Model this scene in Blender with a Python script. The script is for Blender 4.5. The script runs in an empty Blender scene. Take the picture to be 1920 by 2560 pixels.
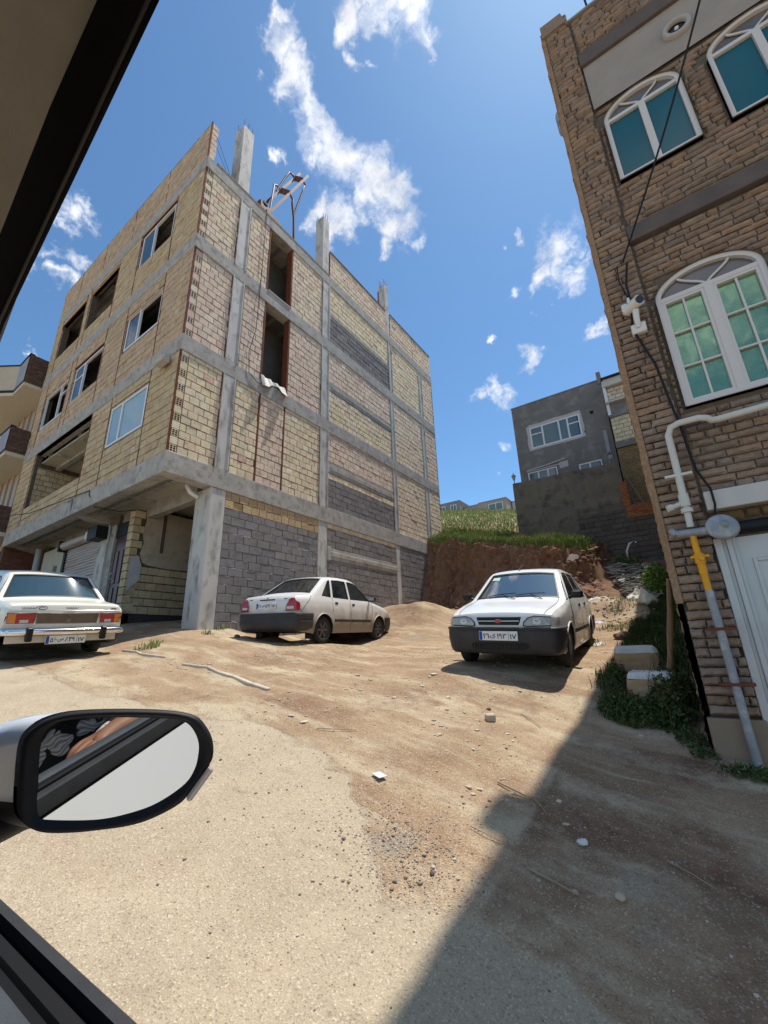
import bpy, bmesh, math, random
import numpy as np
from mathutils import Vector, Matrix, noise, geometry
R=math.radians
SC=bpy.context.scene; COL=SC.collection
# ------------------------------------------------------------ camera
CR=Vector((0.81797573,0.57442936,-0.03076711)); CU=Vector((0.200617,-0.23473073,0.95113317)); CF=Vector((-0.53913684,0.78417625,0.30724433))
CAM=Vector((0,0,1.45)); FPX=1048.79
cd=bpy.data.cameras.new('camera'); co=bpy.data.objects.new('camera',cd); COL.objects.link(co)
m=Matrix.Identity(4)
for i in range(3): m[i][0]=CR[i]; m[i][1]=CU[i]; m[i][2]=-CF[i]; m[i][3]=CAM[i]
co.matrix_world=m
cd.sensor_fit='HORIZONTAL'; cd.sensor_width=36; cd.lens=FPX/1920*36; cd.clip_start=.005; cd.clip_end=3000
SC.camera=co
# ------------------------------------------------------------ light
SUN_EL=R(70); SUN_AZ=R(17.3)          # azimuth from +Y towards +X
SC.view_settings.view_transform='Standard'; SC.view_settings.look='None'; SC.view_settings.exposure=0.5; SC.view_settings.gamma=1
SC.cycles.max_bounces=6; SC.cycles.diffuse_bounces=3; SC.cycles.use_denoising=True
sd=bpy.data.lights.new('sun','SUN'); sd.energy=3.85; sd.angle=R(.55); sd.color=(1,.955,.88)
so=bpy.data.objects.new('sun',sd); COL.objects.link(so)
sdir=Vector((math.sin(SUN_AZ)*math.cos(SUN_EL),math.cos(SUN_AZ)*math.cos(SUN_EL),math.sin(SUN_EL)))
so.rotation_euler=sdir.to_track_quat('Z','Y').to_euler(); so.location=(0,0,40)
W=bpy.data.worlds.new('World'); SC.world=W; W.use_nodes=True
nt=W.node_tree; N=nt.nodes; Lk=nt.links; N.clear()
def nd(t,**k):
    n=N.new(t)
    for a,b in k.items(): setattr(n,a,b)
    return n
out=nd('ShaderNodeOutputWorld'); bg=nd('ShaderNodeBackground'); bg2=nd('ShaderNodeBackground'); mixs=nd('ShaderNodeMixShader')
sky=nd('ShaderNodeTexSky',sky_type='NISHITA',sun_disc=False,sun_elevation=SUN_EL,sun_rotation=SUN_AZ,altitude=1300,air_density=1.0,dust_density=.7,ozone_density=1.3)
hs=nd('ShaderNodeMix',data_type='RGBA',blend_type='MULTIPLY'); hs.inputs[0].default_value=1; hs.inputs[7].default_value=(.72,.98,1.07,1)
Lk.new(sky.outputs[0],hs.inputs[6])
Lk.new(hs.outputs[2],bg.inputs[0]); bg.inputs[1].default_value=.12
tc=nd('ShaderNodeTexCoord')
def ray(px,py):
    return (CR*((px-960)/FPX)-CU*((py-1280)/FPX)+CF).normalized()
# cloud masses as directions on the sky (worked out once; width of each in radians)
CL=[(590,20,34),(605,90,38),(625,150,42),(660,200,46),(680,250,48),(700,300,52),(745,345,58),(800,375,62),(850,415,56),(880,470,50),(905,500,30),(845,500,46),(835,550,26),(700,475,40),(745,495,48),(790,450,50),
(560,140,26),(600,345,22),(760,40,36),(800,20,40),(870,20,52),(900,75,46),(912,130,30),(790,130,22),
(1215,530,42),(1250,560,42),(1200,600,32),(1240,610,36),(1125,628,32),(1150,655,22),(1125,512,17),(1080,537,14),(1155,780,32),(1175,765,18),(1088,850,34),(1090,990,22),(1070,745,13),(1315,720,20),
(150,470,44),(190,500,34),(135,545,46),(95,600,36),(160,605,30),(175,455,26),(15,735,26),(30,720,12)]
FILL_CL=[((.1,-.75,.65),.42),((-.75,-.45,.5),.4),((.75,-.35,.55),.4),((-.2,-.9,.3),.35),((.5,-.8,.35),.35),((-.35,-.45,.82),.3),((.45,-.15,.88),.22),((.95,.1,.3),.3),((-.95,-.25,.2),.3)]
mx=None
geo=tc.outputs['Generated']
n1=nd('ShaderNodeTexNoise'); n1.inputs['Scale'].default_value=7; n1.inputs['Detail'].default_value=9; n1.inputs['Roughness'].default_value=.62
Lk.new(geo,n1.inputs['Vector'])
wv=nd('ShaderNodeVectorMath',operation='MULTIPLY_ADD'); wv.inputs[1].default_value=(.2,.2,.2)
n0=nd('ShaderNodeTexNoise'); n0.inputs['Scale'].default_value=8; n0.inputs['Detail'].default_value=9; n0.inputs['Roughness'].default_value=.6
Lk.new(geo,n0.inputs['Vector'])
sub=nd('ShaderNodeVectorMath',operation='SUBTRACT'); sub.inputs[1].default_value=(.5,.5,.5)
Lk.new(n0.outputs['Color'],sub.inputs[0]); Lk.new(sub.outputs[0],wv.inputs[0]); Lk.new(geo,wv.inputs[2])
for (a,b,r) in CL:
    d=ray(a*1.1573,b*1.1573); e=ray((a+r)*1.1573,b*1.1573); rad=(e-d).length*1.5
    v=nd('ShaderNodeVectorMath',operation='DISTANCE'); Lk.new(wv.outputs[0],v.inputs[0]); v.inputs[1].default_value=d
    mr=nd('ShaderNodeMapRange'); mr.inputs[1].default_value=0; mr.inputs[2].default_value=rad; mr.inputs[3].default_value=1; mr.inputs[4].default_value=0
    Lk.new(v.outputs['Value'],mr.inputs[0])
    if mx is None: mx=mr.outputs[0]
    else:
        q=nd('ShaderNodeMath',operation='MAXIMUM'); Lk.new(mx,q.inputs[0]); Lk.new(mr.outputs[0],q.inputs[1]); mx=q.outputs[0]
for d,rad in FILL_CL:      # unseen cloud added behind the camera as neutral fill for the shade
    v=nd('ShaderNodeVectorMath',operation='DISTANCE'); Lk.new(wv.outputs[0],v.inputs[0]); v.inputs[1].default_value=Vector(d).normalized()
    mr=nd('ShaderNodeMapRange'); mr.inputs[1].default_value=0; mr.inputs[2].default_value=rad*.85; mr.inputs[3].default_value=1.0; mr.inputs[4].default_value=0
    Lk.new(v.outputs['Value'],mr.inputs[0]); q=nd('ShaderNodeMath',operation='MAXIMUM'); Lk.new(mx,q.inputs[0]); Lk.new(mr.outputs[0],q.inputs[1]); mx=q.outputs[0]
n2=nd('ShaderNodeTexNoise'); n2.inputs['Scale'].default_value=16; n2.inputs['Detail'].default_value=10; n2.inputs['Roughness'].default_value=.62
Lk.new(wv.outputs[0],n2.inputs['Vector'])
a1=nd('ShaderNodeMath',operation='MULTIPLY_ADD'); a1.inputs[1].default_value=1.5; Lk.new(n2.outputs['Fac'],a1.inputs[0]); Lk.new(mx,a1.inputs[2])
cm=nd('ShaderNodeMapRange',interpolation_type='SMOOTHSTEP'); cm.inputs[1].default_value=.95; cm.inputs[2].default_value=1.8; Lk.new(a1.outputs[0],cm.inputs[0])
gate=nd('ShaderNodeMapRange',interpolation_type='SMOOTHSTEP'); gate.inputs[1].default_value=.03; gate.inputs[2].default_value=.45; Lk.new(mx,gate.inputs[0])
fm=nd('ShaderNodeMath',operation='MULTIPLY'); Lk.new(cm.outputs[0],fm.inputs[0]); Lk.new(gate.outputs[0],fm.inputs[1])
fm2=nd('ShaderNodeMath',operation='MULTIPLY'); fm2.inputs[1].default_value=.93; Lk.new(fm.outputs[0],fm2.inputs[0])
cr=nd('ShaderNodeMapRange'); cr.inputs[1].default_value=.35; cr.inputs[2].default_value=.65; cr.inputs[3].default_value=.62; cr.inputs[4].default_value=.95; Lk.new(n1.outputs['Fac'],cr.inputs[0])
cc=nd('ShaderNodeCombineColor'); 
for i,k in enumerate((1.0,1.01,1.04)):
    q=nd('ShaderNodeMath',operation='MULTIPLY'); q.inputs[1].default_value=k; Lk.new(cr.outputs[0],q.inputs[0]); Lk.new(q.outputs[0],cc.inputs[i])
Lk.new(cc.outputs[0],bg2.inputs[0]); bg2.inputs[1].default_value=1.0
Lk.new(fm2.outputs[0],mixs.inputs[0]); Lk.new(bg.outputs[0],mixs.inputs[1]); Lk.new(bg2.outputs[0],mixs.inputs[2]); Lk.new(mixs.outputs[0],out.inputs[0])

# ------------------------------------------------------------ helpers: materials
MATS={}
def mat(name,c1,c2=None,sc=3.,rough=.85,bump=0.,bsc=40.,metal=0.,spec=.3,attr=False,det=8,c3=None,sc3=30.,f3=.5,coat=0.,stretch=None,grooves=0.,trans=0.,alpha=1.,emis=None,ior=1.45):
    if name in MATS: return MATS[name]
    M=bpy.data.materials.new(name); M.use_nodes=True; t=M.node_tree; n=t.nodes; l=t.links
    b=n['Principled BSDF']; b.inputs['Roughness'].default_value=rough; b.inputs['Metallic'].default_value=metal
    b.inputs['Specular IOR Level'].default_value=spec; b.inputs['Coat Weight'].default_value=coat; b.inputs['IOR'].default_value=ior
    b.inputs['Transmission Weight'].default_value=trans; b.inputs['Alpha'].default_value=alpha
    tcn=n.new('ShaderNodeTexCoord'); vec=tcn.outputs['Object']
    if stretch:
        mp=n.new('ShaderNodeMapping'); mp.inputs['Scale'].default_value=stretch; l.new(vec,mp.inputs[0]); vec=mp.outputs[0]
    def noi(s,d=det,r=.6):
        q=n.new('ShaderNodeTexNoise'); q.inputs['Scale'].default_value=s; q.inputs['Detail'].default_value=d; q.inputs['Roughness'].default_value=r; l.new(vec,q.inputs['Vector']); return q.outputs['Fac']
    def mixc(f,a,bb,blend='MIX'):
        q=n.new('ShaderNodeMix'); q.data_type='RGBA'; q.blend_type=blend
        if hasattr(f,'links'): l.new(f,q.inputs[0])
        else: q.inputs[0].default_value=f
        for s,x in ((6,a),(7,bb)):
            if hasattr(x,'links'): l.new(x,q.inputs[s])
            else: q.inputs[s].default_value=(*x,1)
        return q.outputs[2]
    def ramp(v,a,bb):
        q=n.new('ShaderNodeMapRange'); q.inputs[1].default_value=a; q.inputs[2].default_value=bb; l.new(v,q.inputs[0]); return q.outputs[0]
    col=None
    if c2 is not None: col=mixc(ramp(noi(sc),.3,.7),c1,c2)
    if c3 is not None: col=mixc(ramp(noi(sc3,5),.5,.5+f3*.5),col if col is not None else c1,c3)
    if attr:
        at=n.new('ShaderNodeAttribute'); at.attribute_name='Col'
        if col is None: col=at.outputs['Color']
        else: col=mixc(1.0,at.outputs['Color'],col,'MULTIPLY')
    if col is None: b.inputs['Base Color'].default_value=(*c1,1)
    else: l.new(col,b.inputs['Base Color'])
    if bump or grooves:
        bp=n.new('ShaderNodeBump'); bp.inputs['Strength'].default_value=1; bp.inputs['Distance'].default_value=max(bump,.0001)
        h=noi(bsc,6,.65); l.new(h,bp.inputs['Height']); nrm=bp.outputs[0]
        if grooves:
            wv_=n.new('ShaderNodeTexWave'); wv_.bands_direction='Z'; wv_.inputs['Scale'].default_value=7.5; wv_.inputs['Distortion'].default_value=.6; l.new(vec,wv_.inputs[0])
            b2=n.new('ShaderNodeBump'); b2.inputs['Distance'].default_value=grooves; b2.inputs['Strength'].default_value=.8; l.new(wv_.outputs['Fac'],b2.inputs['Height']); l.new(nrm,b2.inputs['Normal']); nrm=b2.outputs[0]
        l.new(nrm,b.inputs['Normal'])
    if emis: b.inputs['Emission Color'].default_value=(*emis[:3],1); b.inputs['Emission Strength'].default_value=emis[3]
    MATS[name]=M; return M
def rnd(a,b): return random.uniform(a,b)
# ------------------------------------------------------------ helpers: meshes
OFF={}
class MB:
    def __init__(s): s.v=[]; s.f=[]; s.c=[]; s.sm=[]
    def add(s,vs,fs,col=None,smooth=False):
        o=len(s.v); s.v+= [tuple(x) for x in vs]
        for f in fs: s.f.append(tuple(i+o for i in f)); s.c.append(col); s.sm.append(smooth)
        return s
    def box(s,a,b,col=None,bev=0.,M=None):
        x0,y0,z0=[min(a[i],b[i]) for i in range(3)]; x1,y1,z1=[max(a[i],b[i]) for i in range(3)]
        if bev<=0:
            v=[(x0,y0,z0),(x1,y0,z0),(x1,y1,z0),(x0,y1,z0),(x0,y0,z1),(x1,y0,z1),(x1,y1,z1),(x0,y1,z1)]
            f=[(0,3,2,1),(4,5,6,7),(0,1,5,4),(1,2,6,5),(2,3,7,6),(3,0,4,7)]
        else:
            e=min(bev,(x1-x0)*.45,(y1-y0)*.45,(z1-z0)*.45); v=[];f=[]
            X=(x0,x0+e,x1-e,x1);Y=(y0,y0+e,y1-e,y1);Z=(z0,z0+e,z1-e,z1)
            idx={}
            for ax in range(3):
                for sgn in (0,1):
                    for i in (1,2):
                        for j in (1,2):
                            k=[0,0,0]; k[ax]=3*sgn; k[(ax+1)%3]=i; k[(ax+2)%3]=j
                            idx[(ax,sgn,i,j)]=len(v); v.append((X[k[0]],Y[k[1]],Z[k[2]]))
            bm_=lambda *q: idx[q]
            for ax in range(3):
                a_=[bm_(ax,1,1,1),bm_(ax,1,2,1),bm_(ax,1,2,2),bm_(ax,1,1,2)]; f.append(tuple(a_))
                b_=[bm_(ax,0,1,1),bm_(ax,0,1,2),bm_(ax,0,2,2),bm_(ax,0,2,1)]; f.append(tuple(b_))
            for ax in range(3):      # edges along axis ax
                p=(ax+1)%3;q=(ax+2)%3
                for sp in (0,1):
                    for sq in (0,1):
                        # face p side sp: indices (i for axis p+1=q, j for p+2=ax); face q side sq: (i for q+1=ax, j for q+2=p)
                        A=[idx[(p,sp,1+sq,1)],idx[(p,sp,1+sq,2)]]; B=[idx[(q,sq,1,1+sp)],idx[(q,sq,2,1+sp)]]
                        fc=(A[0],A[1],B[1],B[0]) if (sp!=sq) else (A[1],A[0],B[0],B[1]); f.append(fc)
            for i in (0,1):
                for j in (0,1):
                    for k in (0,1):
                        t=(idx[(0,i,1+j,1+k)],idx[(1,j,1+k,1+i)],idx[(2,k,1+i,1+j)])
                        f.append(t if (i+j+k)%2==1 else t[::-1])
        if M is not None: v=[tuple(M@Vector(q)) for q in v]
        return s.add(v,f,col)
    def bar(s,p,q,w,h=None,col=None,up=Vector((0,0,1)),bev=0.):
        p=Vector(p);q=Vector(q);h=h or w; d=q-p; L=d.length; d.normalize(); up=Vector(up)
        if abs(d.dot(up))>.99: up=Vector((0,1,0))
        x=d.cross(up).normalized(); z=x.cross(d).normalized()
        M=Matrix(((x.x,d.x,z.x,p.x),(x.y,d.y,z.y,p.y),(x.z,d.z,z.z,p.z),(0,0,0,1)))
        return s.box((-w/2,0,-h/2),(w/2,L,h/2),col,bev,M)
    def tube(s,pts,r,n=10,col=None,caps=True,smooth=True):
        pts=[Vector(p) for p in pts]; rs=r if isinstance(r,(list,tuple)) else [r]*len(pts)
        vs=[];fs=[]; ref=None
        for i,p in enumerate(pts):
            d=((pts[min(i+1,len(pts)-1)]-pts[max(i-1,0)])).normalized()
            if ref is None: ref=Vector((0,0,1)) if abs(d.z)<.9 else Vector((1,0,0))
            x=d.cross(ref).normalized(); y=d.cross(x).normalized(); ref=-y if False else y.cross(d)*0+ref
            for k in range(n):
                a=2*math.pi*k/n; vs.append(p+(x*math.cos(a)+y*math.sin(a))*rs[i])
        for i in range(len(pts)-1):
            for k in range(n):
                a=i*n+k;b=i*n+(k+1)%n; fs.append((a,a+n,b+n,b))
        s.add(vs,fs,col,smooth)
        if caps:
            s.add(vs[:n],[tuple(range(n))],col); s.add(vs[-n:],[tuple(range(n))[::-1]],col)
        return s
    def lathe(s,prof,n=24,M=None,col=None,smooth=True):   # prof: (r,z) list around z
        vs=[];fs=[]
        for r_,z in prof:
            for k in range(n):
                a=2*math.pi*k/n; vs.append(Vector((r_*math.cos(a),r_*math.sin(a),z)))
        for i in range(len(prof)-1):
            for k in range(n):
                a=i*n+k;b=i*n+(k+1)%n; fs.append((a,b,b+n,a+n))
        if M is not None: vs=[M@v for v in vs]
        return s.add(vs,fs,col,smooth)
    def grid(s,P,nu,nv,col=None,smooth=True,flip=False):
        vs=[P(i/nu,j/nv) for j in range(nv+1) for i in range(nu+1)]; fs=[]
        for j in range(nv):
            for i in range(nu):
                a=j*(nu+1)+i; q=(a,a+1,a+nu+2,a+nu+1); fs.append(q[::-1] if flip else q)
        return s.add(vs,fs,col,smooth)
    def prism(s,poly,y0,y1,ax='y',col=None):     # poly in the other two axes
        k='xyz'.index(ax)
        def mk(p,t):
            if k==0: return (t,p[0],p[1])
            if k==1: return (p[0],t,p[1])
            return (p[0],p[1],t)
        n=len(poly); vs=[mk(p,y0) for p in poly]+[mk(p,y1) for p in poly]
        fs=[tuple(range(n)),tuple(range(n,2*n))[::-1]]+[(i,i+n,(i+1)%n+n,(i+1)%n) for i in range(n)]
        return s.add(vs,fs,col)
    def sheet(s,outline,holes,fn,step=.1,smooth=True,flip=False,thick=0.,extra=None):
        """flat outline with holes, triangulated finely, mapped to 3D by fn(u,v)"""
        def dens(p):
            o=[]
            for i in range(len(p)):
                a=Vector(p[i]);b=Vector(p[(i+1)%len(p)]); n=max(1,int((b-a).length/step))
                for k in range(n): o.append(a.lerp(b,k/n))
            return o
        pts=[];edges=[];faces=[]
        def addloop(p):
            p=dens(p); o=len(pts); pts.extend(p); edges.extend([(o+i,o+(i+1)%len(p)) for i in range(len(p))]); return p
        O=addloop(outline); H=[addloop(h) for h in holes]
        def inside(q,p):
            c=False
            for i in range(len(p)):
                a=p[i];b=p[i-1]
                if (a[1]>q[1])!=(b[1]>q[1]) and q[0]<(b[0]-a[0])*(q[1]-a[1])/(b[1]-a[1])+a[0]: c=not c
            return c
        def near(q,p):
            return min((Vector(q)-t).length_squared for t in p)<(step*.45)**2
        us=[p[0] for p in O]; vs_=[p[1] for p in O]
        y=min(vs_)+step*.5
        while y<max(vs_):
            x=min(us)+step*.5
            while x<max(us):
                q=(x,y)
                if inside(q,O) and not any(inside(q,h) for h in H) and not near(q,O) and not any(near(q,h) for h in H): pts.append(Vector(q))
                x+=step
            y+=step
        r=geometry.delaunay_2d_cdt([Vector(p[:2]) for p in pts],edges,[],0,1e-6)
        V=r[0]; fs=[]
        for t in r[2]:
            c=sum((V[i] for i in t),Vector((0,0)))/len(t)
            if inside(c,O) and not any(inside(c,h) for h in H): fs.append(t[::-1] if flip else t)
        return s.add([fn(v[0],v[1]) for v in V],fs,None,smooth)
    def build(s,name,material,parent=None,weld=False,mods=None):
        me=bpy.data.meshes.new(name); o=bpy.data.objects.new(name,me); COL.objects.link(o)
        off=OFF.get(parent,Vector((0,0,0))) if parent else Vector((0,0,0))
        V=[(a-off.x,b-off.y,c-off.z) for a,b,c in s.v] if off.length else s.v
        me.from_pydata(V,[],s.f)
        if any(c is not None for c in s.c):
            ca=me.color_attributes.new('Col','FLOAT_COLOR','CORNER')
            arr=np.ones((len(me.loops),4),dtype=np.float32); i=0
            for f,c in zip(s.f,s.c):
                if c is not None: arr[i:i+len(f),:3]=c[:3]
                i+=len(f)
            ca.data.foreach_set('color',arr.ravel())
        me.polygons.foreach_set('use_smooth',s.sm)
        if isinstance(material,(list,tuple)): 
            for q in material: me.materials.append(q)
        else: me.materials.append(material)
        if weld:
            b=bmesh.new(); b.from_mesh(me); bmesh.ops.remove_doubles(b,verts=b.verts,dist=weld); bmesh.ops.recalc_face_normals(b,faces=b.faces); b.to_mesh(me); b.free()
        me.update()
        if parent: o.parent=parent; OFF[o]=off
        return o
def tag(o,label=None,cat=None,group=None,kind=None):
    if label: o['label']=label
    if cat: o['category']=cat
    if group: o['group']=group
    if kind: o['kind']=kind
    return o
def thing(name,label,cat,loc=(0,0,0),group=None,local=False):
    o=bpy.data.objects.new(name,None); COL.objects.link(o); o.location=loc; o.empty_display_size=.2
    OFF[o]=Vector((0,0,0)) if local else Vector(loc)
    return tag(o,label,cat,group)
def fbm(p,o=4):
    return noise.fractal(Vector(p),1.0,2.0,o)

# ------------------------------------------------------------ terrain
CP=[(0,0,.0),(3,0,-.3),(6,0,-.6),(0,-4,-.5),(-6,-4,.4),(6,-4,-1.1),(-1.2,1.56,.2),(-1.15,2.4,.3),(-1.1,4.8,.62),(-1.08,7,1.08),(.24,4.8,.48),(2,4.8,.28),(5,4.8,.0),
(-1.48,6.53,1.13),(-2.87,6.44,1.22),(-1.6,8.86,1.32),(-3,8.78,1.4),(-7.94,8.84,1.72),(-6.55,9,1.66),(-7.68,6.51,1.66),(-6.29,6.67,1.58),
(-8.54,5.8,1.95),(-8.54,9.3,2.2),(-8.54,12.5,2.63),(-8.5,16.2,2.95),(-8.6,4.9,1.9),(-11.4,5.05,2.2),(-11.4,2.1,1.76),(-8.9,2.1,1.45),(-8.9,3.4,1.53),(-11.4,3.46,1.82),(-15,2,2.4),(-15,5,2.75),(-20,2,3.2),(-20,5,3.3),(-28,2,4.3),(-20,-4,2.8),(-11,7,2.3),
(-7.1,3.5,1.44),(-4,3.46,1.01),(-5.6,3.7,1.25),(-1.7,4.1,.72),(-4.5,6,1.25),(-5,9,1.5),(-4,11.5,1.9),(-6.6,11.4,2.45),(-7.8,11.6,2.55),(-2.3,12.2,1.95),(-1,11,1.8),(-.9,8.9,1.45),(-1.1,14.8,2.6),(-2.2,14,2.5),
(-6,14.5,2.7),(-3.5,14.5,2.6),(-1.2,17.6,4.15),(-.3,18.2,4.25),(-2,16.6,3.7),(-1.6,15.6,3.0),(3,18,4.2),(3,12,1.8),(3,8,.9),(6,10,1),(10,18,4),(10,0,-1),(-6,18,3.5),(-9,19,3.6),(10,-10,-2.),(-10,-12,0.),(-28,-12,2)]
def _tps():
    P=np.array(CP); n=len(P)
    def U(r2): return np.where(r2>0,r2*np.log(np.maximum(r2,1e-12))*.5,0)
    K=U(((P[:,None,:2]-P[None,:,:2])**2).sum(-1))+np.eye(n)*.25
    Q=np.c_[np.ones(n),P[:,:2]]
    A=np.block([[K,Q],[Q.T,np.zeros((3,3))]]); w=np.linalg.solve(A,np.r_[P[:,2],0,0,0])
    def h(x,y):
        x=np.asarray(x,float);y=np.asarray(y,float)
        r2=(x[...,None]-P[:,0])**2+(y[...,None]-P[:,1])**2
        return U(r2)@w[:n]+w[n]+w[n+1]*x+w[n+2]*y
    return h
base_h=_tps()
LIP=[(-12,15.9),(-9.2,15.7),(-8,15.55),(-7.2,15.8),(-6.2,15.35),(-5,15.6),(-4,15.3),(-3.1,15.35),(-2.6,15.8),(-2.35,16.5),(-2.2,17.4),(-2.1,18.2),(-1.9,30)]
def lipdist(x,y):       # >0 on the bank top
    best=1e9;sg=1
    for (ax,ay),(bx,by) in zip(LIP[:-1],LIP[1:]):
        dx,dy=bx-ax,by-ay; t=max(0,min(1,((x-ax)*dx+(y-ay)*dy)/(dx*dx+dy*dy))); qx,qy=ax+dx*t-x,ay+dy*t-y; d=qx*qx+qy*qy
        if d<best: best=d; sg=1 if (dx*(y-ay)-dy*(x-ax))>0 else -1
    return sg*math.sqrt(best)
def top_h(x,y):
    z=4.62-.205*(x+2.4)+.27*(y-16)
    return z
def ground_z(x,y):
    return float(base_h(x,y))
def surf_z(x,y):
    g=ground_z(x,y)
    if y>13.5 and x<-1.5:
        d=lipdist(x,y)
        if d>-1.1:
            t=top_h(x,y)
            k=max(0,min(1,(d+.45)/.5)); k=k*k*(3-2*k)
            s=max(0,min(1,(d+1.1)/1.0)); gg=g+(max(t-g,0))*.16*s*s
            return gg+(t-gg)*k if t>g else g
    return g
# ------------------------------------------------------------ materials
clay=mat('clay',(1,1,1),(.9,.89,.88),6,.9,.0022,90,attr=True,c3=(.7,.66,.62),sc3=9,f3=.45,grooves=.006,spec=.15)
clay2=mat('clay_smooth',(1,1,1),(.84,.83,.82),5,.9,.003,70,attr=True,c3=(.66,.62,.58),sc3=7,f3=.45,spec=.15)
mortar=mat('mortar',(.08,.062,.045),(.15,.12,.09),12,.95,.006,60)
mortar_g=mat('mortar_grey',(.2,.19,.18),(.34,.32,.3),10,.95,.008,50)
conc=mat('concrete',(.34,.315,.28),(.47,.44,.39),2.6,.85,.008,22,c3=(.18,.165,.14),sc3=6,f3=.6,spec=.2)
conc_col=mat('concrete_formed',(.46,.435,.395),(.58,.55,.50),1.8,.7,.003,18,c3=(.25,.23,.2),sc3=3,f3=.4,spec=.35,stretch=(1.6,1.6,.7))
rust=mat('rusty_steel',(.13,.035,.02),(.2,.07,.035),9,.8,.002,80,spec=.2)
plaster=mat('plaster',(.43,.35,.26),(.5,.42,.32),2,.9,.003,25,c3=(.36,.28,.2),sc3=4,f3=.4)
dark_in=mat('dark_interior',(.12,.11,.1),(.17,.155,.14),2,.9)
soffit=mat('soffit_blocks',(.55,.5,.38),(.46,.41,.31),5,.9,.003,40)
upvc=mat('white_window_frame',(.72,.73,.74),None,rough=.35,spec=.5)
glassm=mat('window_glass',(.05,.12,.15),(.09,.17,.2),1,.05,spec=.8)
glass_blue=mat('blue_film_glass',(.13,.27,.36),(.17,.33,.42),1,.08,spec=.8)
glass_dark=mat('dark_glass',(.02,.025,.03),(.03,.04,.045),1,.04,spec=.8)
pvc=mat('grey_pipe',(.3,.31,.32),(.36,.37,.38),4,.5)
cable=mat('black_cable',(.012,.012,.013),None,rough=.6)
blackm=mat('black_metal',(.015,.015,.017),None,rough=.5)
def blocks(mb,u0,u1,z0,z1,face,pal,rh=.195,bl=.255,gh=.02,gv=.011,d=.028,holes=(),jit=.0035,mis=.04,zref=None):
    zref=z0 if zref is None else zref
    r0=math.floor((z0-zref)/rh); z=zref+r0*rh; row=r0
    while z<z1-.02:
        a=max(z,z0);b=min(z+rh,z1); zc=(a+b)/2
        if b-a>.03:
            iv=[(u0,u1)]
            for (h0,h1,g0,g1) in holes:
                if g0<zc<g1:
                    n=[]
                    for p,q in iv:
                        if h1<=p or h0>=q: n.append((p,q))
                        else:
                            if h0>p: n.append((p,h0))
                            if h1<q: n.append((h1,q))
                    iv=n
            for p,q in iv:
                u=p-(bl*.5 if row%2 else 0)*rnd(.8,1.1)
                while u<q:
                    L=bl*rnd(.92,1.07); s=max(u,p);e=min(u+L,q)
                    if e-s>.03:
                        c=random.choice(pal); c=tuple((c[i]+2*sum(p_[i] for p_ in pal)/len(pal))/3 for i in range(3)) if random.random()<.9 else c; k=rnd(.9,1.07); c=(c[0]*k,c[1]*k*rnd(.98,1.02),c[2]*k*rnd(.95,1.04))
                        dd=d*rnd(.75,1.15)-(mis*.3 if random.random()<.02 else 0)
                        A=s+gv/2+rnd(0,jit);B=e-gv/2-rnd(0,jit);Cz=a+gh/2+rnd(-jit,jit);D=b-gh/2+rnd(-jit,jit)
                        t=rnd(-jit,jit); ch=.004
                        vs=[face(A,0,Cz),face(B,0,Cz),face(B,0,D),face(A,0,D)]
                        vs+=[face(A,dd-ch,Cz+t),face(B,dd-ch,Cz-t),face(B,dd-ch,D-t),face(A,dd-ch,D+t)]
                        vs+=[face(A+ch,dd,Cz+ch+t),face(B-ch,dd,Cz+ch-t),face(B-ch,dd,D-ch-t),face(A+ch,dd,D-ch+t)]
                        fs=[(8,9,10,11)]
                        for i in range(4):
                            j=(i+1)%4; fs+= [(i,j,j+4,i+4),(i+4,j+4,j+8,i+8)]
                        mb.add(vs,fs,c)
                    u+=L
        z+=rh; row+=1
    return mb
YEF=[(.56,.44,.27),(.61,.48,.30),(.52,.40,.25),(.6,.47,.31),(.54,.42,.25),(.64,.52,.34),(.5,.35,.23)]  # this and next: front clay, yellower, and left darker for its shaded facade
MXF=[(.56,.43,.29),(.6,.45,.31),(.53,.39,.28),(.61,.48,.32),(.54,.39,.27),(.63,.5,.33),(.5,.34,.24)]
YEL=[(.76,.65,.44),(.80,.69,.48),(.72,.61,.40),(.78,.68,.5),(.74,.6,.38),(.82,.72,.54),(.7,.48,.36)]  # this and next two: side clay lightened to carry its bounced sunlight
MIX=[(.74,.62,.44),(.76,.62,.48),(.72,.58,.46),(.78,.67,.48),(.73,.56,.44),(.78,.65,.47),(.8,.69,.5),(.68,.47,.36)]
PNK=[(.73,.57,.45),(.76,.61,.48),(.7,.54,.43),(.78,.65,.5),(.71,.52,.41),(.76,.65,.5),(.66,.47,.37)]
GRY=[(.25,.232,.228),(.28,.262,.255),(.225,.21,.205),(.26,.243,.238),(.31,.292,.28),(.235,.217,.217)]
XC=-8.54; Y0=4.14; XL=-19.05; YB=17.12
side=lambda u,w,z:(XC+w,u,z)
front=lambda u,w,z:(u,Y0-w,z)
def flipface(mb): return mb
MBD=thing('brick_building','four storey unfinished building of hollow clay blocks in a concrete frame','building',(XC,Y0,1.9))
B_=MBD
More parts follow.
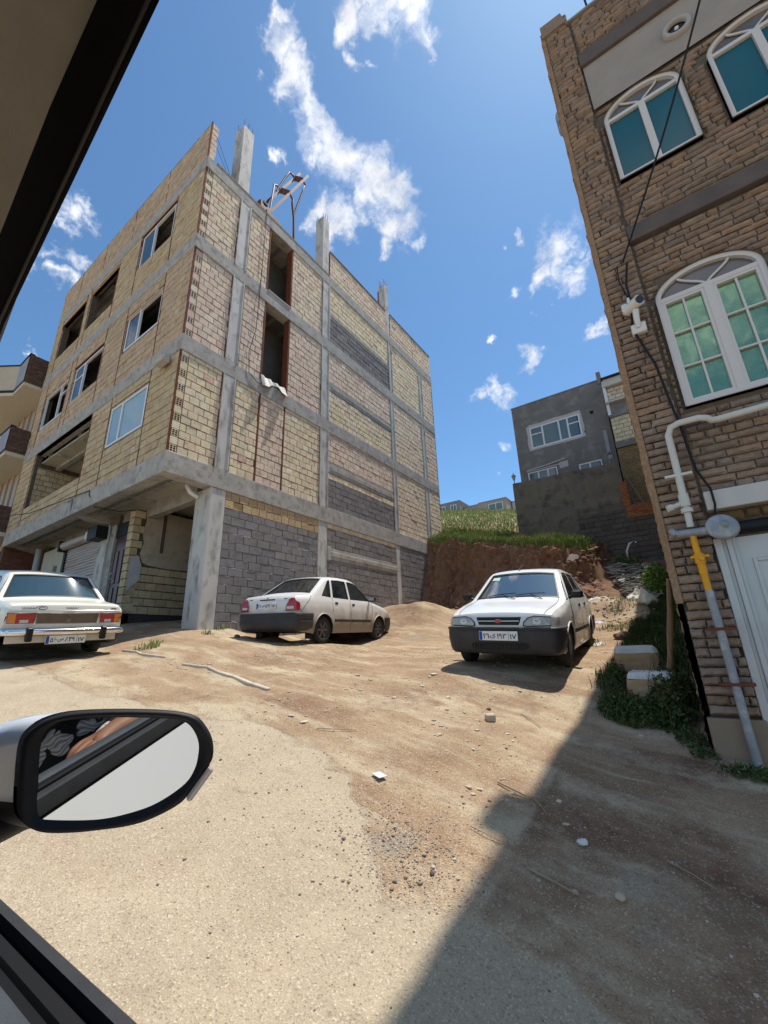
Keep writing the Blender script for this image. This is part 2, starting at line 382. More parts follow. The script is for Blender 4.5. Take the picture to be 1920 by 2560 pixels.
def panel(f,u0,u1,z0,z1,pal,holes=(),name='brick_panel',mt=None,back=mortar,label=None,**k):
    mb=MB(); blocks(mb,u0,u1,z0,z1,f,pal,holes=holes,**k)
    o=mb.build(name,mt or clay,B_)
    # mortar behind, cut round the openings
    mo=MB(); us=sorted(set([u0,u1]+[h for q in holes for h in q[:2] if u0<h<u1])); zs=sorted(set([z0,z1]+[h for q in holes for h in q[2:] if z0<h<z1]))
    for i in range(len(us)-1):
        for j in range(len(zs)-1):
            a,b=us[i],us[i+1];c,d=zs[j],zs[j+1]; uc=(a+b)/2;zc=(c+d)/2
            if any(h[0]<uc<h[1] and h[2]<zc<h[3] for h in holes): continue
            P=face_pt(f,a,c),face_pt(f,b,d)
            mo.box(P[0],P[1])
    mo.build('mortar_bed',back,o)
    if label: o['label']=label
    return o
def face_pt(f,u,z):
    p=f(u,.003,z); q=f(u,-.17,z)
    if not hasattr(face_pt,'t'): face_pt.t=0
    face_pt.t^=1
    return p if face_pt.t else q
def cbox(a,b,name='concrete_beam',m=None,bev=.012,parent=None):
    return MB().box(a,b,None,bev).build(name,m or conc,parent or B_)
LV=[5.18,8.33,11.55,14.52]; LT=[5.68,8.78,12.0,14.94]
# beams
for i,(a,b) in enumerate(zip(LV,LT)):
    e=.05
    cbox((XC-.3,Y0-.04,a),(XC+e,YB,b))
    cbox((XL,Y0-.04,a),(XC-.3,Y0+.25,b))
    if i>0: cbox((XL,Y0+.25,b-.3),(XC-.31,YB-.02,b-.08),'floor_slab',dark_in,0)
# side columns
for (y0,y1,z0,z1,dx) in [(5.27,5.64,5.68,14.52,.055),(8.87,9.25,5.68,14.52,.05),(13.11,13.37,5.68,14.52,.045),(15.74,16.06,5.68,14.52,.04)]:
    for a,b in zip(LT[:3],LV[1:]):
        cbox((XC-.35,y0,a),(XC+dx-.012,y1,b),'concrete_column',conc_col)
        for yy in (y0,y1-.03):
            MB().box((XC-.2,yy,a),(XC+dx+.012,yy+.03,b)).build('column_edge_strip',conc_col,B_)
cbox((XC-.6,5.26,1.6),(XC+.03,5.67,5.18),'concrete_column',conc_col,.02)
for y0,y1,zb in ((8.87,9.27,2.0),(13.13,13.4,2.4),(15.8,16.17,2.6)): cbox((XC-.35,y0,zb),(XC+.03,y1,5.18),'concrete_column',conc_col)
# stub columns above the roof, with bars
for (y0,y1,x0,z1,mm) in [(5.12,5.52,XC-.42,17.75,conc_col),(8.85,9.2,XC-.38,17.7,conc_col),(13.0,13.32,XC-.34,17.8,conc_col)]:
    o=cbox((x0,y0,14.94),(XC+.02,y1,z1),'concrete_column',mm)
    rb=MB()
    for a in (x0+.06,XC-.04):
        for b in (y0+.05,(y0+y1)/2,y1-.05):
            rb.tube([(a,b,z1-.05),(a+rnd(-.01,.01),b+rnd(-.01,.01),z1+rnd(.22,.42))],.009,5)
    rb.build('reinforcing_bars',rust,o)
MB().box((XC-.36,12.98,14.94),(XC-.3,13.34,17.5)).build('brick_facing',mat('red_brick_face',(.3,.1,.06),(.2,.07,.05),20,.9),B_)
# --- side brickwork
st=dict(zref=0)
pals=[YEL,PNK,MIX]
for s in range(3):
    z0,z1=LT[s],LV[s+1]; pal=pals[s]
    panel(side,4.34,5.27,z0,z1,pal)
    # corner: alternate end blocks, dark boxes on them standing in for shaded cells
    mb=MB(); dk=MB(); k=0; z=z0
    while z<z1-.1:
        zz=min(z+.195,z1)
        if k%2==0:
            c=random.choice(pal); mb.box((XC-.1,4.17,z+.008),(XC+.02,4.325,zz-.008),c,.003)
            for i in range(2):
                for j in range(3):
                    y=4.19+i*.068; q=z+.026+j*.053
                    dk.box((XC+.01,y,q),(XC+.0215,y+.048,q+.037))
        else: mb.box((XC-.1,4.15,z+.008),(XC+.02,4.335,zz-.008),random.choice(pal),.003)
        z+=.195;k+=1
    o=mb.build('corner_blocks',clay,B_); dk.build('block_cell_shade',mat('hollow_shade',(.03,.022,.015),None,rough=1),o)
    MB().box((XC-.15,4.145,z0),(XC-.012,4.335,z1)).build('mortar_bed',mortar,B_)
    # steel angle at the corner
    MB().box((XC-.002,Y0-.03,z0),(XC+.028,Y0+.014,z1)).build('corner_angle',rust,B_)
    for yy in (5.235,5.645): MB().box((XC-.05,yy,z0),(XC+.026,yy+.03,z1)).build('steel_stud',rust,B_)
    if s==0:
        panel(side,5.675,6.42,z0,z1,pal); panel(side,6.47,7.33,z0,z1,PNK,label='reddish infill blocks closing the former opening'); panel(side,7.37,8.86,z0,z1,YEL)
        for yy in (6.42,7.33): MB().box((XC-.05,yy,z0),(XC+.034,yy+.045,z1)).build('steel_stud',rust,B_)
    else:
        panel(side,5.675,6.40,z0,z1,pal); panel(side,7.42,8.86,z0,z1,pal)
        for yy in (6.40,7.36): MB().box((XC-.2,yy,z0),(XC+.036,yy+.055,z1)).build('steel_stud',rust,B_)
    MB().box((XC-.06,8.84,z0),(XC+.02,8.865,z1)).build('steel_stud',rust,B_)
    # bay C with a lintel band
    bz={0:(6.9,7.28),1:(9.98,10.3),2:(13.02,13.3)}[s]
    ceil=[MIX,YEL,YEL][s]
    panel(side,9.26,13.1,bz[1],z1,[PNK,PNK,YEL][s])
    cbox((XC-.2,9.26,bz[0]),(XC+.028,13.1,bz[1]),'lintel_band',conc)
    cbox((XC-.2,9.4,bz[0]+.1),(XC+.05,13.1,bz[1]-.12),'lintel_rail',conc)
    if s==0:
        panel(side,9.26,13.1,6.68,6.9,YEL,rh=.2)
        panel(side,9.26,13.1,z0,6.68,GRY,bl=.4,rh=.2,mt=clay2,back=mortar_g,label='grey cinder block infill')
    elif s==1: panel(side,9.26,13.1,z0,bz[0],YEL)
    else: panel(side,9.26,13.1,z0,bz[0],GRY,bl=.4,rh=.2,mt=clay2,back=mortar_g,label='grey cinder block infill')
    panel(side,13.38,15.73,z0,z1,[MIX,MIX,YEL][s]); panel(side,16.07,YB-.02,z0,z1,[MIX,PNK,MIX][s])
    MB().box((XC-.05,13.38,z0),(XC+.03,13.41,z1)).build('steel_stud',rust,B_)
    MB().box((XC-.05,YB-.02,z0),(XC+.028,YB+.01,z1)).build('corner_angle',rust,B_)
# side parapets
for y0,y1,z1 in ((9.26,13.0,16.2),(13.36,YB,16.24)):
    panel(side,y0,y1,14.94,z1-.03,MIX); MB().box((XC-.18,y0,z1-.03),(XC+.05,y1,z1+.02)).build('coping',mat('dark_coping',(.12,.1,.08),(.17,.14,.12),6,.9),B_)
MB().box((XC-.05,15.3,14.94),(XC+.03,15.33,16.2)).build('steel_stud',rust,B_)
MB().box((XC-.15,4.4,14.94),(XC+.06,9.2,14.99),(.4,.3,.2)).build('roof_edge_course',clay2,B_)
# ground floor side wall
G2=dict(bl=.4,rh=.205,mt=clay2,back=mortar_g)
panel(side,5.66,8.87,1.7,4.76,GRY,label='grey cinder block infill',**G2); panel(side,5.66,8.87,4.76,5.18,[(.5,.36,.2),(.46,.3,.17),(.52,.4,.25)],rh=.21)
panel(side,9.27,13.13,4.42,5.02,GRY,label='grey cinder block infill',**G2); panel(side,9.27,13.13,5.02,5.18,YEL)
cbox((XC-.2,9.27,4.05),(XC+.028,13.13,4.42),'lintel_band'); cbox((XC-.2,9.45,4.15),(XC+.055,13.13,4.3),'lintel_rail')
cbox((XC-.2,9.27,4.02),(XC+.06,9.44,4.44),'lintel_end')
panel(side,9.27,13.13,1.9,4.05,GRY,label='grey cinder block infill',**G2)
panel(side,13.4,15.8,2.2,5.1,GRY,label='grey cinder block infill',**G2); MB().box((XC-.17,13.4,5.1),(XC+.0,15.8,5.18)).build('mortar_bed',mortar_g,B_)
# squeezed mortar smears on the grey blocks
mb=MB()
for _ in range(260):
    y=rnd(5.7,8.85) if random.random()<.5 else rnd(9.3,15.7); row=random.randint(1,13); z=1.7+row*.205-.006
    if z>4.7 or z<ground_z(-8.5,y)-.1: continue
    L=rnd(.05,.3); pts=[(XC+.016+rnd(0,.006),y+L*t,z+rnd(-.012,.012)) for t in (0,.3,.6,1)]
    mb.tube(pts,[.003,rnd(.006,.013),rnd(.006,.013),.003],5)
mb.build('mortar_smears',mat('mortar_pale',(.42,.38,.32),(.34,.31,.27),30,.95),B_)
# --- back + far walls so the block is closed
MB().box((XL,YB-.16,1.5),(XC-.2,YB,14.6)).box((XL,Y0+.3,5.5),(XL+.15,YB-.16,14.6)).box((XL,5.1,1.5),(XL+.15,YB-.16,5.5)).build('rear_walls',mortar,B_)
RB_=[(.2,.075,.05),(.24,.1,.065),(.17,.065,.045)]
mb=MB(); blocks(mb,Y0-.0,5.1,2.2,5.18,lambda u,w,z:(XL+.1+w,u,z),RB_,rh=.075,bl=.22,gh=.012,d=.02); mb.build('red_brick_jamb',clay2,B_); MB().box((XL-.1,Y0,1.5),(XL+.103,5.1,5.18)).build('mortar_bed',mortar,B_)
MB().box((XL+.15,Y0+.3,14.6),(XC-.2,YB-.2,14.9)).build('roof_slab',conc,B_)
# --- front brickwork (y = Y0)
HO={2:[(-12.02,-9.96,12.98,14.4),(-15.68,-13.52,12.62,14.3),(-18.3,-16.12,12.6,14.25)],1:[(-11.98,-9.92,9.85,11.12),(-15.62,-13.42,9.5,10.97),(-18.25,-16.07,9.42,10.88)],0:[(-11.9,-9.85,6.72,7.98),(-17.7,-13.2,6.22,8.33)]}
for s in range(3):
    z0,z1=LT[s],LV[s+1]; us=[XL]
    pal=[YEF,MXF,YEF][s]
    for q in sorted(HO[s]): us+=[q[0]-.06,q[1]+.06]
    us+= [XC-.0]
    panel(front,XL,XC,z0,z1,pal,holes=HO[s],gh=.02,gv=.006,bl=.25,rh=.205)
    for (a,b,c,d) in HO[s]:
        for x in (a-.045,b+.005): MB().box((x,Y0-.034,z0),(x+.035,Y0+.1,z1)).build('steel_stud',rust,B_)
        MB().box((a,Y0-.03,d),(b,Y0+.1,d+.04)).build('steel_lintel',rust,B_)
        # lining of the opening
        if not(s==0 and a<-14):
            mb=MB(); mb.box((a-.01,Y0+.17,c-.05),(a+.005,Y0+.2,d)); mb.box((a,Y0+.0,c-.02),(b,Y0+.17,c-.001)); mb.build('sill',mortar,B_)
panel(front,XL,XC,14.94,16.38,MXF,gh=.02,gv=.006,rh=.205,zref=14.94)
for x in (-10.79,-12.94,-15.17,-17.3): MB().box((x,Y0-.03,14.94),(x+.035,Y0+.06,16.38)).build('steel_stud',rust,B_)
MB().box((XL,Y0-.02,16.38),(XC,Y0+.19,16.41)).build('coping',MATS['dark_coping'],B_)
mb=MB(); z=14.94; k=0
while z<16.3:
    e=rnd(0,.05) if k%2 else rnd(-.03,.02); mb.box((XC-.02,Y0+.0,z+.008),(XC+.03,Y0+.17+e,z+.195),random.choice(PNK),.004); z+=.205;k+=1
mb.build('corner_blocks',clay,B_)
MB().box((XC-.01,Y0-.035,14.94),(XC+.035,Y0-.004,16.42)).build('corner_angle',rust,B_)
MB().box((XC-.01,Y0+.02,14.95),(XC-.005,Y0+.16,16.36)).build('mortar_bed',mortar,B_)
# thin stay wires behind the parapet corner
mb=MB(); mb.tube([(XC-.05,Y0+.15,16.2),(XC-.15,5.05,15.1)],.006,5); mb.tube([(XC-.05,Y0+.15,15.8),(XC-.1,4.9,15.05)],.005,5); mb.build('stay_wires',cable,B_)
# windows
def win(x0,x1,z0,z1,y,muls,parent,gl,trans=None,open_from=None,fr=.055,name='window',d=.06):
    f=MB(); f.box((x0,y,z0),(x0+fr,y+d,z1)); f.box((x1-fr,y,z0),(x1,y+d,z1)); f.box((x0+fr,y,z0),(x1-fr,y+d,z0+fr)); f.box((x0+fr,y,z1-fr),(x1-fr,y+d,z1))
    for mxx in muls: f.box((mxx-fr*.55,y-.004,z0+fr),(mxx+fr*.55,y+d-.004,z1-fr))
    if trans:
        for (a,b,zz) in trans: f.box((a,y-.002,zz-fr*.4),(b,y+d-.006,zz+fr*.4))
    o=f.build(name,upvc,parent)
    xs=[x0+fr]+list(muls)+[x1-fr]
    for i in range(len(xs)-1):
        if open_from is not None and i>=open_from: continue
        MB().box((xs[i]+(fr*.6 if i else 0),y+.02,z0+fr),(xs[i+1]-fr*.6,y+.035,z1-fr)).build('pane',gl,o)
    return o
win(-11.96,-10.02,13.02,14.36,Y0-.0,[-11.2],B_,glass_dark,open_from=1)
win(-11.93,-9.97,9.9,11.08,Y0-.0,[-11.2],B_,glass_dark,open_from=1)
win(-15.58,-13.48,9.54,10.93,Y0-.0,[-14.85],B_,glass_dark,open_from=1,trans=[(-15.55,-14.85,10.45)])
win(-18.2,-16.12,9.46,10.84,Y0-.0,[-16.75],B_,glass_dark,open_from=0,trans=[(-16.75,-16.15,10.4)])
win(-11.86,-9.9,6.76,7.94,Y0-.02,[-11.2],B_,glass_blue)
# interiors: partition walls and joisted ceilings
for s in range(3):
    z0,z1=LT[s]-.02,LV[s+1]+.15
    MB().box((XL+.2,7.2,z0),(-9.6,7.3,z1)).build('interior_wall',dark_in,B_)
    MB().box((-12.8,4.4,z0),(-12.7,7.2,z1)).build('interior_wall',dark_in,B_)
    MB().box((-9.6,7.2,z0),(XC-.4,10,z1) if False else (-9.5,11,z1)).build('interior_wall',dark_in,B_)
    j=MB()
    for y in np.arange(4.6,12,.62): j.box((XL+.2,y,LT[s+1]-.36),(XC-.36,y+.12,LT[s+1]-.3))
    for x in (-17.5,-15.0,-13,-10.8): j.box((x,4.4,LT[s+1]-.5),(x+.25,12,LT[s+1]-.361))
    j.build('ceiling_joists',mat('joist_dark',(.2,.19,.17),(.25,.235,.2),3,.9),B_)
# balcony room behind the first-storey opening
mb=MB(); mb.box((-17.7,Y0+.18,8.06),(-13.2,7.0,8.1)); mb.build('balcony_ceiling',soffit,B_)
mb=MB()
for y in (4.75,5.6,6.4): mb.box((-17.75,y,7.96),(-13.15,y+.16,8.062))
for x in (-16.4,-14.6): mb.box((x,4.4,8.0),(x+.06,6.9,8.061))
mb.build('ceiling_joists',conc,B_)
o=MB(); inner=lambda u,w,z:(-17.72+w,u,z); blocks(o,Y0+.1,6.9,5.7,7.9,inner,YEF,gh=.02); o.build('brick_panel',clay,B_)
o=MB(); inner2=lambda u,w,z:(u,6.95-w,z); blocks(o,-17.6,-13.2,5.7,7.9,inner2,YEF,gh=.02,holes=[(-15.2,-13.8,6.5,7.4)]); o.build('brick_panel',clay,B_)
MB().box((-17.8,6.96,5.7),(-13.1,7.05,8.1)).box((-17.8,Y0+.15,5.7),(-17.722,6.95,8.1)).build('mortar_bed',mortar,B_)
win(-15.2,-13.8,6.5,7.4,6.9,[-14.5],B_,glass_dark)
MB().tube([(-16.0,5.6,5.7),(-16.0,5.6,8.0)],.085,14).build('grey_pipe',pvc,B_)
o=MB().tube([(-15.1,5.0,8.06),(-15.1,5.0,7.86)],.006,6).build('bulb_cord',cable,B_)
MB().lathe([(0.001,-.07),(.02,-.062),(.03,-.04),(.024,-.015),(.012,0),(.012,.03),(0.001,.03)],12,Matrix.Translation((-15.1,5,7.83))).build('light_bulb',mat('bulb_white',(.8,.8,.78),None,rough=.3),o)
MB().box((-9.86,Y0+.22,5.7),(-13.15,Y0+.3,8.3)).build('interior_wall',dark_in,B_)
# --- cantilever underside and ground floor front (y = 5)
mb=MB(); mb.box((XL,Y0+.24,5.42),(XC-.3,9.5,5.5)); mb.build('soffit',soffit,B_)
mb=MB()
for y in (4.72,): mb.box((XL,y,5.34),(XC-.31,y+.14,5.424))
mb.box((XL,5.28,5.0),(-13.2,5.45,5.42)); mb.box((-12.9,5.3,5.02),(XC-.62,5.5,5.42))
for x in (-9.1,-11.2,-15.3,-17.2): mb.box((x,Y0+.24,5.36),(x+.07,5.3,5.426))
mb.build('soffit_beams',conc,B_)
# haunch beam over column
for a_ in (-13.5,XL+.02): MB().prism([(Y0+.24,5.19),(5.3,5.0),(5.3,5.42),(Y0+.24,5.42)],a_,a_+.4,'x').build('haunch_beam',conc,B_)
mb=MB().box((-13.5,5.0,2.3),(-12.98,5.3,5.02),None,.01).build('concrete_column',conc_col,B_)
# recess: side wall at x=-11.5, floor, rear wall
rw=lambda u,w,z:(-11.5+w,u,z)
mb=MB(); blocks(mb,5.05,9,2.45,3.7,rw,YEF,gh=.026,gv=.008,bl=.3,rh=.205); mb.build('brick_panel',clay2,B_)
mb=MB(); mb.box((-11.64,5.05,1.9),(-11.497,9,5.2)); mb.build('mortar_bed',mortar,B_)
mb=MB(); mb.sheet([(5.26,5.25),(5.3,4.9),(5.24,4.6),(5.3,4.3),(5.24,4.0),(5.33,3.78),(5.5,3.72),(6,3.69),(7,3.72),(8,3.7),(9,3.7),(9,5.25)],[],lambda u,v:(-11.472+.004*fbm((u*3,v*3,0)),u,v),.15); mb.build('plaster_coat',plaster,B_)
MB().box((-11.4745,5.75,4.1),(-11.46,5.84,5.2)).build('conduit_chase',mortar,B_)
mb=MB(); mb.box((-11.56,4.99,1.9),(-11.49,8.9,2.47)); mb.build('dark_plinth',mat('dark_plinth',(.035,.035,.035),(.06,.06,.058),4,.9),B_)
mb=MB(); k=0; z=2.5
while z<5.1:
    w=.16 if k%2 else .26
    mb.box((-11.72,5.0-.03,z+.012),(-11.46,5.0+w,z+.195),random.choice(YEF),.004); z+=.205;k+=1
mb.build('toothed_brick_pier',clay2,B_)
MB().box((-11.72,4.985,1.9),(-11.49,5.2,5.18)).build('mortar_bed',mortar,B_)
mb=MB().sheet([(5.02,3.0),(5.3,3.3),(5.32,3.7),(5.2,3.95),(5.02,3.9)],[],lambda u,v:(-11.452,u,v),.1).build('white_plaster_patch',mat('white_plaster',(.5,.5,.5),(.42,.42,.43),6,.9),B_)
MB().box((-11.5,9,1.9),(XC-.2,9.1,5.4)).build('interior_wall',plaster,B_)
# doorway
dr=MB().box((-12.66,5.12,2.1),(-11.8,5.17,4.62),None,.004).build('door',mat('maroon_door',(.075,.014,.012),(.05,.012,.01),3,.35,spec=.4),B_)
mb=MB()
for x in (-12.55,-12.27,-11.99):
    for a,b in ((2.3,3.2),(3.3,4.2)): mb.box((x,5.1,a),(x+.16,5.121,b),None,.008)
mb.build('door_panels',MATS['maroon_door'],dr)
MB().tube([(-12.58,5.12,3.45),(-12.58,5.06,3.45),(-12.58,5.06,3.6),(-12.58,5.12,3.6)],.012,8).build('handle',upvc,dr)
MB().box((-12.72,5.1,4.62),(-11.75,5.14,5.0)).build('door_transom',blackm,B_)
MB().box((-12.98,5.06,2.1),(-12.7,5.3,5.0),None,.01).build('plaster_jamb',conc,B_)
# roller shutter
stm=mat('shutter_white',(.5,.47,.44),(.42,.38,.36),2,.5,c3=(.33,.2,.16),sc3=3,f3=.4,stretch=(.3,1,6))
mb=MB(); z=2.3
while z<4.72:
    mb.prism([(5.07,z),(5.045,z+.025),(5.045,z+.06),(5.07,z+.085)],-15.9,-13.55,'x'); z+=.088
mb.box((-15.9,5.075,2.2),(-13.55,5.09,4.8))
sh=mb.build('roller_shutter',stm,B_)
MB().box((-15.9,5.035,3.25),(-13.55,5.06,3.32)).box((-15.9,5.035,2.9),(-13.55,5.06,2.95)).build('shutter_rail',blackm,sh)
MB().tube([(-15.95,4.95,4.86),(-13.55,4.95,4.86)],.13,16).build('shutter_roll',stm,sh)
mb=MB(); mb.box((-16.02,4.8,4.68),(-15.93,5.1,5.02)); mb.box((-13.6,4.7,4.62),(-13.0,5.02,4.98)); mb.build('shutter_bracket',blackm,sh)
MB().box((-13.98,4.78,4.72),(-13.6,5.0,4.96),None,.02).build('shutter_motor',upvc,sh)
mb=MB(); mb.box((-16.05,5.0,2.2),(-15.9,5.12,4.75)); mb.build('shutter_guide',blackm,sh)
# poster wall left of the shutter, down pipe
mb=MB(); mb.box((-17.9,5.02,2.3),(-16.08,5.1,4.95)); mb.build('painted_wall',mat('cream_wall',(.5,.46,.36),(.44,.4,.32),3,.8),B_)
mb=MB()
for cx,h in ((-17.35,.5),(-16.6,.6)):
    for i in range(3): mb.box((cx-.16+i*.12,5.01,4.0-h/2+rnd(-.05,.05)),(cx-.1+i*.12,5.021,4.0+h/2+rnd(-.05,.05)))
    mb.box((cx-.2,5.008,4.0+h*.1),(cx+.2,5.0195,4.0+h*.2)); mb.box((cx-.18,5.008,4.0-h*.4),(cx+.16,5.0195,4.0-h*.32))
mb.build('stencil_marks',mat('stencil_grey',(.1,.095,.09),None,rough=.9),B_)
MB().tube([(-18.1,4.92,2.4),(-18.1,4.92,5.1)],.1,14).build('down_pipe',pvc,B_)
mb=MB(); blocks(mb,XL,-17.9,2.2,5.1,lambda u,w,z:(u,5.1-w,z),[(.24,.09,.06),(.28,.12,.08),(.2,.08,.055)],rh=.075,bl=.22,gh=.012,d=.02); mb.build('red_brick_jamb',clay2,B_)
MB().box((XL-.1,5.1,2.0),(-17.9,5.25,5.2)).build('mortar_bed',mortar,B_)
mb=MB(); mb.tube([(-13.6,Y0-.07,5.62),(-13.35,Y0-.07,5.64),(-13.3,Y0-.07,5.6),(-13.3,Y0-.06,5.3),(-13.28,4.2,5.2),(-13.05,5.0,5.1),(-12.96,5.03,4.95),(-12.94,5.02,4.72),(-12.8,5.03,4.68)],.022,8); mb.build('conduit',pvc,B_)
mb=MB(); mb.tube([(-19.0,3.5,6.1),(-16,3.9,5.75),(-12.2,Y0-.06,5.63),(-12.15,Y0-.07,5.5),(-12.0,4.2,5.15),(-11.6,4.6,5.05),(-11.4,4.95,5.12)],.012,6); mb.build('hanging_cable',cable,B_)
MB().tube([(-9.12,5.02,5.4),(-9.1,5.0,5.25),(-9.04,5.06,5.1),(-9.02,5.25,5.02)],.055,12).build('white_elbow_pipe',upvc,B_)
# crumpled sheet below the side opening, rope
sm=mat('pale_sheet_metal',(.55,.52,.46),(.45,.42,.37),4,.6)
mb=MB()
def crum(u,v):
    return (XC+.03+.18*(1-v)*(.6+.4*math.sin(u*9))+.03*math.sin(u*23),6.42+u*.95,8.95-.35*(1-v)*(.8+.4*math.sin(u*7+1)))
mb.grid(crum,16,6,smooth=False); mb.build('bent_sheet',sm,B_)
MB().box((XC-.1,6.46,12.0),(XC+.07,7.36,12.03)).build('sill_board',sm,B_)
mb=MB(); mb.tube([(XC+.06,6.2,14.9),(XC+.055,6.18,12.4),(XC+.07,6.12,10.3),(XC+.07,5.95,9.4),(XC+.07,6.0,8.75),(XC+.08,6.3,8.58),(XC+.08,6.55,8.65)],.009,5); mb.build('hanging_cable',cable,B_)
mb=MB(); mb.box((-9.3,Y0-.2,8.1),(-8.9,Y0-.04,8.3),None,.02,); mb.box((-9.15,Y0-.28,8.02),(-8.8,Y0-.1,8.12),None,.01); mb.build('chipped_concrete_lip',mat('pale_chip',(.5,.47,.42),(.42,.4,.36),8,.9),B_)
# steel hoist frame on the roof: top-level thing
HX=-8.95
fr=thing('hoist_frame','rust red steel hoist frame leaning up from the roof edge of the unfinished building','hoist frame',(HX,7,14.95))
orr=mat('red_oxide_paint',(.15,.055,.035),(.12,.045,.03),6,.55)
def hp(y,z,x=0): return (HX+x,y,z)
A1=hp(6.25,15.6,-.1);A2=hp(8.02,19.5,-.1);B1=hp(6.5,15.5,.12);B2=hp(8.24,19.45,.12)
MB().bar(A1,A2,.07,.09).build('mast_rail',orr,fr); MB().bar(B1,B2,.07,.09).build('mast_rail',orr,fr)
def lerp(a,b,t): return tuple(a[i]+(b[i]-a[i])*t for i in range(3))
for t in (.86,.5): MB().bar(lerp(A1,A2,t),lerp(B1,B2,t),.12,.16).build('cross_plate',orr,fr)
c1=lerp(B1,B2,.5);c2=lerp(B1,B2,.86);d1=lerp(A1,A2,.5);d2=lerp(A1,A2,.86)
MB().tube([c1,(c1[0],c1[1]+.16,c1[2]-.12),(c1[0],7.52,17.1),(c1[0],7.62,16.5),(c1[0],7.69,15.0)],.04,8).build('leg',orr,fr)
MB().tube([c2,(c2[0],c2[1]+.12,c2[2]-.1),(c2[0],8.08,18.7),(c2[0],8.0,18.3),(c2[0],7.62,16.7)],.035,8).build('brace',orr,fr)
MB().tube([d1,(d1[0],d1[1]-.15,d1[2]+.05),(d1[0],6.84,17.5),(d1[0]+.2,6.56,15.6),(d1[0]+.25,6.5,15.1)],.035,8).build('leg',orr,fr)
MB().tube([d2,(d2[0],d2[1]-.12,d2[2]+.03),(d2[0],7.5,18.95),(d2[0],7.3,18.4),(d2[0],6.95,17.3)],.035,8).build('brace',orr,fr)
MB().box((HX-.3,6.3,14.95),(HX+.3,7.0,15.4),None,.03).box((HX-.1,6.1,15.4),(HX+.2,6.6,15.75),None,.04).build('winch_base',orr,fr)
MB().tube([(HX-.15,6.3,15.7),(HX+.2,6.3,15.7)],.11,16).build('winch_drum',mat('dark_winch',(.1,.06,.045),(.06,.04,.03),8,.7),fr)
# ------------------------------------------------------------ neighbour building at the far left
nb=thing('apartment_building','cream apartment house with stacked balconies ended in dark stone, left of the unfinished building','building',(-20,4.3,3))
stone_d=[(.13,.08,.06),(.17,.1,.075),(.1,.065,.05),(.2,.12,.09)]
cream=mat('cream_render',(.55,.47,.36),(.48,.4,.3),2,.85)
bluegrey=mat('blue_grey_panel',(.33,.34,.38),(.28,.29,.33),2,.8)
NX=XL-.12
MB().box((-30,4.5,2.5),(NX,12,12.9)).build('wall',cream,nb)
for (z0,z1,y1,dep) in ((11.55,12.95,3.55,0),(8.6,9.75,3.55,0),(5.6,6.7,3.55,0)):
    pts=[(NX,y1),(-20.4,y1),(-21.2,3.0),(-23.2,3.0),(-24,y1),(-30,y1)]
    for i in range(len(pts)-1):
        (a,b),(c,d)=pts[i],pts[i+1]
        o=MB().prism([(a,b),(c,d),(c,d+.12),(a,b+.12)],z0+.25,z1,'z').build('balcony_parapet',bluegrey if i%2==0 else cream,nb)
        MB().prism([(a,b-.03),(c,d-.03),(c,d+.14),(a,b+.14)],z1,z1+.06,'z').build('coping',blackm,o)
        MB().prism([(a,b-.02),(c,d-.02),(c,d+.12),(a,b+.12)],z0+.14,z0+.25,'z').build('dark_trim',blackm,o)
    poly=[(NX,y1)]+pts[1:]+[(-30,4.5),(NX,4.5)]
    MB().prism(poly,z0,z0+.14,'z').build('balcony_soffit',mat('cream_planks',(.62,.54,.4),(.56,.48,.35),2,.7,stretch=(1,14,1)),nb)
    mb=MB(); blocks(mb,y1,4.5,z0+.2,z1,lambda u,w,z:(NX+w,u,z),stone_d,rh=.075,bl=.2,gh=.01,d=.03); o=mb.build('stone_end',clay2,nb)
    MB().box((NX-.14,y1,z0+.14),(NX+.003,4.5,z1)).build('mortar_bed',mortar,o)
for z0,z1 in ((9.8,11.5),(6.8,8.55)):
    for x in np.arange(-26.5,NX-.5,.75): MB().box((x,4.46,z0),(x+.6,4.49,z1)).build('curtained_window',mat('pale_curtain',(.42,.44,.46),(.34,.36,.38),1,.5,stretch=(6,1,.3)),nb)
for z0,z1 in ((9.8,11.5),(6.8,8.55)):
    for x in np.arange(-26.65,NX-.1,.75): MB().box((x,4.40,z0-.1),(x+.13,4.5,z1+.1)).build('window_post',mat('tan_frame',(.5,.34,.22),None,rough=.7),nb)

mb=MB(); blocks(mb,-24,NX,2.6,5.4,lambda u,w,z:(u,4.5-w,z),[(.16,.06,.045),(.2,.08,.055),(.12,.05,.04)],rh=.075,bl=.22,gh=.012,d=.03); mb.build('brick_base',clay2,nb)
MB().box((-19.9,4.1,5.2),(-19.5,4.3,7.2)).build('blue_sign_board',bluegrey,nb) if False else None
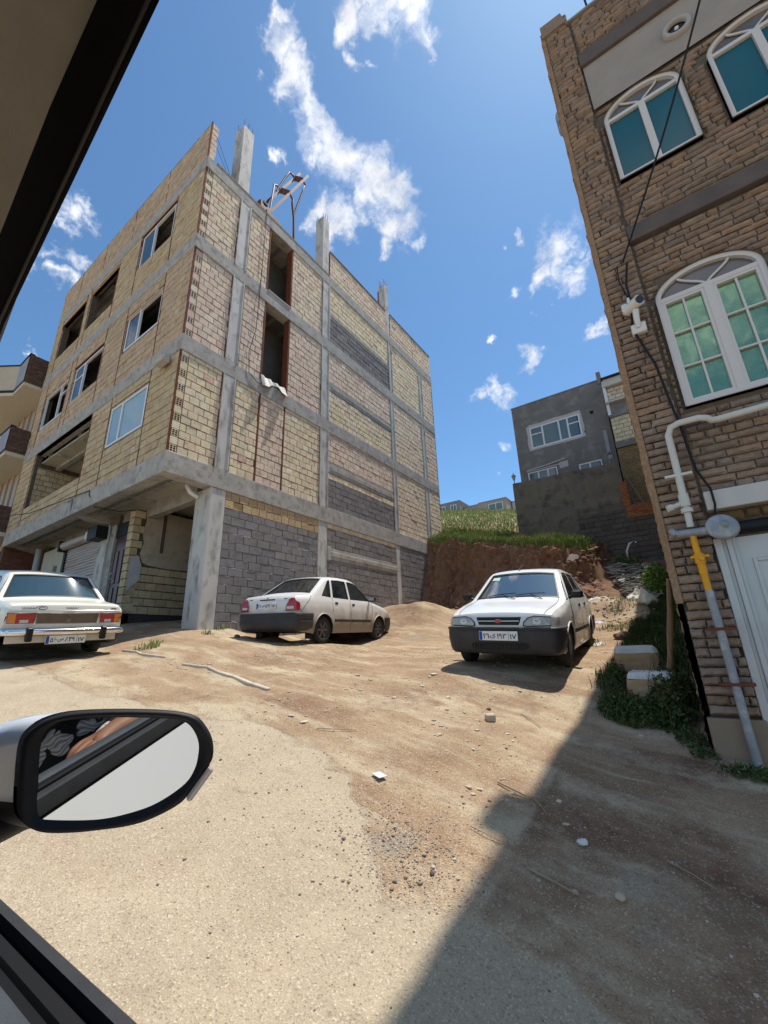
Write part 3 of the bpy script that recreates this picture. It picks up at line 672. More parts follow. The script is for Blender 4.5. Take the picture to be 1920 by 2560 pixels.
# ------------------------------------------------------------ right-hand house (facade y=4.8, side wall x=0)
HY=4.8; HXR=6.5; HZ=10.3; HB=17.5
rh=thing('stone_brick_house','three storey house faced in rough split bricks with arched white windows','house',(0,HY,.5))
SPL=[(.40,.30,.22),(.43,.325,.24),(.37,.28,.21),(.45,.33,.235),(.41,.305,.225),(.46,.32,.21),(.38,.3,.24),(.42,.285,.2)]
SPO=[(.3,.18,.09),(.27,.16,.08),(.22,.15,.1),(.25,.15,.08)]
splitm=mat('split_brick',(1,1,1),(.75,.74,.73),14,.85,.012,30,attr=True,c3=(.6,.57,.54),sc3=22,f3=.5,spec=.25)
mort_d=mat('mortar_dark',(.13,.10,.075),(.18,.145,.11),18,.95,.01,40)
def rough_bricks(mb,u0,u1,z0,z1,face,holefn=None,pal=SPL,rh_=.08,bl=.21,d=.02,palfn=None,clip=None):
    z=z0; row=0
    while z<z1-.02:
        u=u0-(bl*rnd(.3,.7) if row%2 else 0)
        hh=rh_*rnd(.93,1.07)
        while u<u1:
            L=bl*random.choice((.5,.62,1,1.1,1.25,1.4,1.0)); a=max(u,u0);b=min(u+L,u1)
            if clip:
                for (c0,c1,z0_,z1_) in clip:
                    if z0_<z+hh/2<z1_:
                        if a<c0<b and b>c0: b=min(b,c0)
                        elif a<c1<b: a=max(a,c1)
            uc=(a+b)/2
            if b-a>.03 and not(holefn and (holefn(uc,z+hh/2) or holefn(a+.02,z+hh/2) or holefn(b-.02,z+hh/2))):
                P=palfn(uc,z) if palfn else pal
                c=random.choice(P); k=rnd(.64,.92); c=(c[0]*k,c[1]*k*.98,c[2]*k*.98)
                nu,nv=6,4; vs=[];fs=[]; sd=rnd(0,100); dd=d*rnd(.75,1.25); tl=rnd(-.004,.004)
                A=a+.005;B=b-.005;Z0=z+.006;Z1=z+hh-.006
                for j in range(nv+1):
                    for i in range(nu+1):
                        s=i/nu;t=j/nv; x=A+(B-A)*s; y=Z0+(Z1-Z0)*t+tl*(s-.5)*2
                        e=min(s*(B-A),(1-s)*(B-A),t*(Z1-Z0)*1.3,(1-t)*(Z1-Z0)*1.3)
                        pr=dd*min(1,(e/.009))**.5 if e>0 else 0
                        w=pr+(.007*fbm((x*22+sd,y*34,sd),4)+.006*fbm((x*5+sd,y*9,sd),2) if e>0 else 0)
                        if e<=0:
                            x+=rnd(-.004,.004); y+=rnd(-.004,.004)
                        vs.append(face(x,w-.004,y))
                for j in range(nv):
                    for i in range(nu):
                        q=j*(nu+1)+i; fs.append((q,q+1,q+nu+2,q+nu+1))
                mb.add(vs,fs,c,False)
            u+=L
        z+=hh; row+=1
rface=lambda u,w,z:(u,HY-w,z)
WA=[(.42,1.26,6.88,7.95,.3),(1.52,2.4,6.88,7.95,.3),(2.7,3.6,6.88,7.95,.3)]
WC=[(.42,1.34,3.66,4.98,.3),(2.0,3.0,3.66,4.98,.3)]
def in_arch(u,z,w,g=.0):
    a,b,c,d,r=w; cx=(a+b)/2; hw=(b-a)/2
    if z<c-g or u<a-g or u>b+g: return False
    if z<=d: return True
    t=(u-cx)/(hw+g); return abs(t)<1 and z<d+(r+g)*math.sqrt(1-t*t)
def hole(u,z):
    if u>.34:
        if any(in_arch(u,z,w,.012) for w in WA+WC): return True
        if 5.9<z<6.13 or 9.17<z<9.45: return True
        if 8.25<z<9.2 : return True
        if z<2.75: return True
        if 5.88<z<5.92: return True
    return False
mb=MB(); rough_bricks(mb,.0,.34,.82,HZ+.2,rface,None); o=mb.build('brick_pier',splitm,rh)
mb=MB(); rough_bricks(mb,.36,3.9,2.75,HZ,lambda u,w,z:(u,HY+.05-w,z),hole,palfn=lambda u,z:SPL,clip=[(w[0]-.015,w[1]+.015,w[2]-.01,w[3]) for w in WA+WC]); o=mb.build('brick_facing',splitm,rh)
# wall core with window openings, as one sheet in the facade plane
def archpoly(w,n=14,g=0.):
    a,b,c,d,r=w; cx=(a+b)/2; hw=(b-a)/2+g
    p=[(a-g,c-g),(b+g,c-g)]
    for i in range(n+1):
        t=math.pi*i/n; p.append((cx+hw*math.cos(t),d+(r+g)*math.sin(t)))
    return p
mb=MB(); hl=[archpoly(w)[::1] for w in WA+WC]+[[(.4,.3),(3.3,.3),(3.3,2.28),(.4,2.28)]]
mb.sheet([(-.0,.1),(HXR,.1),(HXR,HZ+.0),(-.0,HZ+.0)],hl,lambda u,v:(u,HY+.07,v),.5,False)
o=mb.build('wall_core',mort_d,rh)
# reveals
for w in WA+WC:
    p=archpoly(w); n=len(p); mb=MB()
    mb.add([(a,HY+.0,b) for a,b in p]+[(a,HY+.22,b) for a,b in p],[(i,(i+1)%n,(i+1)%n+n,i+n) for i in range(n)])
    mb.build('window_reveal',mort_d,rh)
# side wall x = 0 (seen along its length): rough mortar-washed brick
sidem=mat('washed_side_wall',(.36,.22,.12),(.28,.17,.1),9,.9,.02,26,c3=(.42,.3,.19),sc3=30,f3=.5)
def sw(u,v):
    y=HY+.0+u*(HB-HY); z=.0+v*(HZ+.15)
    w=.05+.022*fbm((y*3,z*9,3),4)+.012*math.sin(z*75)*(.5+.5*fbm((y,z,9)))
    zz=max(z,base_min(y)); return (-w-.008*(y-HY)*.5,y,zz)
def base_min(y): return .45+.19*(y-HY)*.6
mb=MB(); mb.grid(sw,60,330,smooth=False,flip=True); mb.build('side_wall',sidem,rh)
mb=MB()
def edge(u,v):
    z=1.75+v*(HZ+.15-1.75); y=HY-.012+u*.02
    return (-.052-.02*fbm((y*3,z*9,3),4)+u*0,HY-.01,z) if u<.5 else (.005,HY-.012,z)
mb.grid(edge,1,120,smooth=False); mb.build('side_wall_return',sidem,rh)
MB().box((.0,HY+.3,.3),(HXR,HB,.35)).box((-.02,HB-.1,.3),(HXR,HB,HZ)).box((HXR-.1,HY+.08,.0),(HXR,HB,HZ)).box((-.0,HY+.3,HZ-.3),(HXR,HB,HZ-.05)).build('rear_shell',mort_d,rh)
# interior floors
MB().box((.05,HY+.35,3.0),(HXR-.1,HB-.2,3.2)).box((.05,HY+.35,6.1),(HXR-.1,HB-.2,6.3)).box((.05,HY+.35,9.3),(HXR-.1,HB-.2,9.5)).build('floor_slab',mat('pale_room',(.4,.42,.36),(.36,.38,.32),2,.9),rh)
MB().box((.05,HY+.75,.3),(HXR-.1,HY+.85,9.5)).build('interior_wall',mat('lime_reflection_wall',(.5,.7,.35),(.42,.6,.3),2,.9),rh)  # lime colour stands in for green reflections in the lower window
MB().box((.05,HY+.6,3.25),(.62,HY+.74,4.7)).box((.9,HY+.6,3.25),(1.1,HY+.74,4.85)).box((.5,HY+.6,4.1),(1.3,HY+.72,4.2)).build('room_shelf',mat('dark_shelf',(.03,.05,.04),None),rh)
# parapet
mb=MB(); mb.prism([(0-.03,HZ+.0),(-.03,HZ+.27),(.27,HZ+.25),(.3,HZ+.0)],HY-.04,HY+.34,'y'); mb.build('corner_pier_cap',mat('pier_cap',(.3,.22,.16),(.25,.18,.13),6,.9,.01,20),rh)
MB().box((.3,HY-.0,HZ),(HXR,HY+.25,HZ+.04)).build('coping',mat('grey_coping',(.3,.28,.26),(.25,.23,.21),6,.9),rh)
MB().tube([(.62,HY+.1,HZ),(.6,HY+.1,HZ+1.3)],.015,6).build('aerial_rod',blackm,rh)
# plain bands
bandm=mat('grey_band',(.1,.08,.075),(.14,.115,.1),4,.9,.004,20)
MB().box((.34,HY-.02,5.9),(HXR,HY+.07,6.12),None,.006).build('stone_band',bandm,rh)
MB().box((.34,HY-.03,9.18),(HXR,HY+.07,9.44),None,.006).build('stone_band',bandm,rh)
cem=mat('cement_render',(.2,.165,.13),(.28,.235,.185),5,.9,.02,12,c3=(.07,.055,.045),sc3=2.5,f3=.5)
mb=MB(); mb.sheet([(.36,8.3),(HXR,8.3),(HXR,9.18),(.36,9.18)],[[(1.38+.12*math.cos(t),8.72+.12*math.sin(t)) for t in np.linspace(0,2*math.pi,20)[:-1]]],lambda u,v:(u,HY+.02,v),.2)
mb.build('cement_frieze',mat('pale_render',(.3,.265,.23),(.36,.315,.27),3,.9,.003,20),rh)
# porthole
ph=MB().lathe([(.10,0),(.10,.05),(.125,.06),(.15,.05),(.15,0)],28,Matrix.Translation((1.38,HY+.02,8.72))@Matrix.Rotation(R(90),4,'X')).build('round_window',mat('porthole_ring',(.4,.37,.34),None,rough=.7),rh)
MB().lathe([(.001,0),(.1,0)],28,Matrix.Translation((1.38,HY+.03,8.72))@Matrix.Rotation(R(90),4,'X')).build('pane',glass_dark,ph)
MB().lathe([(.001,.02),(.02,.02),(.024,0)],12,Matrix.Translation((1.38,HY+.01,8.72))@Matrix.Rotation(R(90),4,'X')).build('bulb',upvc,ph)
# arched windows
frm=mat('offwhite_window_frame',(.62,.58,.54),None,rough=.4,spec=.5)  # plain off-white frame colour
teal=mat('teal_reflective_glass',(.0,.085,.11),(.004,.1,.125),.8,.12,spec=.7)
teal2=mat('clear_green_glass',(.36,.6,.38),None,rough=.01,spec=.8,metal=.7,alpha=.5)
def archwin(w,parent,rich=False):
    a,b,c,d,r=w; cx=(a+b)/2; y=HY+.05; f=MB(); t=.05
    o_=archpoly(w,16,-.0); i_=[(a+t,c+t),(b-t,c+t)]+[(cx+((b-a)/2-t)*math.cos(math.pi*k/16),d+(r-t)*math.sin(math.pi*k/16)) for k in range(17)]
    n=len(o_)
    vs=[(p[0],y-.03,p[1]) for p in o_]+[(p[0],y-.03,p[1]) for p in i_]+[(p[0],y+.05,p[1]) for p in i_]+[(p[0],y+.05,p[1]) for p in o_]
    fs=[]
    for k in range(n):
        m_=(k+1)%n; fs+= [(k,m_,m_+n,k+n),(k+n,m_+n,m_+2*n,k+2*n),(k,k+3*n,m_+3*n,m_)]
    f.add(vs,fs)
    f.box((a+t,y-.025,d-.03),(b-t,y+.045,d+.02)); f.box((cx-.035,y-.028,c+t),(cx+.035,y+.048,d-.03))
    # fan bars in the arch
    for sg in (-1,1):
        pts=[]
        for k in range(9):
            q=k/8; ang=math.pi*.5*(1-q)
            pts.append((cx+sg*((b-a)/2*.72*math.cos(ang) if False else ((b-a)/2*.50*math.sin(q*math.pi/2)+.0)),y+.0,d+.02+(r-.05)*(.92*math.sin(q*math.pi/2) if False else q**.75*.86)))
        f.tube(pts,.014,6)
    o=f.build('window_frame',frm,parent)
    g=MB(); 
    if not rich:
        g.box((a+t,y+.01,c+t),(cx-.035,y+.02,d-.03)); g.box((cx+.035,y+.01,c+t),(b-t,y+.02,d-.03)); g.build('pane',teal,o)
    else:
        mu=MB()
        for (p,q) in ((a+t,cx-.035),(cx+.035,b-t)):
            k=.03
            mu.box((p,y-.02,c+t),(p+k,y+.03,d-.03)); mu.box((q-k,y-.02,c+t),(q,y+.03,d-.03)); mu.box((p+k,y-.02,c+t),(q-k,y+.03,c+t+k)); mu.box((p+k,y-.02,d-.06),(q-k,y+.03,d-.03))
            mu.box(((p+q)/2-.009,y-.01,c+t+k),((p+q)/2+.009,y+.02,d-.06))
            for zf in (1/3,2/3): z=c+t+(d-.03-c-t)*zf; mu.box((p+k,y-.011,z-.009),(q-k,y+.019,z+.009))
        mu.build('casement_bars',frm,o)
        gg=MB().box((a+t,y+.022,c+t),(b-t,y+.028,d-.03)).build('pane',teal2,o)
    fan=MB(); n=16; P=[(cx+((b-a)/2-t)*math.cos(math.pi*k/n),y+.015,d+.01+(r-t)*math.sin(math.pi*k/n)) for k in range(n+1)]
    fan.add(P,[tuple(range(n+1))]); fan.build('fanlight',mat('fanlight_glass',(.1,.1,.1),(.16,.15,.15),3,.06,spec=.8),o)
    return o
for w in WA: archwin(w,rh)
archwin(WC[0],rh,True); archwin(WC[1],rh,True)
# window grille + things inside the lower window
mb=MB()
for x in np.arange(.5,1.3,.085): mb.tube([(x,HY+.2,3.7),(x,HY+.2,4.95)],.006,5)
for z in (3.95,4.35,4.7): mb.bar((.45,HY+.2,z),(1.32,HY+.2,z),.01,.02)
mb.build('inside_grille',mat('grille_dark',(.03,.05,.035),None,rough=.5),rh)
# plinth, garage opening, lintel
MB().box((-.03,HY-.045,.1),(.36,HY+.06,.8),None,.008).build('cement_plinth',mat('plinth_cement',(.25,.19,.13),(.3,.23,.16),4,.9,.005,20),rh)
MB().box((.36,HY-.06,2.56),(3.4,HY+.07,2.74),None,.006).build('white_lintel',mat('white_trim',(.58,.55,.5),(.52,.49,.45),4,.6),rh)
mb=MB(); rough_bricks(mb,.37,3.3,2.46,2.56,lambda u,w,z:(u,HY+.05-w,z),None,[(.3,.2,.1),(.26,.17,.09)],rh_=.1,bl=.18); mb.build('brick_soldier',splitm,rh)
MB().tube([(.4,HY+.04,2.38),(3.3,HY+.04,2.38)],.06,14).build('black_roller_bar',blackm,rh)
dm=mat('white_garage_door',(.55,.53,.5),(.5,.48,.45),2,.25,spec=.6,coat=.4)
dj=MB()
for k,(a,b,yy) in enumerate(((.34,.40,.0),(.40,.43,.025),(.43,.47,.005),(.47,.5,.03))): dj.box((a,HY+yy,.35),(b,HY+.12,2.3),None,.005)
dj.build('door_jamb',dm,rh)
gd=MB().box((.5,HY+.06,.3),(3.2,HY+.1,2.3)).build('garage_door',dm,rh)
mb=MB()
for a,b,c,d in ((.58,1.7,.5,2.1),(1.85,3.0,.5,2.1)):
    mb.box((a,HY+.045,c),(a+.03,HY+.061,d),None,.004); mb.box((b-.03,HY+.045,c),(b,HY+.061,d),None,.004); mb.box((a+.03,HY+.045,c),(b-.03,HY+.061,c+.03),None,.004); mb.box((a+.03,HY+.045,d-.03),(b-.03,HY+.061,d),None,.004)
mb.build('door_moulding',dm,gd)
# --- gas line: pipe, regulator, valve : a thing fixed to the house -> part of it? it hangs from the wall: own object
gp=thing('gas_pipe','gas riser on the brick pier, white above, yellow valve, bare grey below','gas pipe',(.22,HY-.1,.48))
wp=mat('white_pipe_paint',(.62,.6,.54),(.56,.54,.48),5,.5)
yp=mat('yellow_pipe_paint',(.75,.36,.02),(.68,.32,.02),6,.5)
gpm=mat('worn_galvanised',(.25,.27,.28),(.34,.35,.36),12,.55,.002,40,c3=(.5,.49,.47),sc3=9,f3=.4,metal=.3)
py=HY-.1
MB().tube([(2.8,py,3.42),(1.0,py,3.41),(.62,py,3.40),(.57,py,3.405),(.54,py-.02,3.43),(.48,py-.03,3.45),(.32,py-.03,3.45),(.25,py-.02,3.43),(.215,py,3.36),(.21,py,2.95),(.205,py,2.72)],.031,14).build('white_pipe',wp,gp)
MB().tube([(.205,py,2.74),(.205,py,2.62)],.042,12).tube([(.205,py,2.6),(.205,py,2.56)],.05,10).tube([(.2,py,2.66),(.1,py-.02,2.63)],.024,10).tube([(.1,py-.02,2.63),(.06,py-.03,2.62)],.034,8).tube([(.205,py,2.62),(.2,py,2.42)],.028,12).build('brass_tee',wp,gp)
MB().box((.1,HY-.13,2.92),(.32,HY-.06,2.945)).build('pipe_clip',wp,gp); MB().box((1.12,HY-.13,3.36),(1.15,HY-.03,3.5)).build('pipe_clip',wp,gp)
rg=MB().lathe([(.001,-.05),(.05,-.05),(.055,-.035),(.1,-.03),(.118,-.018),(.122,-.004),(.122,.004),(.118,.018),(.1,.03),(.05,.045),(.03,.05),(.03,.075),(.001,.078)],28,Matrix.Translation((.42,py-.05,2.37))@Matrix.Rotation(R(75),4,'X')@Matrix.Rotation(R(10),4,'Y')).build('pressure_regulator',gpm,gp)
MB().tube([(.08,py,2.37),(.36,py-.02,2.36)],.038,12).tube([(.08,py,2.37),(.04,py,2.42)],.03,10).build('regulator_body',gpm,gp)
MB().tube([(.2,py,2.34),(.2,py,2.2),(.205,py,2.15)],.026,12).tube([(.205,py,2.17),(.205,py,2.08)],.04,10).tube([(.205,py,2.1),(.207,py,1.98)],.032,12).tube([(.205,py-.0,2.12),(.215,py-.07,2.12)],.02,8).box((.14,py-.02,2.13),(.28,py+.01,2.155),None,.004).tube([(.207,py,2.0),(.21,py,1.82)],.027,12).build('yellow_valve',yp,gp)
MB().tube([(.21,py,1.84),(.215,py,1.5),(.22,py,1.2),(.222,py,.8),(.23,py,.38)],.032,14).build('grey_pipe',gpm,gp)
MB().box((.12,HY-.135,1.5),(.33,HY-.06,1.525)).build('pipe_clip',rust,gp); MB().box((.11,HY-.135,1.06),(.35,HY-.06,1.085)).build('pipe_clip',rust,gp)
# cctv camera
cv=thing('security_camera','white dome security camera on a bracket at the edge of the brick pier','camera',(.2,HY-.06,4.7))
whm=mat('white_plastic',(.68,.66,.62),None,rough=.4,spec=.4)
MB().box((.14,HY-.1,4.62),(.28,HY-.03,4.74),None,.01).build('wall_bracket',whm,cv)
MB().tube([(.21,HY-.1,4.68),(.21,HY-.13,4.78),(.22,HY-.13,4.88)],[.025,.03,.033],12).build('arm',whm,cv)
MB().tube([(.15,HY-.06,4.96),(.27,HY-.2,4.94)],.06,16).box((.1,HY-.12,4.93),(.16,HY-.04,5.03),None,.01).build('housing',whm,cv)
MB().tube([(.27,HY-.2,4.94),(.283,HY-.215,4.938)],.042,16).build('lens',mat('lens_dark',(.02,.012,.01),None,rough=.1,spec=.8),cv)
MB().tube([(.18,HY-.1,5.02),(.18,HY-.1,5.09)],[.02,.014],8).build('sensor_stub',whm,cv)
# cables
cb=thing('power_cable','black cable looping down the brick pier past the camera to the garage lintel','cable',(.3,HY-.05,2.6))
MB().tube([(.26,HY-.05,5.6),(.2,HY-.07,5.3),(.2,HY-.06,5.05)],.012,6).tube([(.16,HY-.04,5.62),(.14,HY-.06,5.4),(.19,HY-.06,5.1)],.007,6).tube([(.19,HY-.07,4.95),(.15,HY-.08,4.7),(.2,HY-.06,4.5),(.27,HY-.055,4.2),(.3,HY-.055,3.8),(.33,HY-.05,3.45)],.013,6).tube([(.33,HY-.05,3.45),(.34,HY-.06,3.2),(.36,HY-.07,2.95),(.42,HY-.09,2.75),(.42,HY-.09,2.6),(.39,HY-.06,2.45)],.011,6).build('cable_run',cable,cb)
sp=MB()
pts=[]
for i in range(25):
    t=i/24; x=.22+t*1.95; z=5.62+(9.2-5.62)*t-.25*math.sin(math.pi*t); pts.append((x,HY-.06-t*1.6,z))
sp.tube(pts,.011,6); o=sp.build('overhead_cable',cable); tag(o,'black overhead wire crossing diagonally in front of the arched windows','wire')
# rooftop unit (its shadow falls on the road)
tk=thing('water_tank','galvanised water tank on the roof edge of the rough brick house','tank',(.1,6.4,HZ))
MB().tube([(.13,6.66,HZ+1.05),(.13,6.98,HZ+1.05)],.27,20).build('tank_body',gpm,tk)
for yy in (6.76,6.92): MB().box((.02,yy,HZ-.05),(.34,yy+.05,HZ+.8)).build('stand_leg',gpm,tk)
# weathered timber propped on the side wall
tm=mat('old_timber',(.2,.11,.06),(.32,.2,.12),6,.85,.008,20,stretch=(6,6,1))
mb=MB(); mb.tube([(-.3,6.0,.85),(-.29,6.0,1.05),(-.24,6.0,1.25),(-.19,6,1.5),(-.14,6.0,1.75),(-.085,6.0,2.12)],[.03,.036,.028,.036,.03,.02],7,smooth=False); o=mb.build('timber_prop',tm); tag(o,'dark weathered timber propped against the side of the rough brick house','timber')
# ------------------------------------------------------------ grey rendered house behind, with retaining wall
grend=mat('grey_render',(.17,.163,.152),(.22,.21,.195),1.2,.9,.003,14,c3=(.27,.255,.235),sc3=2.2,f3=.3)
gh=thing('grey_house','grey cement rendered house standing above the retaining wall on the slope','house',(-3.2,20,6))
mb=MB(); hl=[[(-4.64,10.64),(-2.24,10.64),(-2.24,11.84),(-4.64,11.84)],[(-5.02,8.9),(-3.6,8.9),(-3.6,9.48),(-5.02,9.48)],[(-2.69,8.8),(-1.68,8.8),(-1.68,9.29),(-2.69,9.29)],[(-1.78,11.6),(-1.64,11.6),(-1.64,11.76),(-1.78,11.76)]]
mb.sheet([(-5.38,5),(-1.08,5),(-1.08,13.2),(-5.38,13.22)],hl,lambda u,v:(u,20,v),1.,False)
mb.box((-5.38,20.01,5),(-5.25,28,13.2)); mb.box((-1.2,20.01,5),(-1.08,28,13.2)); mb.box((-5.38,28,5),(-1.08,28.1,13.2)); mb.box((-5.25,20.3,13.0),(-1.2,28,13.1))
mb.build('wall',grend,gh)
MB().box((-5.4,19.97,13.2),(-1.06,20.2,13.25)).build('coping',MATS['grey_coping'],gh)
MB().box((-1.22,19.95,13.0),(-1.04,20.25,13.62)).build('parapet_stub',grend,gh)
wm=mat('bright_window_frame',(.8,.8,.82),None,rough=.4)
g1=win(-4.62,-2.26,10.66,11.82,19.98,[-4.02,-3.25,-2.78] if False else [-4.0,-3.22,-2.82],gh,glassm,trans=[(-4.58,-4.0,11.42),(-2.82,-2.3,11.42)],fr=.07)
win(-5.0,-3.62,8.9,9.46,19.98,[-4.5,-4.05],gh,glassm,fr=.06); win(-2.67,-1.7,8.8,9.27,19.98,[-2.2],gh,glassm,fr=.06)
mb=MB()
pl=[(-4.78,10.5)]
ou=[(-4.74,10.56),(-3.8,10.58),(-2.9,10.55),(-2.14,10.57),(-2.13,11.2),(-2.16,11.75),(-2.2,11.98),(-2.9,11.97),(-3.4,12.0),(-4.1,11.96),(-4.6,12.0),(-4.78,11.86),(-4.74,11.4),(-4.79,11.0)]
mb.sheet(ou,[[(-4.62,10.66),(-2.26,10.66),(-2.26,11.82),(-4.62,11.82)]],lambda u,v:(u+.012*fbm((u*9,v*9,0)),19.985,v+.012*fbm((v*9,u*9,5))),.12)
mb.build('plaster_surround',mat('pale_plaster',(.55,.52,.5),(.48,.45,.43),6,.9),gh)
MB().box((-5.05,19.985,9.5),(-3.2,19.995,9.56)).box((-3.5,19.98,9.3),(-3.1,19.993,9.62)).build('plaster_patch',MATS['pale_plaster'],gh)
MB().tube([(-5.0,19.9,9.56),(-4,19.9,9.62),(-3.2,19.9,9.72)],.02,6).build('gutter_pipe',upvc,gh)
MB().box((-1.42,19.96,8.9),(-1.28,20.0,10.6)).build('grey_conduit',pvc,gh)
MB().box((-1.77,20.05,11.61),(-1.65,20.2,11.75)).build('vent_opening',MATS['hollow_shade'],gh)  # near-black box fills the vent hole in place of its shade
rw_=thing('retaining_wall','dark stained cement retaining wall below the grey house','wall',(-3.1,18,5))
mb=MB(); mb.sheet([(-5.26,4.0),(-.9,4.0),(-.9,6.2),(-1.02,8.12),(-1.12,8.22),(-5.24,8.34)],[],lambda u,v:(u,18+.03*fbm((u*1.5,v*1.5,2)),v),.2)
mb.box((-5.26,18.04,4.5),(-1.1,18.25,8.2)); mb.box((-5.26,18.25,5),(-5.1,20,8.3)); mb.build('wall_face',mat('stained_cement',(.14,.13,.11),(.2,.185,.155),1.6,.95,.012,9,c3=(.05,.046,.04),sc3=1.8,f3=.45),rw_)
mb=MB(); blocks(mb,-2.8,3.2,3.9,6.25,lambda u,w,z:(u,17.93-w,z),[(.13,.122,.12),(.16,.15,.145),(.1,.095,.092),(.14,.125,.115)],bl=.38,rh=.2,gh=.02,gv=.012,d=.03); mb.build('block_footing',clay2,rw_)
MB().box((-2.8,17.935,3.6),(3.2,17.99,6.25)).build('mortar_bed',mort_d,rw_)
def lamp(x,y,z,label):
    t=thing('wall_lamp',label,'lamp',(x,y,z),'lanterns on the retaining wall')
    MB().lathe([(.05,0),(.05,.03),(.02,.05),(.018,.22),(.04,.24)],10,Matrix.Translation((x,y,z))).build('post',blackm,t)
    MB().lathe([(.05,.24),(.1,.42),(.085,.43)],6,Matrix.Translation((x,y,z)),smooth=False).build('lantern_glass',mat('lantern_glass',(.3,.33,.36),None,rough=.2),t)
    MB().lathe([(.12,.42),(.05,.5),(.02,.52),(.015,.58),(.001,.6)],6,Matrix.Translation((x,y,z)),smooth=False).build('cap',blackm,t)
lamp(-5.18,18.1,8.3,'black lantern at the left end of the retaining wall'); lamp(-1.22,18.1,8.18,'black lantern at the right end of the retaining wall, near the yellow brick building')
# brick building to the right of the grey house
yb=thing('brick_house','yellow brick building with unfinished upper floor squeezed behind the grey house','building',(.6,20,5))
mb=MB(); blocks(mb,-1.0,2.2,5.9,9.4,lambda u,w,z:(u,19.6-w,z),[(.36,.27,.14),(.4,.3,.16),(.33,.24,.13)],rh=.085,bl=.24,gh=.016,gv=.01,d=.02); mb.build('yellow_brick_wall',clay2,yb)
mb=MB(); blocks(mb,-1.0,2.2,9.7,10.9,lambda u,w,z:(u,19.6-w,z),YEL,rh=.2,bl=.3); blocks(mb,-1.0,2.2,11.6,12.4,lambda u,w,z:(u,19.6-w,z),MIX); mb.build('brick_panel',clay2,yb)
MB().box((-1.02,19.61,5),(2.4,27,12.6)).build('wall_core',mort_d,yb)
MB().box((-1.02,19.5,9.4),(2.4,19.62,9.7)).box((-1.02,19.5,10.9),(2.4,19.62,11.6)).build('concrete_beam',grend,yb)
MB().box((-1.05,19.3,11.55),(2.4,19.6,11.62)).box((-.98,19.35,12.4),(2.4,19.62,12.75)).build('white_trim',MATS['white_trim'],yb)
MB().box((-1.04,19.25,12.75),(2.4,19.9,12.84)).build('roof_edge',blackm,yb)
MB().box((-1.04,19.45,11.0),(-.92,19.62,12.75)).build('white_trim',upvc,yb)
ob=thing('brick_parapet','orange brick garden wall with leaning planks between the grey and rough brick houses','wall',(0,17.9,5.9))
OR=[(.4,.16,.07),(.45,.2,.08),(.36,.13,.06)]
mb=MB(); blocks(mb,-1.05,2.5,5.85,6.35,lambda u,w,z:(u,17.9-w,z),OR,rh=.075,bl=.22,gh=.014,gv=.008,d=.02); blocks(mb,-1.12,-.86,6.35,7.3,lambda u,w,z:(u,17.9-w,z),OR,rh=.075,bl=.22,gh=.014,gv=.008,d=.02); mb.build('brick_panel',clay2,ob)
MB().box((-1.12,17.905,5.85),(2.5,18.0,6.35)).box((-1.12,17.905,6.35),(-.87,18.0,7.3)).build('mortar_bed',mort_d,ob)
pk=mat('grey_plank',(.2,.19,.17),(.26,.24,.22),5,.85)
o=MB().bar((-.42,18.3,6.3),(-.95,18.3,8.0),.16,.04).build('plank',pk); tag(o,'wide grey plank leaning behind the orange brick wall','plank','planks behind the orange brick wall')
o=MB().bar((-.68,18.2,6.3),(-.92,18.2,7.1),.07,.04).build('plank',pk); tag(o,'short narrow plank leaning behind the orange brick wall','plank','planks behind the orange brick wall')
# houses on the skyline
def hh(name,x0,x1,y,z0,z1,m,wins,label,roof=None):
    t=thing(name,label,'house',((x0+x1)/2,y,z0))
    MB().box((x0,y,z0-2),(x1,y+7,z1)).build('wall',m,t); MB().box((x0-.15,y-.15,z1),(x1+.15,y+7.1,z1+.18)).build('roof',MATS['grey_coping'],t)
    for (a,b,c,d) in wins:
        o=MB().box((a,y-.1,c),(b,y+.0-.01,c+.12)).box((a,y-.1,d-.12),(b,y-.01,d)).box((a,y-.1,c+.12),(a+.12,y-.01,d-.12)).box((b-.12,y-.1,c+.12),(b,y-.01,d-.12)).box(((a+b)/2-.05,y-.1,c+.12),((a+b)/2+.05,y-.01,d-.12)).build('window',wm,t)
        MB().box((a+.12,y-.05,c+.12),(b-.12,y-.02,d-.12)).build('pane',glassm,o)
    return t
hg=mat('hill_grey',(.2,.2,.2),(.26,.26,.25),.5,.9); hb=mat('hill_tan',(.3,.26,.22),(.36,.32,.27),.5,.9)
hh('hill_house',-52,-43.9,100,34.5,38.6,hg,[(-49.8,-48.2,36,37.9),(-46.6,-44.9,35.9,37.8)],'flat roofed grey house on the skyline at the edge of the unfinished building')
hh('hill_house',-43.8,-38.4,102,33.5,37.0,hb,[],'low tan shed between two houses on the skyline')
hh('hill_house',-38.2,-31.0,99,32.4,36.2,hb,[(-35.6,-31.9,33.4,35.4)],'tan house with one wide window on the grassy skyline')
hh('hill_house',-30.8,-27,103,32.0,36.0,MATS['pale_plaster'],[],'pale house fragment on the skyline beside the retaining wall')
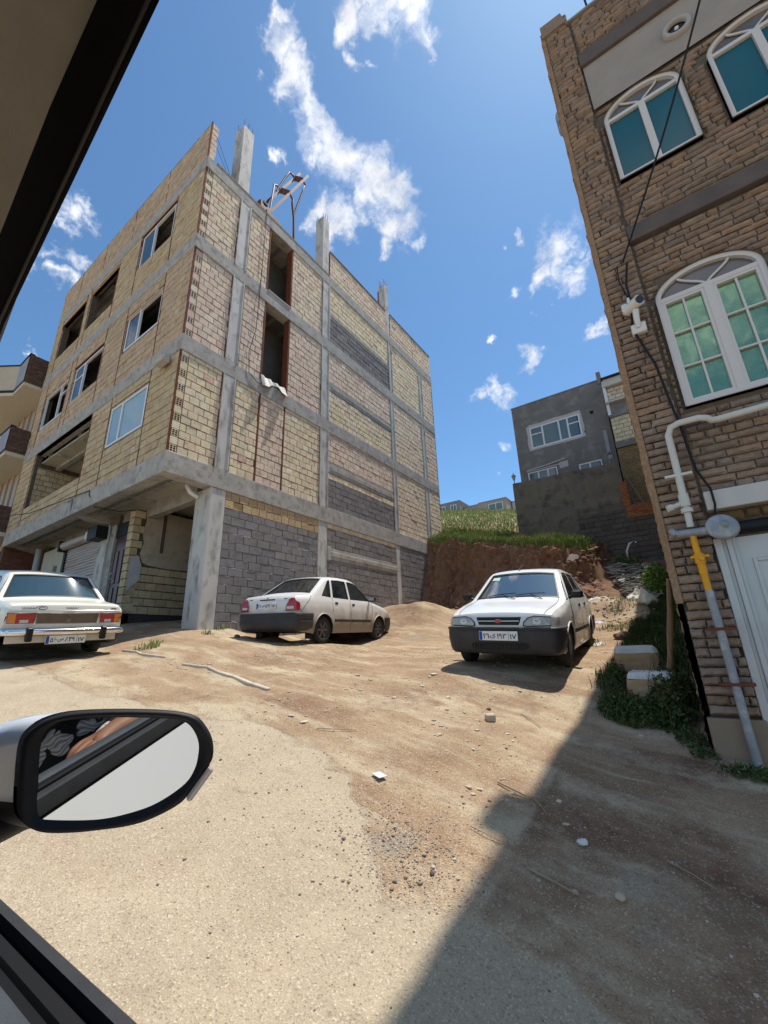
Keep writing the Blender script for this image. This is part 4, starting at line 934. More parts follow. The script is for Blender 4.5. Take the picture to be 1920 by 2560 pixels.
# ------------------------------------------------------------ the ground: one sheet to the horizon
def axis(segs):
    o=[segs[0][0]]
    for a,b,s in segs:
        n=max(1,round((b-a)/s)); o+=[a+(b-a)*(k+1)/n for k in range(n)]
    return o
gx=axis([(-400,-60,85),(-60,-24,4),(-24,-13,.5),(-13,-9,.16),(-9,1,.085),(1,3,.2),(3,12,.8),(12,60,6),(60,400,85)])
gy=axis([(-400,-40,90),(-40,-8,4),(-8,0,.5),(0,6,.085),(6,14.4,.14),(14.4,18.6,.07),(18.6,40,.5),(40,120,4),(120,500,95)])
def hill(x,y):
    t=min(max(y,16),108); z=4.62-.205*(max(min(x,-1.0),-60)+2.4)+.27*(t-16)
    return z if y<108 else z-(y-108)*.12
BH=base_h(*np.meshgrid(np.clip(gx,-40,25),np.clip(gy,-25,30)))
vs=[];cols=[]
def cbound(x):
    P=[(-60,2.),(-7,2.2),(-5.6,2.25),(-3.1,2.85),(-2.2,2.75),(-1.8,2.35),(-1.4,2.05),(-.7,2.2),(0,1.75),(1,1.3),(3,.9),(60,.9)]
    for (a,b),(c,d) in zip(P[:-1],P[1:]):
        if a<=x<=c: return b+(d-b)*(x-a)/(c-a)
    return 1.
def grey_amt(x,y):
    g=0
    for (cx,cy,r) in ((-1.6,2.35,.4),(-4.2,10.6,1.7),(-5.5,9.2,1.2),(-.3,2.9,.8),(.8,2.2,1.2),(-2.3,5.0,.5)): g=max(g,.5-math.hypot(x-cx+.5*r*fbm((x*1.5,y*1.5,6),3),(y-cy)*1.3+.6*r*fbm((x*1.5,y*1.5,2),3))/r)
    return max(0,min(1,g*1.6+.25*fbm((x*2,y*2,0))))
for j,y in enumerate(gy):
    for i,x in enumerate(gx):
        z=BH[j,i]; soil_and_shade=0; px_,py_=x,y
        if y>18.6 : z=hill(x,y); 
        elif y>13.2 and x<-1.4:
            d=lipdist(x,y)+.22*fbm((x*1.3,y*1.3,3),3)+.06*fbm((x*5,y*5,1),3)
            t=top_h(x,y)
            if d>-1.3 and t>z:
                k=max(0,min(1,(d+.42)/.46)); k=k*k*(3-2*k); s=max(0,min(1,(d+1.3)/1.1)); g2=z+(t-z)*.17*s*s
                z=g2+(t-g2)*k; soil_and_shade=1 if d<.35 else max(0,1-(d-.35)/.2)
                if k>0 and k<1: 
                    px_+=.09*fbm((x*4,y*4,z*3),3); py_+=.12*fbm((x*5,z*2.5,1),4)
                if k>=1: z+=.12*fbm((x*.9,y*.9,0),3)
            if d<=-.2: soil_and_shade=max(soil_and_shade,min(1,(d+3)/2))
        if y>13.5 and x>-1.9: soil_and_shade=max(soil_and_shade,min(1,(y-13.5)/1.5)*.7)
        near=(-14<x<4 and -2<y<19)
        if near and y<18.6: z+=.035*fbm((x*.8,y*.8,4),3)*min(1,max(0,(y-1)/2))+.012*fbm((x*3.5,y*3.5,9),3)
        # mounds
        for (cx,cy,r,h) in ((-6.6,11.6,1.3,.28),(-7.9,12.0,1.0,.2),(-7.6,6.6,.5,.12),(-8.1,5.9,.5,.1),(-1.7,13.2,1.1,.35),(-1.0,12.6,.7,.22)):
            q=((x-cx)**2+(y-cy)**2)/(r*r)
            if q<1: z+=h*(1-q)**2
        if x>-.02 and 4.6<y<18 and x<7: z-=.0
        conc_=0
        if near or (-60<x<12 and -30<y<4):
            conc_=max(0,min(1,(cbound(x)-y)/.16+.5+ .9*fbm((x*2.1,y*2.1,2),4)))
        soil_and_shade=max(soil_and_shade, .55*max(0,min(1,.35+.9*fbm((x*.5,y*.5,7),3))) if near and y>3.2 else 0)
        if near and y<4.7 and x>-1.1: soil_and_shade=max(soil_and_shade,.42+.5*fbm((x*1.4,y*1.4,8),3))  # extra brown over the house-shadow area, darkening its shade in the colour
        if y>18.6: soil_and_shade=0
        vs.append((px_,py_,z)); cols.append((conc_,grey_amt(x,y) if near else 0,soil_and_shade))
nx=len(gx); fs=[];fc=[]
for j in range(len(gy)-1):
    for i in range(nx-1):
        a=j*nx+i; fs.append((a,a+1,a+nx+1,a+nx))
me=bpy.data.meshes.new('ground'); me.from_pydata(vs,[],fs)
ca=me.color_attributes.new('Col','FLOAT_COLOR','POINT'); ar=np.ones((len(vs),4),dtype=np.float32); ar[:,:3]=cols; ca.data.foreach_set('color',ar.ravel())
me.polygons.foreach_set('use_smooth',[True]*len(fs))
grd=bpy.data.objects.new('ground',me); COL.objects.link(grd); tag(grd,'sloping waste ground of dusty concrete, dirt and a cut earth bank',None,None,'structure')
M=bpy.data.materials.new('ground_mix'); M.use_nodes=True; t=M.node_tree; n=t.nodes; l=t.links; b=n['Principled BSDF']; b.inputs['Roughness'].default_value=.95; b.inputs['Specular IOR Level'].default_value=.12
tcn=n.new('ShaderNodeTexCoord'); at=n.new('ShaderNodeAttribute'); at.attribute_name='Col'; se=n.new('ShaderNodeSeparateColor'); l.new(at.outputs['Color'],se.inputs[0])
def noi(s,d=8,r=.6,st=None):
    q=n.new('ShaderNodeTexNoise'); q.inputs['Scale'].default_value=s; q.inputs['Detail'].default_value=d; q.inputs['Roughness'].default_value=r
    if st:
        mp=n.new('ShaderNodeMapping'); mp.inputs['Scale'].default_value=st; mp.inputs['Rotation'].default_value=(0,0,.5); l.new(tcn.outputs['Object'],mp.inputs[0]); l.new(mp.outputs[0],q.inputs['Vector'])
    else: l.new(tcn.outputs['Object'],q.inputs['Vector'])
    return q.outputs['Fac']
def mr(v,a,b_,c=0,d=1):
    q=n.new('ShaderNodeMapRange'); q.inputs[1].default_value=a; q.inputs[2].default_value=b_; q.inputs[3].default_value=c; q.inputs[4].default_value=d; l.new(v,q.inputs[0]); return q.outputs[0]
def mx_(f,a,bb,bl='MIX'):
    q=n.new('ShaderNodeMix'); q.data_type='RGBA'; q.blend_type=bl
    if hasattr(f,'links'): l.new(f,q.inputs[0])
    else: q.inputs[0].default_value=f
    for s,x in ((6,a),(7,bb)):
        if hasattr(x,'links'): l.new(x,q.inputs[s])
        else: q.inputs[s].default_value=(*x,1)
    return q.outputs[2]
def mth(op,a,bb):
    q=n.new('ShaderNodeMath'); q.operation=op
    for i,x in enumerate((a,bb)):
        if hasattr(x,'links'): l.new(x,q.inputs[i])
        else: q.inputs[i].default_value=x
    return q.outputs[0]
dirt=mx_(mr(noi(1.3),.35,.65),(.33,.21,.125),(.45,.315,.195)); dirt=mx_(mr(noi(.7,6,.6,(1,3,1)),.48,.62),dirt,(.56,.45,.30)); dirt=mx_(mr(noi(2.2,7,.7),.52,.7),dirt,(.29,.19,.115)); dirt=mx_(mr(noi(1.6,6,.6,(.5,6,1)),.55,.7,0,.7),dirt,(.55,.45,.31))
cnc=mx_(mr(noi(2.0),.3,.7),(.48,.39,.27),(.40,.325,.225)); cnc=mx_(mr(noi(1.1,8,.65),.55,.75),cnc,(.40,.30,.20)); cnc=mx_(mr(noi(2.7,7,.6,(1,2.2,1)),.58,.72,0,.6),cnc,(.30,.225,.155)); cnc=mx_(mr(noi(14,4,.8),.66,.74,0,.5),cnc,(.28,.21,.15))
gry=mx_(mr(noi(5),.35,.65),(.29,.24,.18),(.38,.32,.245))
soil_and_shade=mx_(mr(noi(3,8,.7),.35,.65),(.16,.085,.05),(.28,.155,.09)); soil_and_shade=mx_(mr(noi(9,6,.7,(1,1,.3)),.55,.75),soil_and_shade,(.36,.2,.11))
nz=noi(7,6,.7)
c=mx_(mr(mth('ADD',se.outputs[2],mth('MULTIPLY',mth('SUBTRACT',nz,.5),.9)),.3,.75),dirt,soil_and_shade)
c=mx_(mr(mth('ADD',se.outputs[1],mth('MULTIPLY',mth('SUBTRACT',nz,.5),.9)),.25,.7),c,gry)
cmask=mr(mth('ADD',se.outputs[0],mth('MULTIPLY',mth('SUBTRACT',nz,.5),.7)),.35,.65)
c=mx_(cmask,c,cnc)
# aggregate speckle
vo=n.new('ShaderNodeTexVoronoi'); vo.inputs['Scale'].default_value=130; l.new(tcn.outputs['Object'],vo.inputs['Vector'])
sp_=n.new('ShaderNodeSeparateColor'); l.new(vo.outputs['Color'],sp_.inputs[0])
c=mx_(mr(sp_.outputs[0],.8,.96,0,.5),c,(.19,.14,.10)); c=mx_(mr(sp_.outputs[1],.84,.97,0,.45),c,(.70,.61,.48))
fine=noi(160,4,.7); c=mx_(1.0,c,mx_(mr(fine,.3,.7),(.8,.79,.77),(1.12,1.12,1.12)),'MULTIPLY')
l.new(c,b.inputs['Base Color'])
hgt=mth('ADD',mth('MULTIPLY',noi(38,8,.7),.55),mth('MULTIPLY',vo.outputs['Distance'],.35)); hgt=mth('ADD',hgt,mth('MULTIPLY',noi(7,6,.7),1.5)); hgt=mth('MULTIPLY',hgt,mr(cmask,0,1,1.0,.42))
bp=n.new('ShaderNodeBump'); bp.inputs['Distance'].default_value=.022; bp.inputs['Strength'].default_value=.9; l.new(hgt,bp.inputs['Height']); l.new(bp.outputs[0],b.inputs['Normal'])
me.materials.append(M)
from mathutils.bvhtree import BVHTree
BV=BVHTree.FromPolygons([Vector(v) for v in vs],fs)
def gz(x,y):
    h=BV.ray_cast(Vector((x,y,60)),Vector((0,0,-1)))
    return h[0].z if h[0] else 0
# the cut face itself: a rough wall of red earth under the turf
lp_=[]
for (a,b),(c,d) in zip(LIP[1:-2],LIP[2:-1]):
    for k in range(14): lp_.append((a+(c-a)*k/14,b+(d-b)*k/14))
nl=len(lp_)-1
def facep(u,v):
    i=min(int(u*nl),nl-1); f=u*nl-i; (a,b),(c,d)=lp_[i],lp_[i+1]; x=a+(c-a)*f; y=b+(d-b)*f
    j0=max(0,i-6); j1=min(nl,i+7); dx,dy=lp_[j1][0]-lp_[j0][0],lp_[j1][1]-lp_[j0][1]; L=math.hypot(dx,dy); nx_,ny_=dy/L,-dx/L
    g=ground_z(x,y-.8); t=top_h(x,y)+.02+.22*fbm((x*1.3,5,0),3); z=g-.2+(t-g+.2)*v
    toe=max(0,.8-v+.3*fbm((x*.7,0,7)))**1.4*1.25
    o_=.10+toe+.17*fbm((x*1.1,y*1.1,z*.9),3)+.10*fbm((x*4.5,z*3.2,y*4.5),4)+.035*fbm((x*14,z*11,y*14),3)+.05*max(0,fbm((x*3,z*.5,2),2))-.06*(v>.93)
    return (x+nx_*o_,y+ny_*o_,z)
mb=MB(); mb.grid(facep,300,64,smooth=False)
esm=mat('red_earth',(.15,.08,.05),(.26,.145,.09),3,.95,.03,14,c3=(.33,.21,.135),sc3=7,f3=.45)
o=mb.build('earth_bank',esm); tag(o,'raw red earth face cut into the slope under the grass',None,None,'structure')
mb=MB()
for _ in range(420):
    i=random.randint(0,nl-1); x,y=lp_[i]; g=rnd(.25,1.3); r_=rnd(.03,.12)*(1.2-g*.4); k=rnd(.8,1.2)
    b_=bmesh.new(); bmesh.ops.create_icosphere(b_,subdivisions=1,radius=r_); zz=gz(x,y-g)
    mb.add([(x+v.co.x*rnd(.8,1.2),y-g+v.co.y,zz+r_*.3+v.co.z*.7) for v in b_.verts],[tuple(v.index for v in f.verts) for f in b_.faces],(.9*k,.9*k,.9*k)); b_.free()
o=mb.build('earth_clods',esm); tag(o,'fallen clods of red earth along the foot of the cut bank','earth clods',None,'stuff')
# ------------------------------------------------------------ grass
grm=mat('grass_blade',(1,1,1),(.85,.9,.8),3,.7,attr=True,spec=.2)
def blades(mb,x,y,h,n=5,sp=.06,pal=None):
    for _ in range(n):
        a=rnd(0,6.28); bx=x+rnd(-sp,sp);by=y+rnd(-sp,sp); z=gz(bx,by)-.02; hh=h*rnd(.5,1.2); w=rnd(.003,.007)*(1+h)*(1 if y<19 else 1+y/14); dx,dy=math.cos(a),math.sin(a); ln=rnd(.15,.7)*hh
        c=random.choice(pal); k=rnd(.7,1.2); c=(c[0]*k,c[1]*k,c[2]*k)
        p=[(bx-dy*w,by+dx*w,z),(bx+dy*w,by-dx*w,z),(bx+dx*ln*.35+dy*w*.8,by+dy*ln*.35-dx*w*.8,z+hh*.6),(bx+dx*ln*.35-dy*w*.8,by+dy*ln*.35+dx*w*.8,z+hh*.6),(bx+dx*ln,by+dy*ln,z+hh*(.95 if ln<hh*.5 else .75))]
        mb.add(p,[(0,1,2,3),(3,2,4)],c)
GR=[(.17,.25,.05),(.22,.29,.07),(.14,.22,.05),(.27,.31,.1),(.36,.34,.16),(.13,.2,.045)]
mb=MB()
for _ in range(7500):
    x=rnd(-9.6,-2.0);y=rnd(15.2,19.5)
    if lipdist(x,y)<.05+.1*fbm((x,y,0)): continue
    if x>-5.2 and y>17.95: continue
    h=.2+.26*max(0,fbm((x*.8,y*.8,5))+.3)
    if -4.9<x<-2.3 and y<17: h+=.12
    blades(mb,x,y,h,5,.09,GR if fbm((x,y,2))>-.25 else [(.36,.32,.15),(.3,.27,.12),(.2,.2,.07)])
for _ in range(5200):
    y=19.5+ (random.random()**1.7)*75; x=-y*rnd(.22,.62)
    blades(mb,x,y,.22*(1+y/60),3,.25*(1+y/40),GR)
for _ in range(520):  # overhang on the cut face
    i=random.randint(1,8); (a,b),(c,d)=LIP[i],LIP[i+1]; t=random.random(); blades(mb,a+(c-a)*t+rnd(-.1,.1),b+(d-b)*t+rnd(.02,.35),.34,8,.12,GR)
o=mb.build('grass',grm); tag(o,'rough green and straw coloured grass on the cut earth bank and the hillside','grass',None,'stuff')
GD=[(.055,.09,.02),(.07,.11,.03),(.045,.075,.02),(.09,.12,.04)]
mb=MB()
for _ in range(3600):
    y=rnd(5.2,16.5); x=rnd(-1.05 if y<12 else -.9,-.08)+.12*fbm((y,0,1))
    if y<6 and x>-.3: continue
    if x<-.95 and random.random()<.6: continue
    if y>11 and x<-.7: continue
    blades(mb,x,y,.1+.08*max(0,fbm((x*2,y*2,1))+.4),5,.07,GD)
for (cx,cy,r,k) in ((-1.25,10.6,.4,60),(-1.35,12.6,.35,50),(-2.0,14.6,.3,40),(-.9,13.5,.35,60),(-8.35,5.75,.18,14),(-8.0,5.2,.12,10),(-7.75,3.9,.18,26),(-7.95,4.1,.15,14),(.1,4.55,.15,30),(-1.5,8.9,.2,14)):
    for _ in range(k):
        a=rnd(0,6.28);q=r*math.sqrt(random.random()); blades(mb,cx+q*math.cos(a),cy+q*math.sin(a),.14 if cy>5 or cx<-4 else .06,4,.05,GR if cy>5 or cx<-4 else GD)
o=mb.build('grass',grm); tag(o,'low grass and weeds along the shaded side of the rough brick house','grass',None,'stuff')
# leafy bushes
lfm=mat('leaf',(1,1,1),(.8,.85,.75),4,.6,attr=True,spec=.3)
def bush(x,y,rx,ry,h,n,label,pal=GD,leaf=.03,cat='bush'):
    mb=MB(); z0=gz(x,y)
    for _ in range(n):
        a=rnd(0,6.28);q=math.sqrt(random.random()); px=x+rx*q*math.cos(a); py=y+ry*q*math.sin(a); top=h*(1-q**2*.8)*(.7+.5*fbm((px*4,py*4,1))+.2); z=gz(px,py)+rnd(.1,1)*max(top,.03)
        d=Vector((rnd(-1,1),rnd(-1,1),rnd(.0,1))).normalized(); s=Vector((rnd(-1,1),rnd(-1,1),rnd(-.4,.4))).normalized(); L=leaf*rnd(.6,1.4); w=L*.35; p=Vector((px,py,z)); c=random.choice(pal); k=rnd(.7,1.3)
        mb.add([p,p+d*L*.5+s*w,p+d*L,p+d*L*.5-s*w],[(0,1,2,3)],(c[0]*k,c[1]*k,c[2]*k))
    st=MB()
    for _ in range(int(n/60)+3):
        a=rnd(0,6.28);q=random.random()**.6; px=x+rx*q*math.cos(a); py=y+ry*q*math.sin(a); zz=gz(px,py); st.tube([(px,py,zz-.03),(px+rnd(-.03,.03),py+rnd(-.03,.03),zz+h*.5),(px+rnd(-.06,.06),py+rnd(-.06,.06),zz+h*.9)],[.004,.003,.0015],4)
    t=thing('bush',label,cat,(x,y,z0)); mb.build('foliage',lfm,t); st.build('stems',mat('stem',(.1,.09,.04),None),t)
bush(-.62,5.4,.36,.3,.2,3200,'dense dark green bush at the foot of the painted stones in the shade')
bush(-.88,6.3,.14,.6,.2,1100,'straggly bush trailing from the painted stones towards the dirt')
bush(-.3,5.9,.22,.8,.42,2600,'tall dark weeds between the timber prop and the brick pier',leaf=.05)
bush(-.1,4.74,.1,.08,.08,200,'small weed tuft at the foot of the cement plinth'); bush(.22,4.5,.2,.1,.07,420,'low weed clump beside the gas pipe foot')
bush(-.17,5.0,.12,.15,.16,500,'small leafy weed left of the cement plinth')
bush(-.55,15.6,.4,.7,.75,1700,'bright green leafy shrub at the top of the slate heap by the house corner',[(.15,.26,.04),(.11,.2,.04),(.2,.3,.07)],.09,'shrub')
bush(-1.35,17.2,.5,.3,.4,900,'green weeds under the white pole at the block footing',[(.13,.2,.05),(.1,.16,.04),(.16,.22,.08)],.07)
bush(-2.3,17.4,.25,.2,.35,260,'pale dry weed at the foot of the dark block wall',[(.3,.3,.2),(.2,.25,.12)],.06)
# ------------------------------------------------------------ rubble, stones, litter
def rock(mb,c,r,sub=1,sq=(1,1,.7),col=None,seed=None):
    s=seed if seed is not None else rnd(0,99)
    b=bmesh.new(); bmesh.ops.create_icosphere(b,subdivisions=sub,radius=1)
    rot=Matrix.Rotation(rnd(0,6.28),3,'Z')
    vs=[Vector(c)+rot@Vector((v.co.x*r*sq[0],v.co.y*r*sq[1],v.co.z*r*sq[2]))*(1+.35*fbm((v.co.x*1.2+s,v.co.y*1.2,v.co.z*1.2),3)) for v in b.verts]
    fs=[tuple(v.index for v in f.verts) for f in b.faces]; b.free(); mb.add(vs,fs,col,False)
slm=mat('slate_slab',(1,1,1),(.8,.8,.8),8,.8,.004,30,attr=True)
mb=MB()
for _ in range(620):
    x=rnd(-2.0,-.55);y=rnd(14.3,17.0)
    if x<-1.15-(y-14.3)*.32: continue
    z=gz(x,y)+rnd(0,.16); a=rnd(.09,.24);b=a*rnd(.35,.8); th=rnd(.012,.03); n=random.randint(4,6); k=rnd(.6,1.3); c=(.42*k,.39*k,.345*k)
    Mx=Matrix.Translation((x,y,z))@Matrix.Rotation(rnd(0,6.28),4,'Z')@Matrix.Rotation(rnd(-.5,.25),4,'X')@Matrix.Rotation(rnd(-.3,.3),4,'Y')
    P=[(a*math.cos(6.28*i/n+rnd(-.3,.3)),b*math.sin(6.28*i/n+rnd(-.3,.3))) for i in range(n)]
    vs_=[Mx@Vector((p,q,0)) for p,q in P]+[Mx@Vector((p,q,th)) for p,q in P]
    mb.add(vs_,[tuple(range(n))[::-1],tuple(range(n,2*n))]+[(i,(i+1)%n,(i+1)%n+n,i+n) for i in range(n)],c)
o=mb.build('slate_rubble',slm); tag(o,'heap of broken grey slate slabs on the slope below the block wall','rubble',None,'stuff')
pbm=mat('pebble',(1,1,1),(.8,.8,.8),20,.9,attr=True)
mb=MB()
for _ in range(3800):
    r0=random.random(); 
    if r0<.55: x=rnd(-7,.6); y=rnd(2.2,9)
    elif r0<.75: x=-1.55+random.gauss(0,.22); y=2.35+random.gauss(0,.2)
    elif r0<.9: x=rnd(-4,1.5); y=rnd(1.3,3.2)
    else: x=rnd(-8,-1); y=rnd(8,14)
    if x>-.1 and y>4.7: continue
    r=rnd(.003,.008) if random.random()<.96 else rnd(.009,.016)
    k=rnd(.6,1.25); c=random.choice([(.45,.38,.29),(.4,.32,.23),(.36,.3,.24),(.52,.46,.38),(.36,.24,.16)])
    rock(mb,(x,y,gz(x,y)+r*.25),r,0,(1,rnd(.6,1),.6),(c[0]*k,c[1]*k,c[2]*k))
o=mb.build('pebbles',pbm); tag(o,'small pebbles and grit strewn over the dirt and dusty concrete','pebbles',None,'stuff')
mb=MB()   # chips of pale stone pressed in the dirt
for _ in range(1300):
    x=rnd(-6.8,-.5); y=rnd(3.0,8.2)
    if fbm((x*.8,y*.8,3))<-.02: continue
    r=rnd(.008,.026) if random.random()<.9 else rnd(.026,.05); k=rnd(.8,1.15); rock(mb,(x,y,gz(x,y)+.003),r,0,(1,rnd(.5,.9),.26),(.55*k,.47*k,.35*k))
for _ in range(120):
    x=-1.5+random.gauss(0,.5);y=12.5+random.gauss(0,.7); r=rnd(.02,.06); k=rnd(.7,1.2); rock(mb,(x,y,gz(x,y)+.01),r,0,(1,.8,.5),(.5*k,.42*k,.33*k))
o=mb.build('stone_chips',pbm); tag(o,'flat pale stone chips trodden into the dirt between the cars','stone chips',None,'stuff')
stm_=mat('tan_stone',(.42,.34,.24),(.5,.42,.31),12,.9,.004,30); std=mat('dark_stone',(.13,.08,.06),(.18,.12,.09),12,.9,.004,30); whs=mat('whitewash',(.72,.72,.7),(.6,.6,.58),6,.8,.004,20)
def stone(x,y,r,label,m=stm_,sq=(1,.8,.6),grp='loose stones on the dirt',dz=.3,nm='stone'):
    mb=MB(); rock(mb,(x,y,gz(x,y)+r*dz),r,2,sq); o=mb.build(nm,m); tag(o,label,'stone',grp); return o
o=MB().box((-.045,-.035,-.03),(.045,.035,.035),None,.008,Matrix.Translation((-1.75,4.25,gz(-1.75,4.25)+.025))@Matrix.Rotation(.7,4,'Z')@Matrix.Rotation(.12,4,'X')).build('brick_piece',stm_); tag(o,'tan broken brick lying alone in the sunlit dirt','brick')
stone(-1.05,9.3,.15,'dark brown rock behind the nearest car, at the edge of the shade',std,(1.2,.9,.6))
stone(-.53,2.67,.03,'tan stone in the shade to the right of the stick'); stone(-.72,2.6,.018,'small pale stone at the end of the stick')
stone(-1.35,2.3,.016,'dark rounded pebble near the gravel patch',std); stone(-6.9,7.0,.09,'brown round rock seen under the middle car',stm_)
stone(-7.6,5.6,.07,'reddish rock to the left of the middle car',std); stone(-2.9,5.25,.045,'flat pale stone in front of the nearest car shadow',mat('pale_stone',(.55,.48,.38),None),(1.2,.8,.3))
stone(-.95,3.35,.02,'pale stone just inside the house shadow',MATS['pale_stone']); stone(-1.9,4.6,.025,'small brown stone behind the broken brick',std)
stone(-.75,3.0,.035,'crumpled white lump on the shaded dirt',whs,(1,.8,.5))
# whitewashed kerb blocks
def wblock(x,y,lx,ly,h,rz,label):
    t=thing('painted_block',label,'stone block',(x,y,gz(x,y)),'whitewashed stone blocks by the rough brick house')
    z=gz(x,y)-.06; Mx=Matrix.Translation((x,y,z))@Matrix.Rotation(rz,4,'Z')
    def blob(u,v,zz0,zz1,e=.0):
        pass
    for nm,a,b,mm in (('stone_body',0,h*.78,MATS.get('raw_tan_stone') or mat('raw_tan_stone',(.42,.28,.15),(.5,.35,.2),6,.9,.01,14)),('whitewashed_top',h*.78,h,whs)):
        mb=MB(); n=22; lay=[]
        L=6; vs=[];fs=[]
        for k in range(L+1):
            f=k/L; zz=a+(b-a)*f; s=1-(.04 if nm=='stone_body' else .05+.14*f**3)
            for i in range(n):
                an=6.28318*i/n; ex=.32; cx=math.copysign(abs(math.cos(an))**ex,math.cos(an)); cy=math.copysign(abs(math.sin(an))**ex,math.sin(an))
                r=1+.06*fbm((cx*2+x*9,cy*2,zz*8),3); vs.append(Mx@Vector((cx*lx/2*s*r,cy*ly/2*s*r,zz+(.02*fbm((cx*2,cy*2,x)) if k==L else 0))))
        for k in range(L):
            for i in range(n): a_=k*n+i;b_=k*n+(i+1)%n; fs.append((a_,b_,b_+n,a_+n))
        fs.append(tuple(range(L*n,L*n+n)))
        mb.add(vs,fs,None,False); mb.build(nm,mm,t)
wblock(-.66,6.85,.54,.34,.42,.12,'whitewashed stone block with bare tan lower half, the farther of the two in the grass')
wblock(-.46,6.0,.5,.42,.34,-.15,'whitewashed rounded stone block half buried in the bush, the nearer of the two')
# broken kerb strip across the dirt
kt=thing('kerb_strip','thin broken line of concrete kerb pieces running across the dirt near the cars','kerb',(-5.5,3.55,1.2))
P=[(-8.0,3.62),(-7.5,3.6),(-7.14,3.52),(-6.6,3.62),(-6.1,3.6),(-5.62,3.7),(-5.2,3.62),(-4.9,3.6),(-4.4,3.52),(-4.03,3.46)]
for i in range(len(P)-1):
    if i==3: continue
    (a,b),(c,d)=P[i],P[i+1]; w=.035 if i<6 else .06
    MB().bar((a,b,gz(a,b)+.0),(c-.02,d,gz(c,d)+.0),w,.06,None,bev=.008).build('kerb_piece',mat('kerb_concrete',(.6,.52,.41),(.48,.4,.3),9,.9,.004,40),kt)
# litter
def crumple(x,y,sx,sy,h,label,m,name='plastic_sheet',cat='litter',seed=0,dz=0,n=14):
    mb=MB()
    def P_(u,v):
        q=max(0,1-((u-.5)**2+(v-.5)**2)*4); px=x+(u-.5)*sx*(1+.3*fbm((v*3,seed,0))); py=y+(v-.5)*sy*(1+.3*fbm((u*3,seed,5)))
        return (px,py,gz(px,py)+dz+h*q**.5*(.6+.7*abs(fbm((u*4+seed,v*4,0),3)))+.004)
    mb.grid(P_,n,n,smooth=False); o=mb.build(name,m); tag(o,label,cat); return o
wpl=mat('white_plastic_sheet',(.7,.69,.66),(.6,.58,.55),8,.5); 
crumple(-.95,14.25,.85,.5,.42,'large white sack lying at the edge of the shade below the slate heap',mat('white_sack',(.75,.72,.58),(.66,.62,.5),6,.6),'sack','sack',3)
crumple(-2.1,13.6,.75,.3,.1,'torn white plastic sheet on the dirt mound behind the nearest car',wpl,seed=7)
crumple(-1.8,11.6,.3,.25,.05,'small blue and white wrapper on the dirt slope',mat('blue_wrap',(.3,.36,.5),(.6,.6,.6),14,.5),'wrapper','litter',9)
crumple(-2.1,11.3,.5,.8,.07,'pale dusty plastic scraps beside the nearest car rear wheel',mat('dust_plastic',(.45,.38,.34),(.34,.27,.23),8,.7),seed=12)
crumple(-1.45,9.0,.14,.3,.02,'grey plastic scrap at the edge of the grass',wpl,'plastic_scrap','litter',15)
mb=MB(); mb.grid(lambda u,v:(-2.72+(u-.5)*.36+v*.05,14.9-.05*v,4.02+.24*v*(1-abs(u-.5)*1.3)+.03*math.sin(u*9)),8,5,smooth=False); o=mb.build('hanging_bag',wpl); tag(o,'torn white bag caught on the red earth cut','litter')
# card on the road
o=MB().box((-.05,-.035,0),(.05,.035,.006),None,.001,Matrix.Translation((-2.04,2.8,gz(-2.04,2.8)+.014))@Matrix.Rotation(-.35,4,'Z')@Matrix.Rotation(.1,4,'Y')).build('card',wpl); tag(o,'small white card lying on the road','card')
twm=mat('dry_twig',(.4,.32,.22),(.3,.23,.15),9,.9)
def twig(p,q,r,label):
    a=(*p,gz(*p)+.012);b=(*q,gz(*q)+.012); m_=((p[0]+q[0])/2+.01,(p[1]+q[1])/2-.008); c=(*m_,gz(*m_)+.02)
    o=MB().tube([a,c,b],[r,r*.9,r*.6],6).build('stick',twm); tag(o,label,'stick','dry sticks on the dirt')
twig((-.95,2.62),(-.7,2.58),.006,'pale straight stick in the shade left of the tan stone'); twig((-1.33,2.75),(-1.12,2.72),.003,'thin straw lying across the shadow edge'); twig((-1.35,3.3),(-1.1,3.25),.006,'dark forked stick on the dirt at the shadow edge'); twig((-1.1,3.27),(-.98,3.15),.004,'thin end of the forked stick pointing into the shade'); twig((.03,2.75),(.25,2.62),.004,'dark twig far right on the shaded ground'); twig((-.35,3.1),(-.15,3.0),.004,'straight straw in the middle of the shaded ground'); twig((-1.6,4.7),(-1.35,4.5),.005,'brown twig beside the broken brick'); twig((-.2,3.9),(-.05,3.86),.005,'short pale straw below the bush'); twig((-2.9,3.05),(-2.6,3.25),.004,'curved brown twig on the concrete edge')
o=MB().tube([(-1.3,17.35,4.15),(-1.28,17.3,4.5),(-1.15,17.25,4.75),(-.98,17.25,4.83),(-.93,17.25,4.75)],.035,8).build('bent_pipe',upvc); tag(o,'white bent plastic pipe sticking up beside the block footing','pipe')
# puddle-like white plastic beyond the middle car
crumple(-7.3,7.6,.5,.35,.18,'white plastic sack on the ground seen under the middle car',wpl,'sack','sack',21)
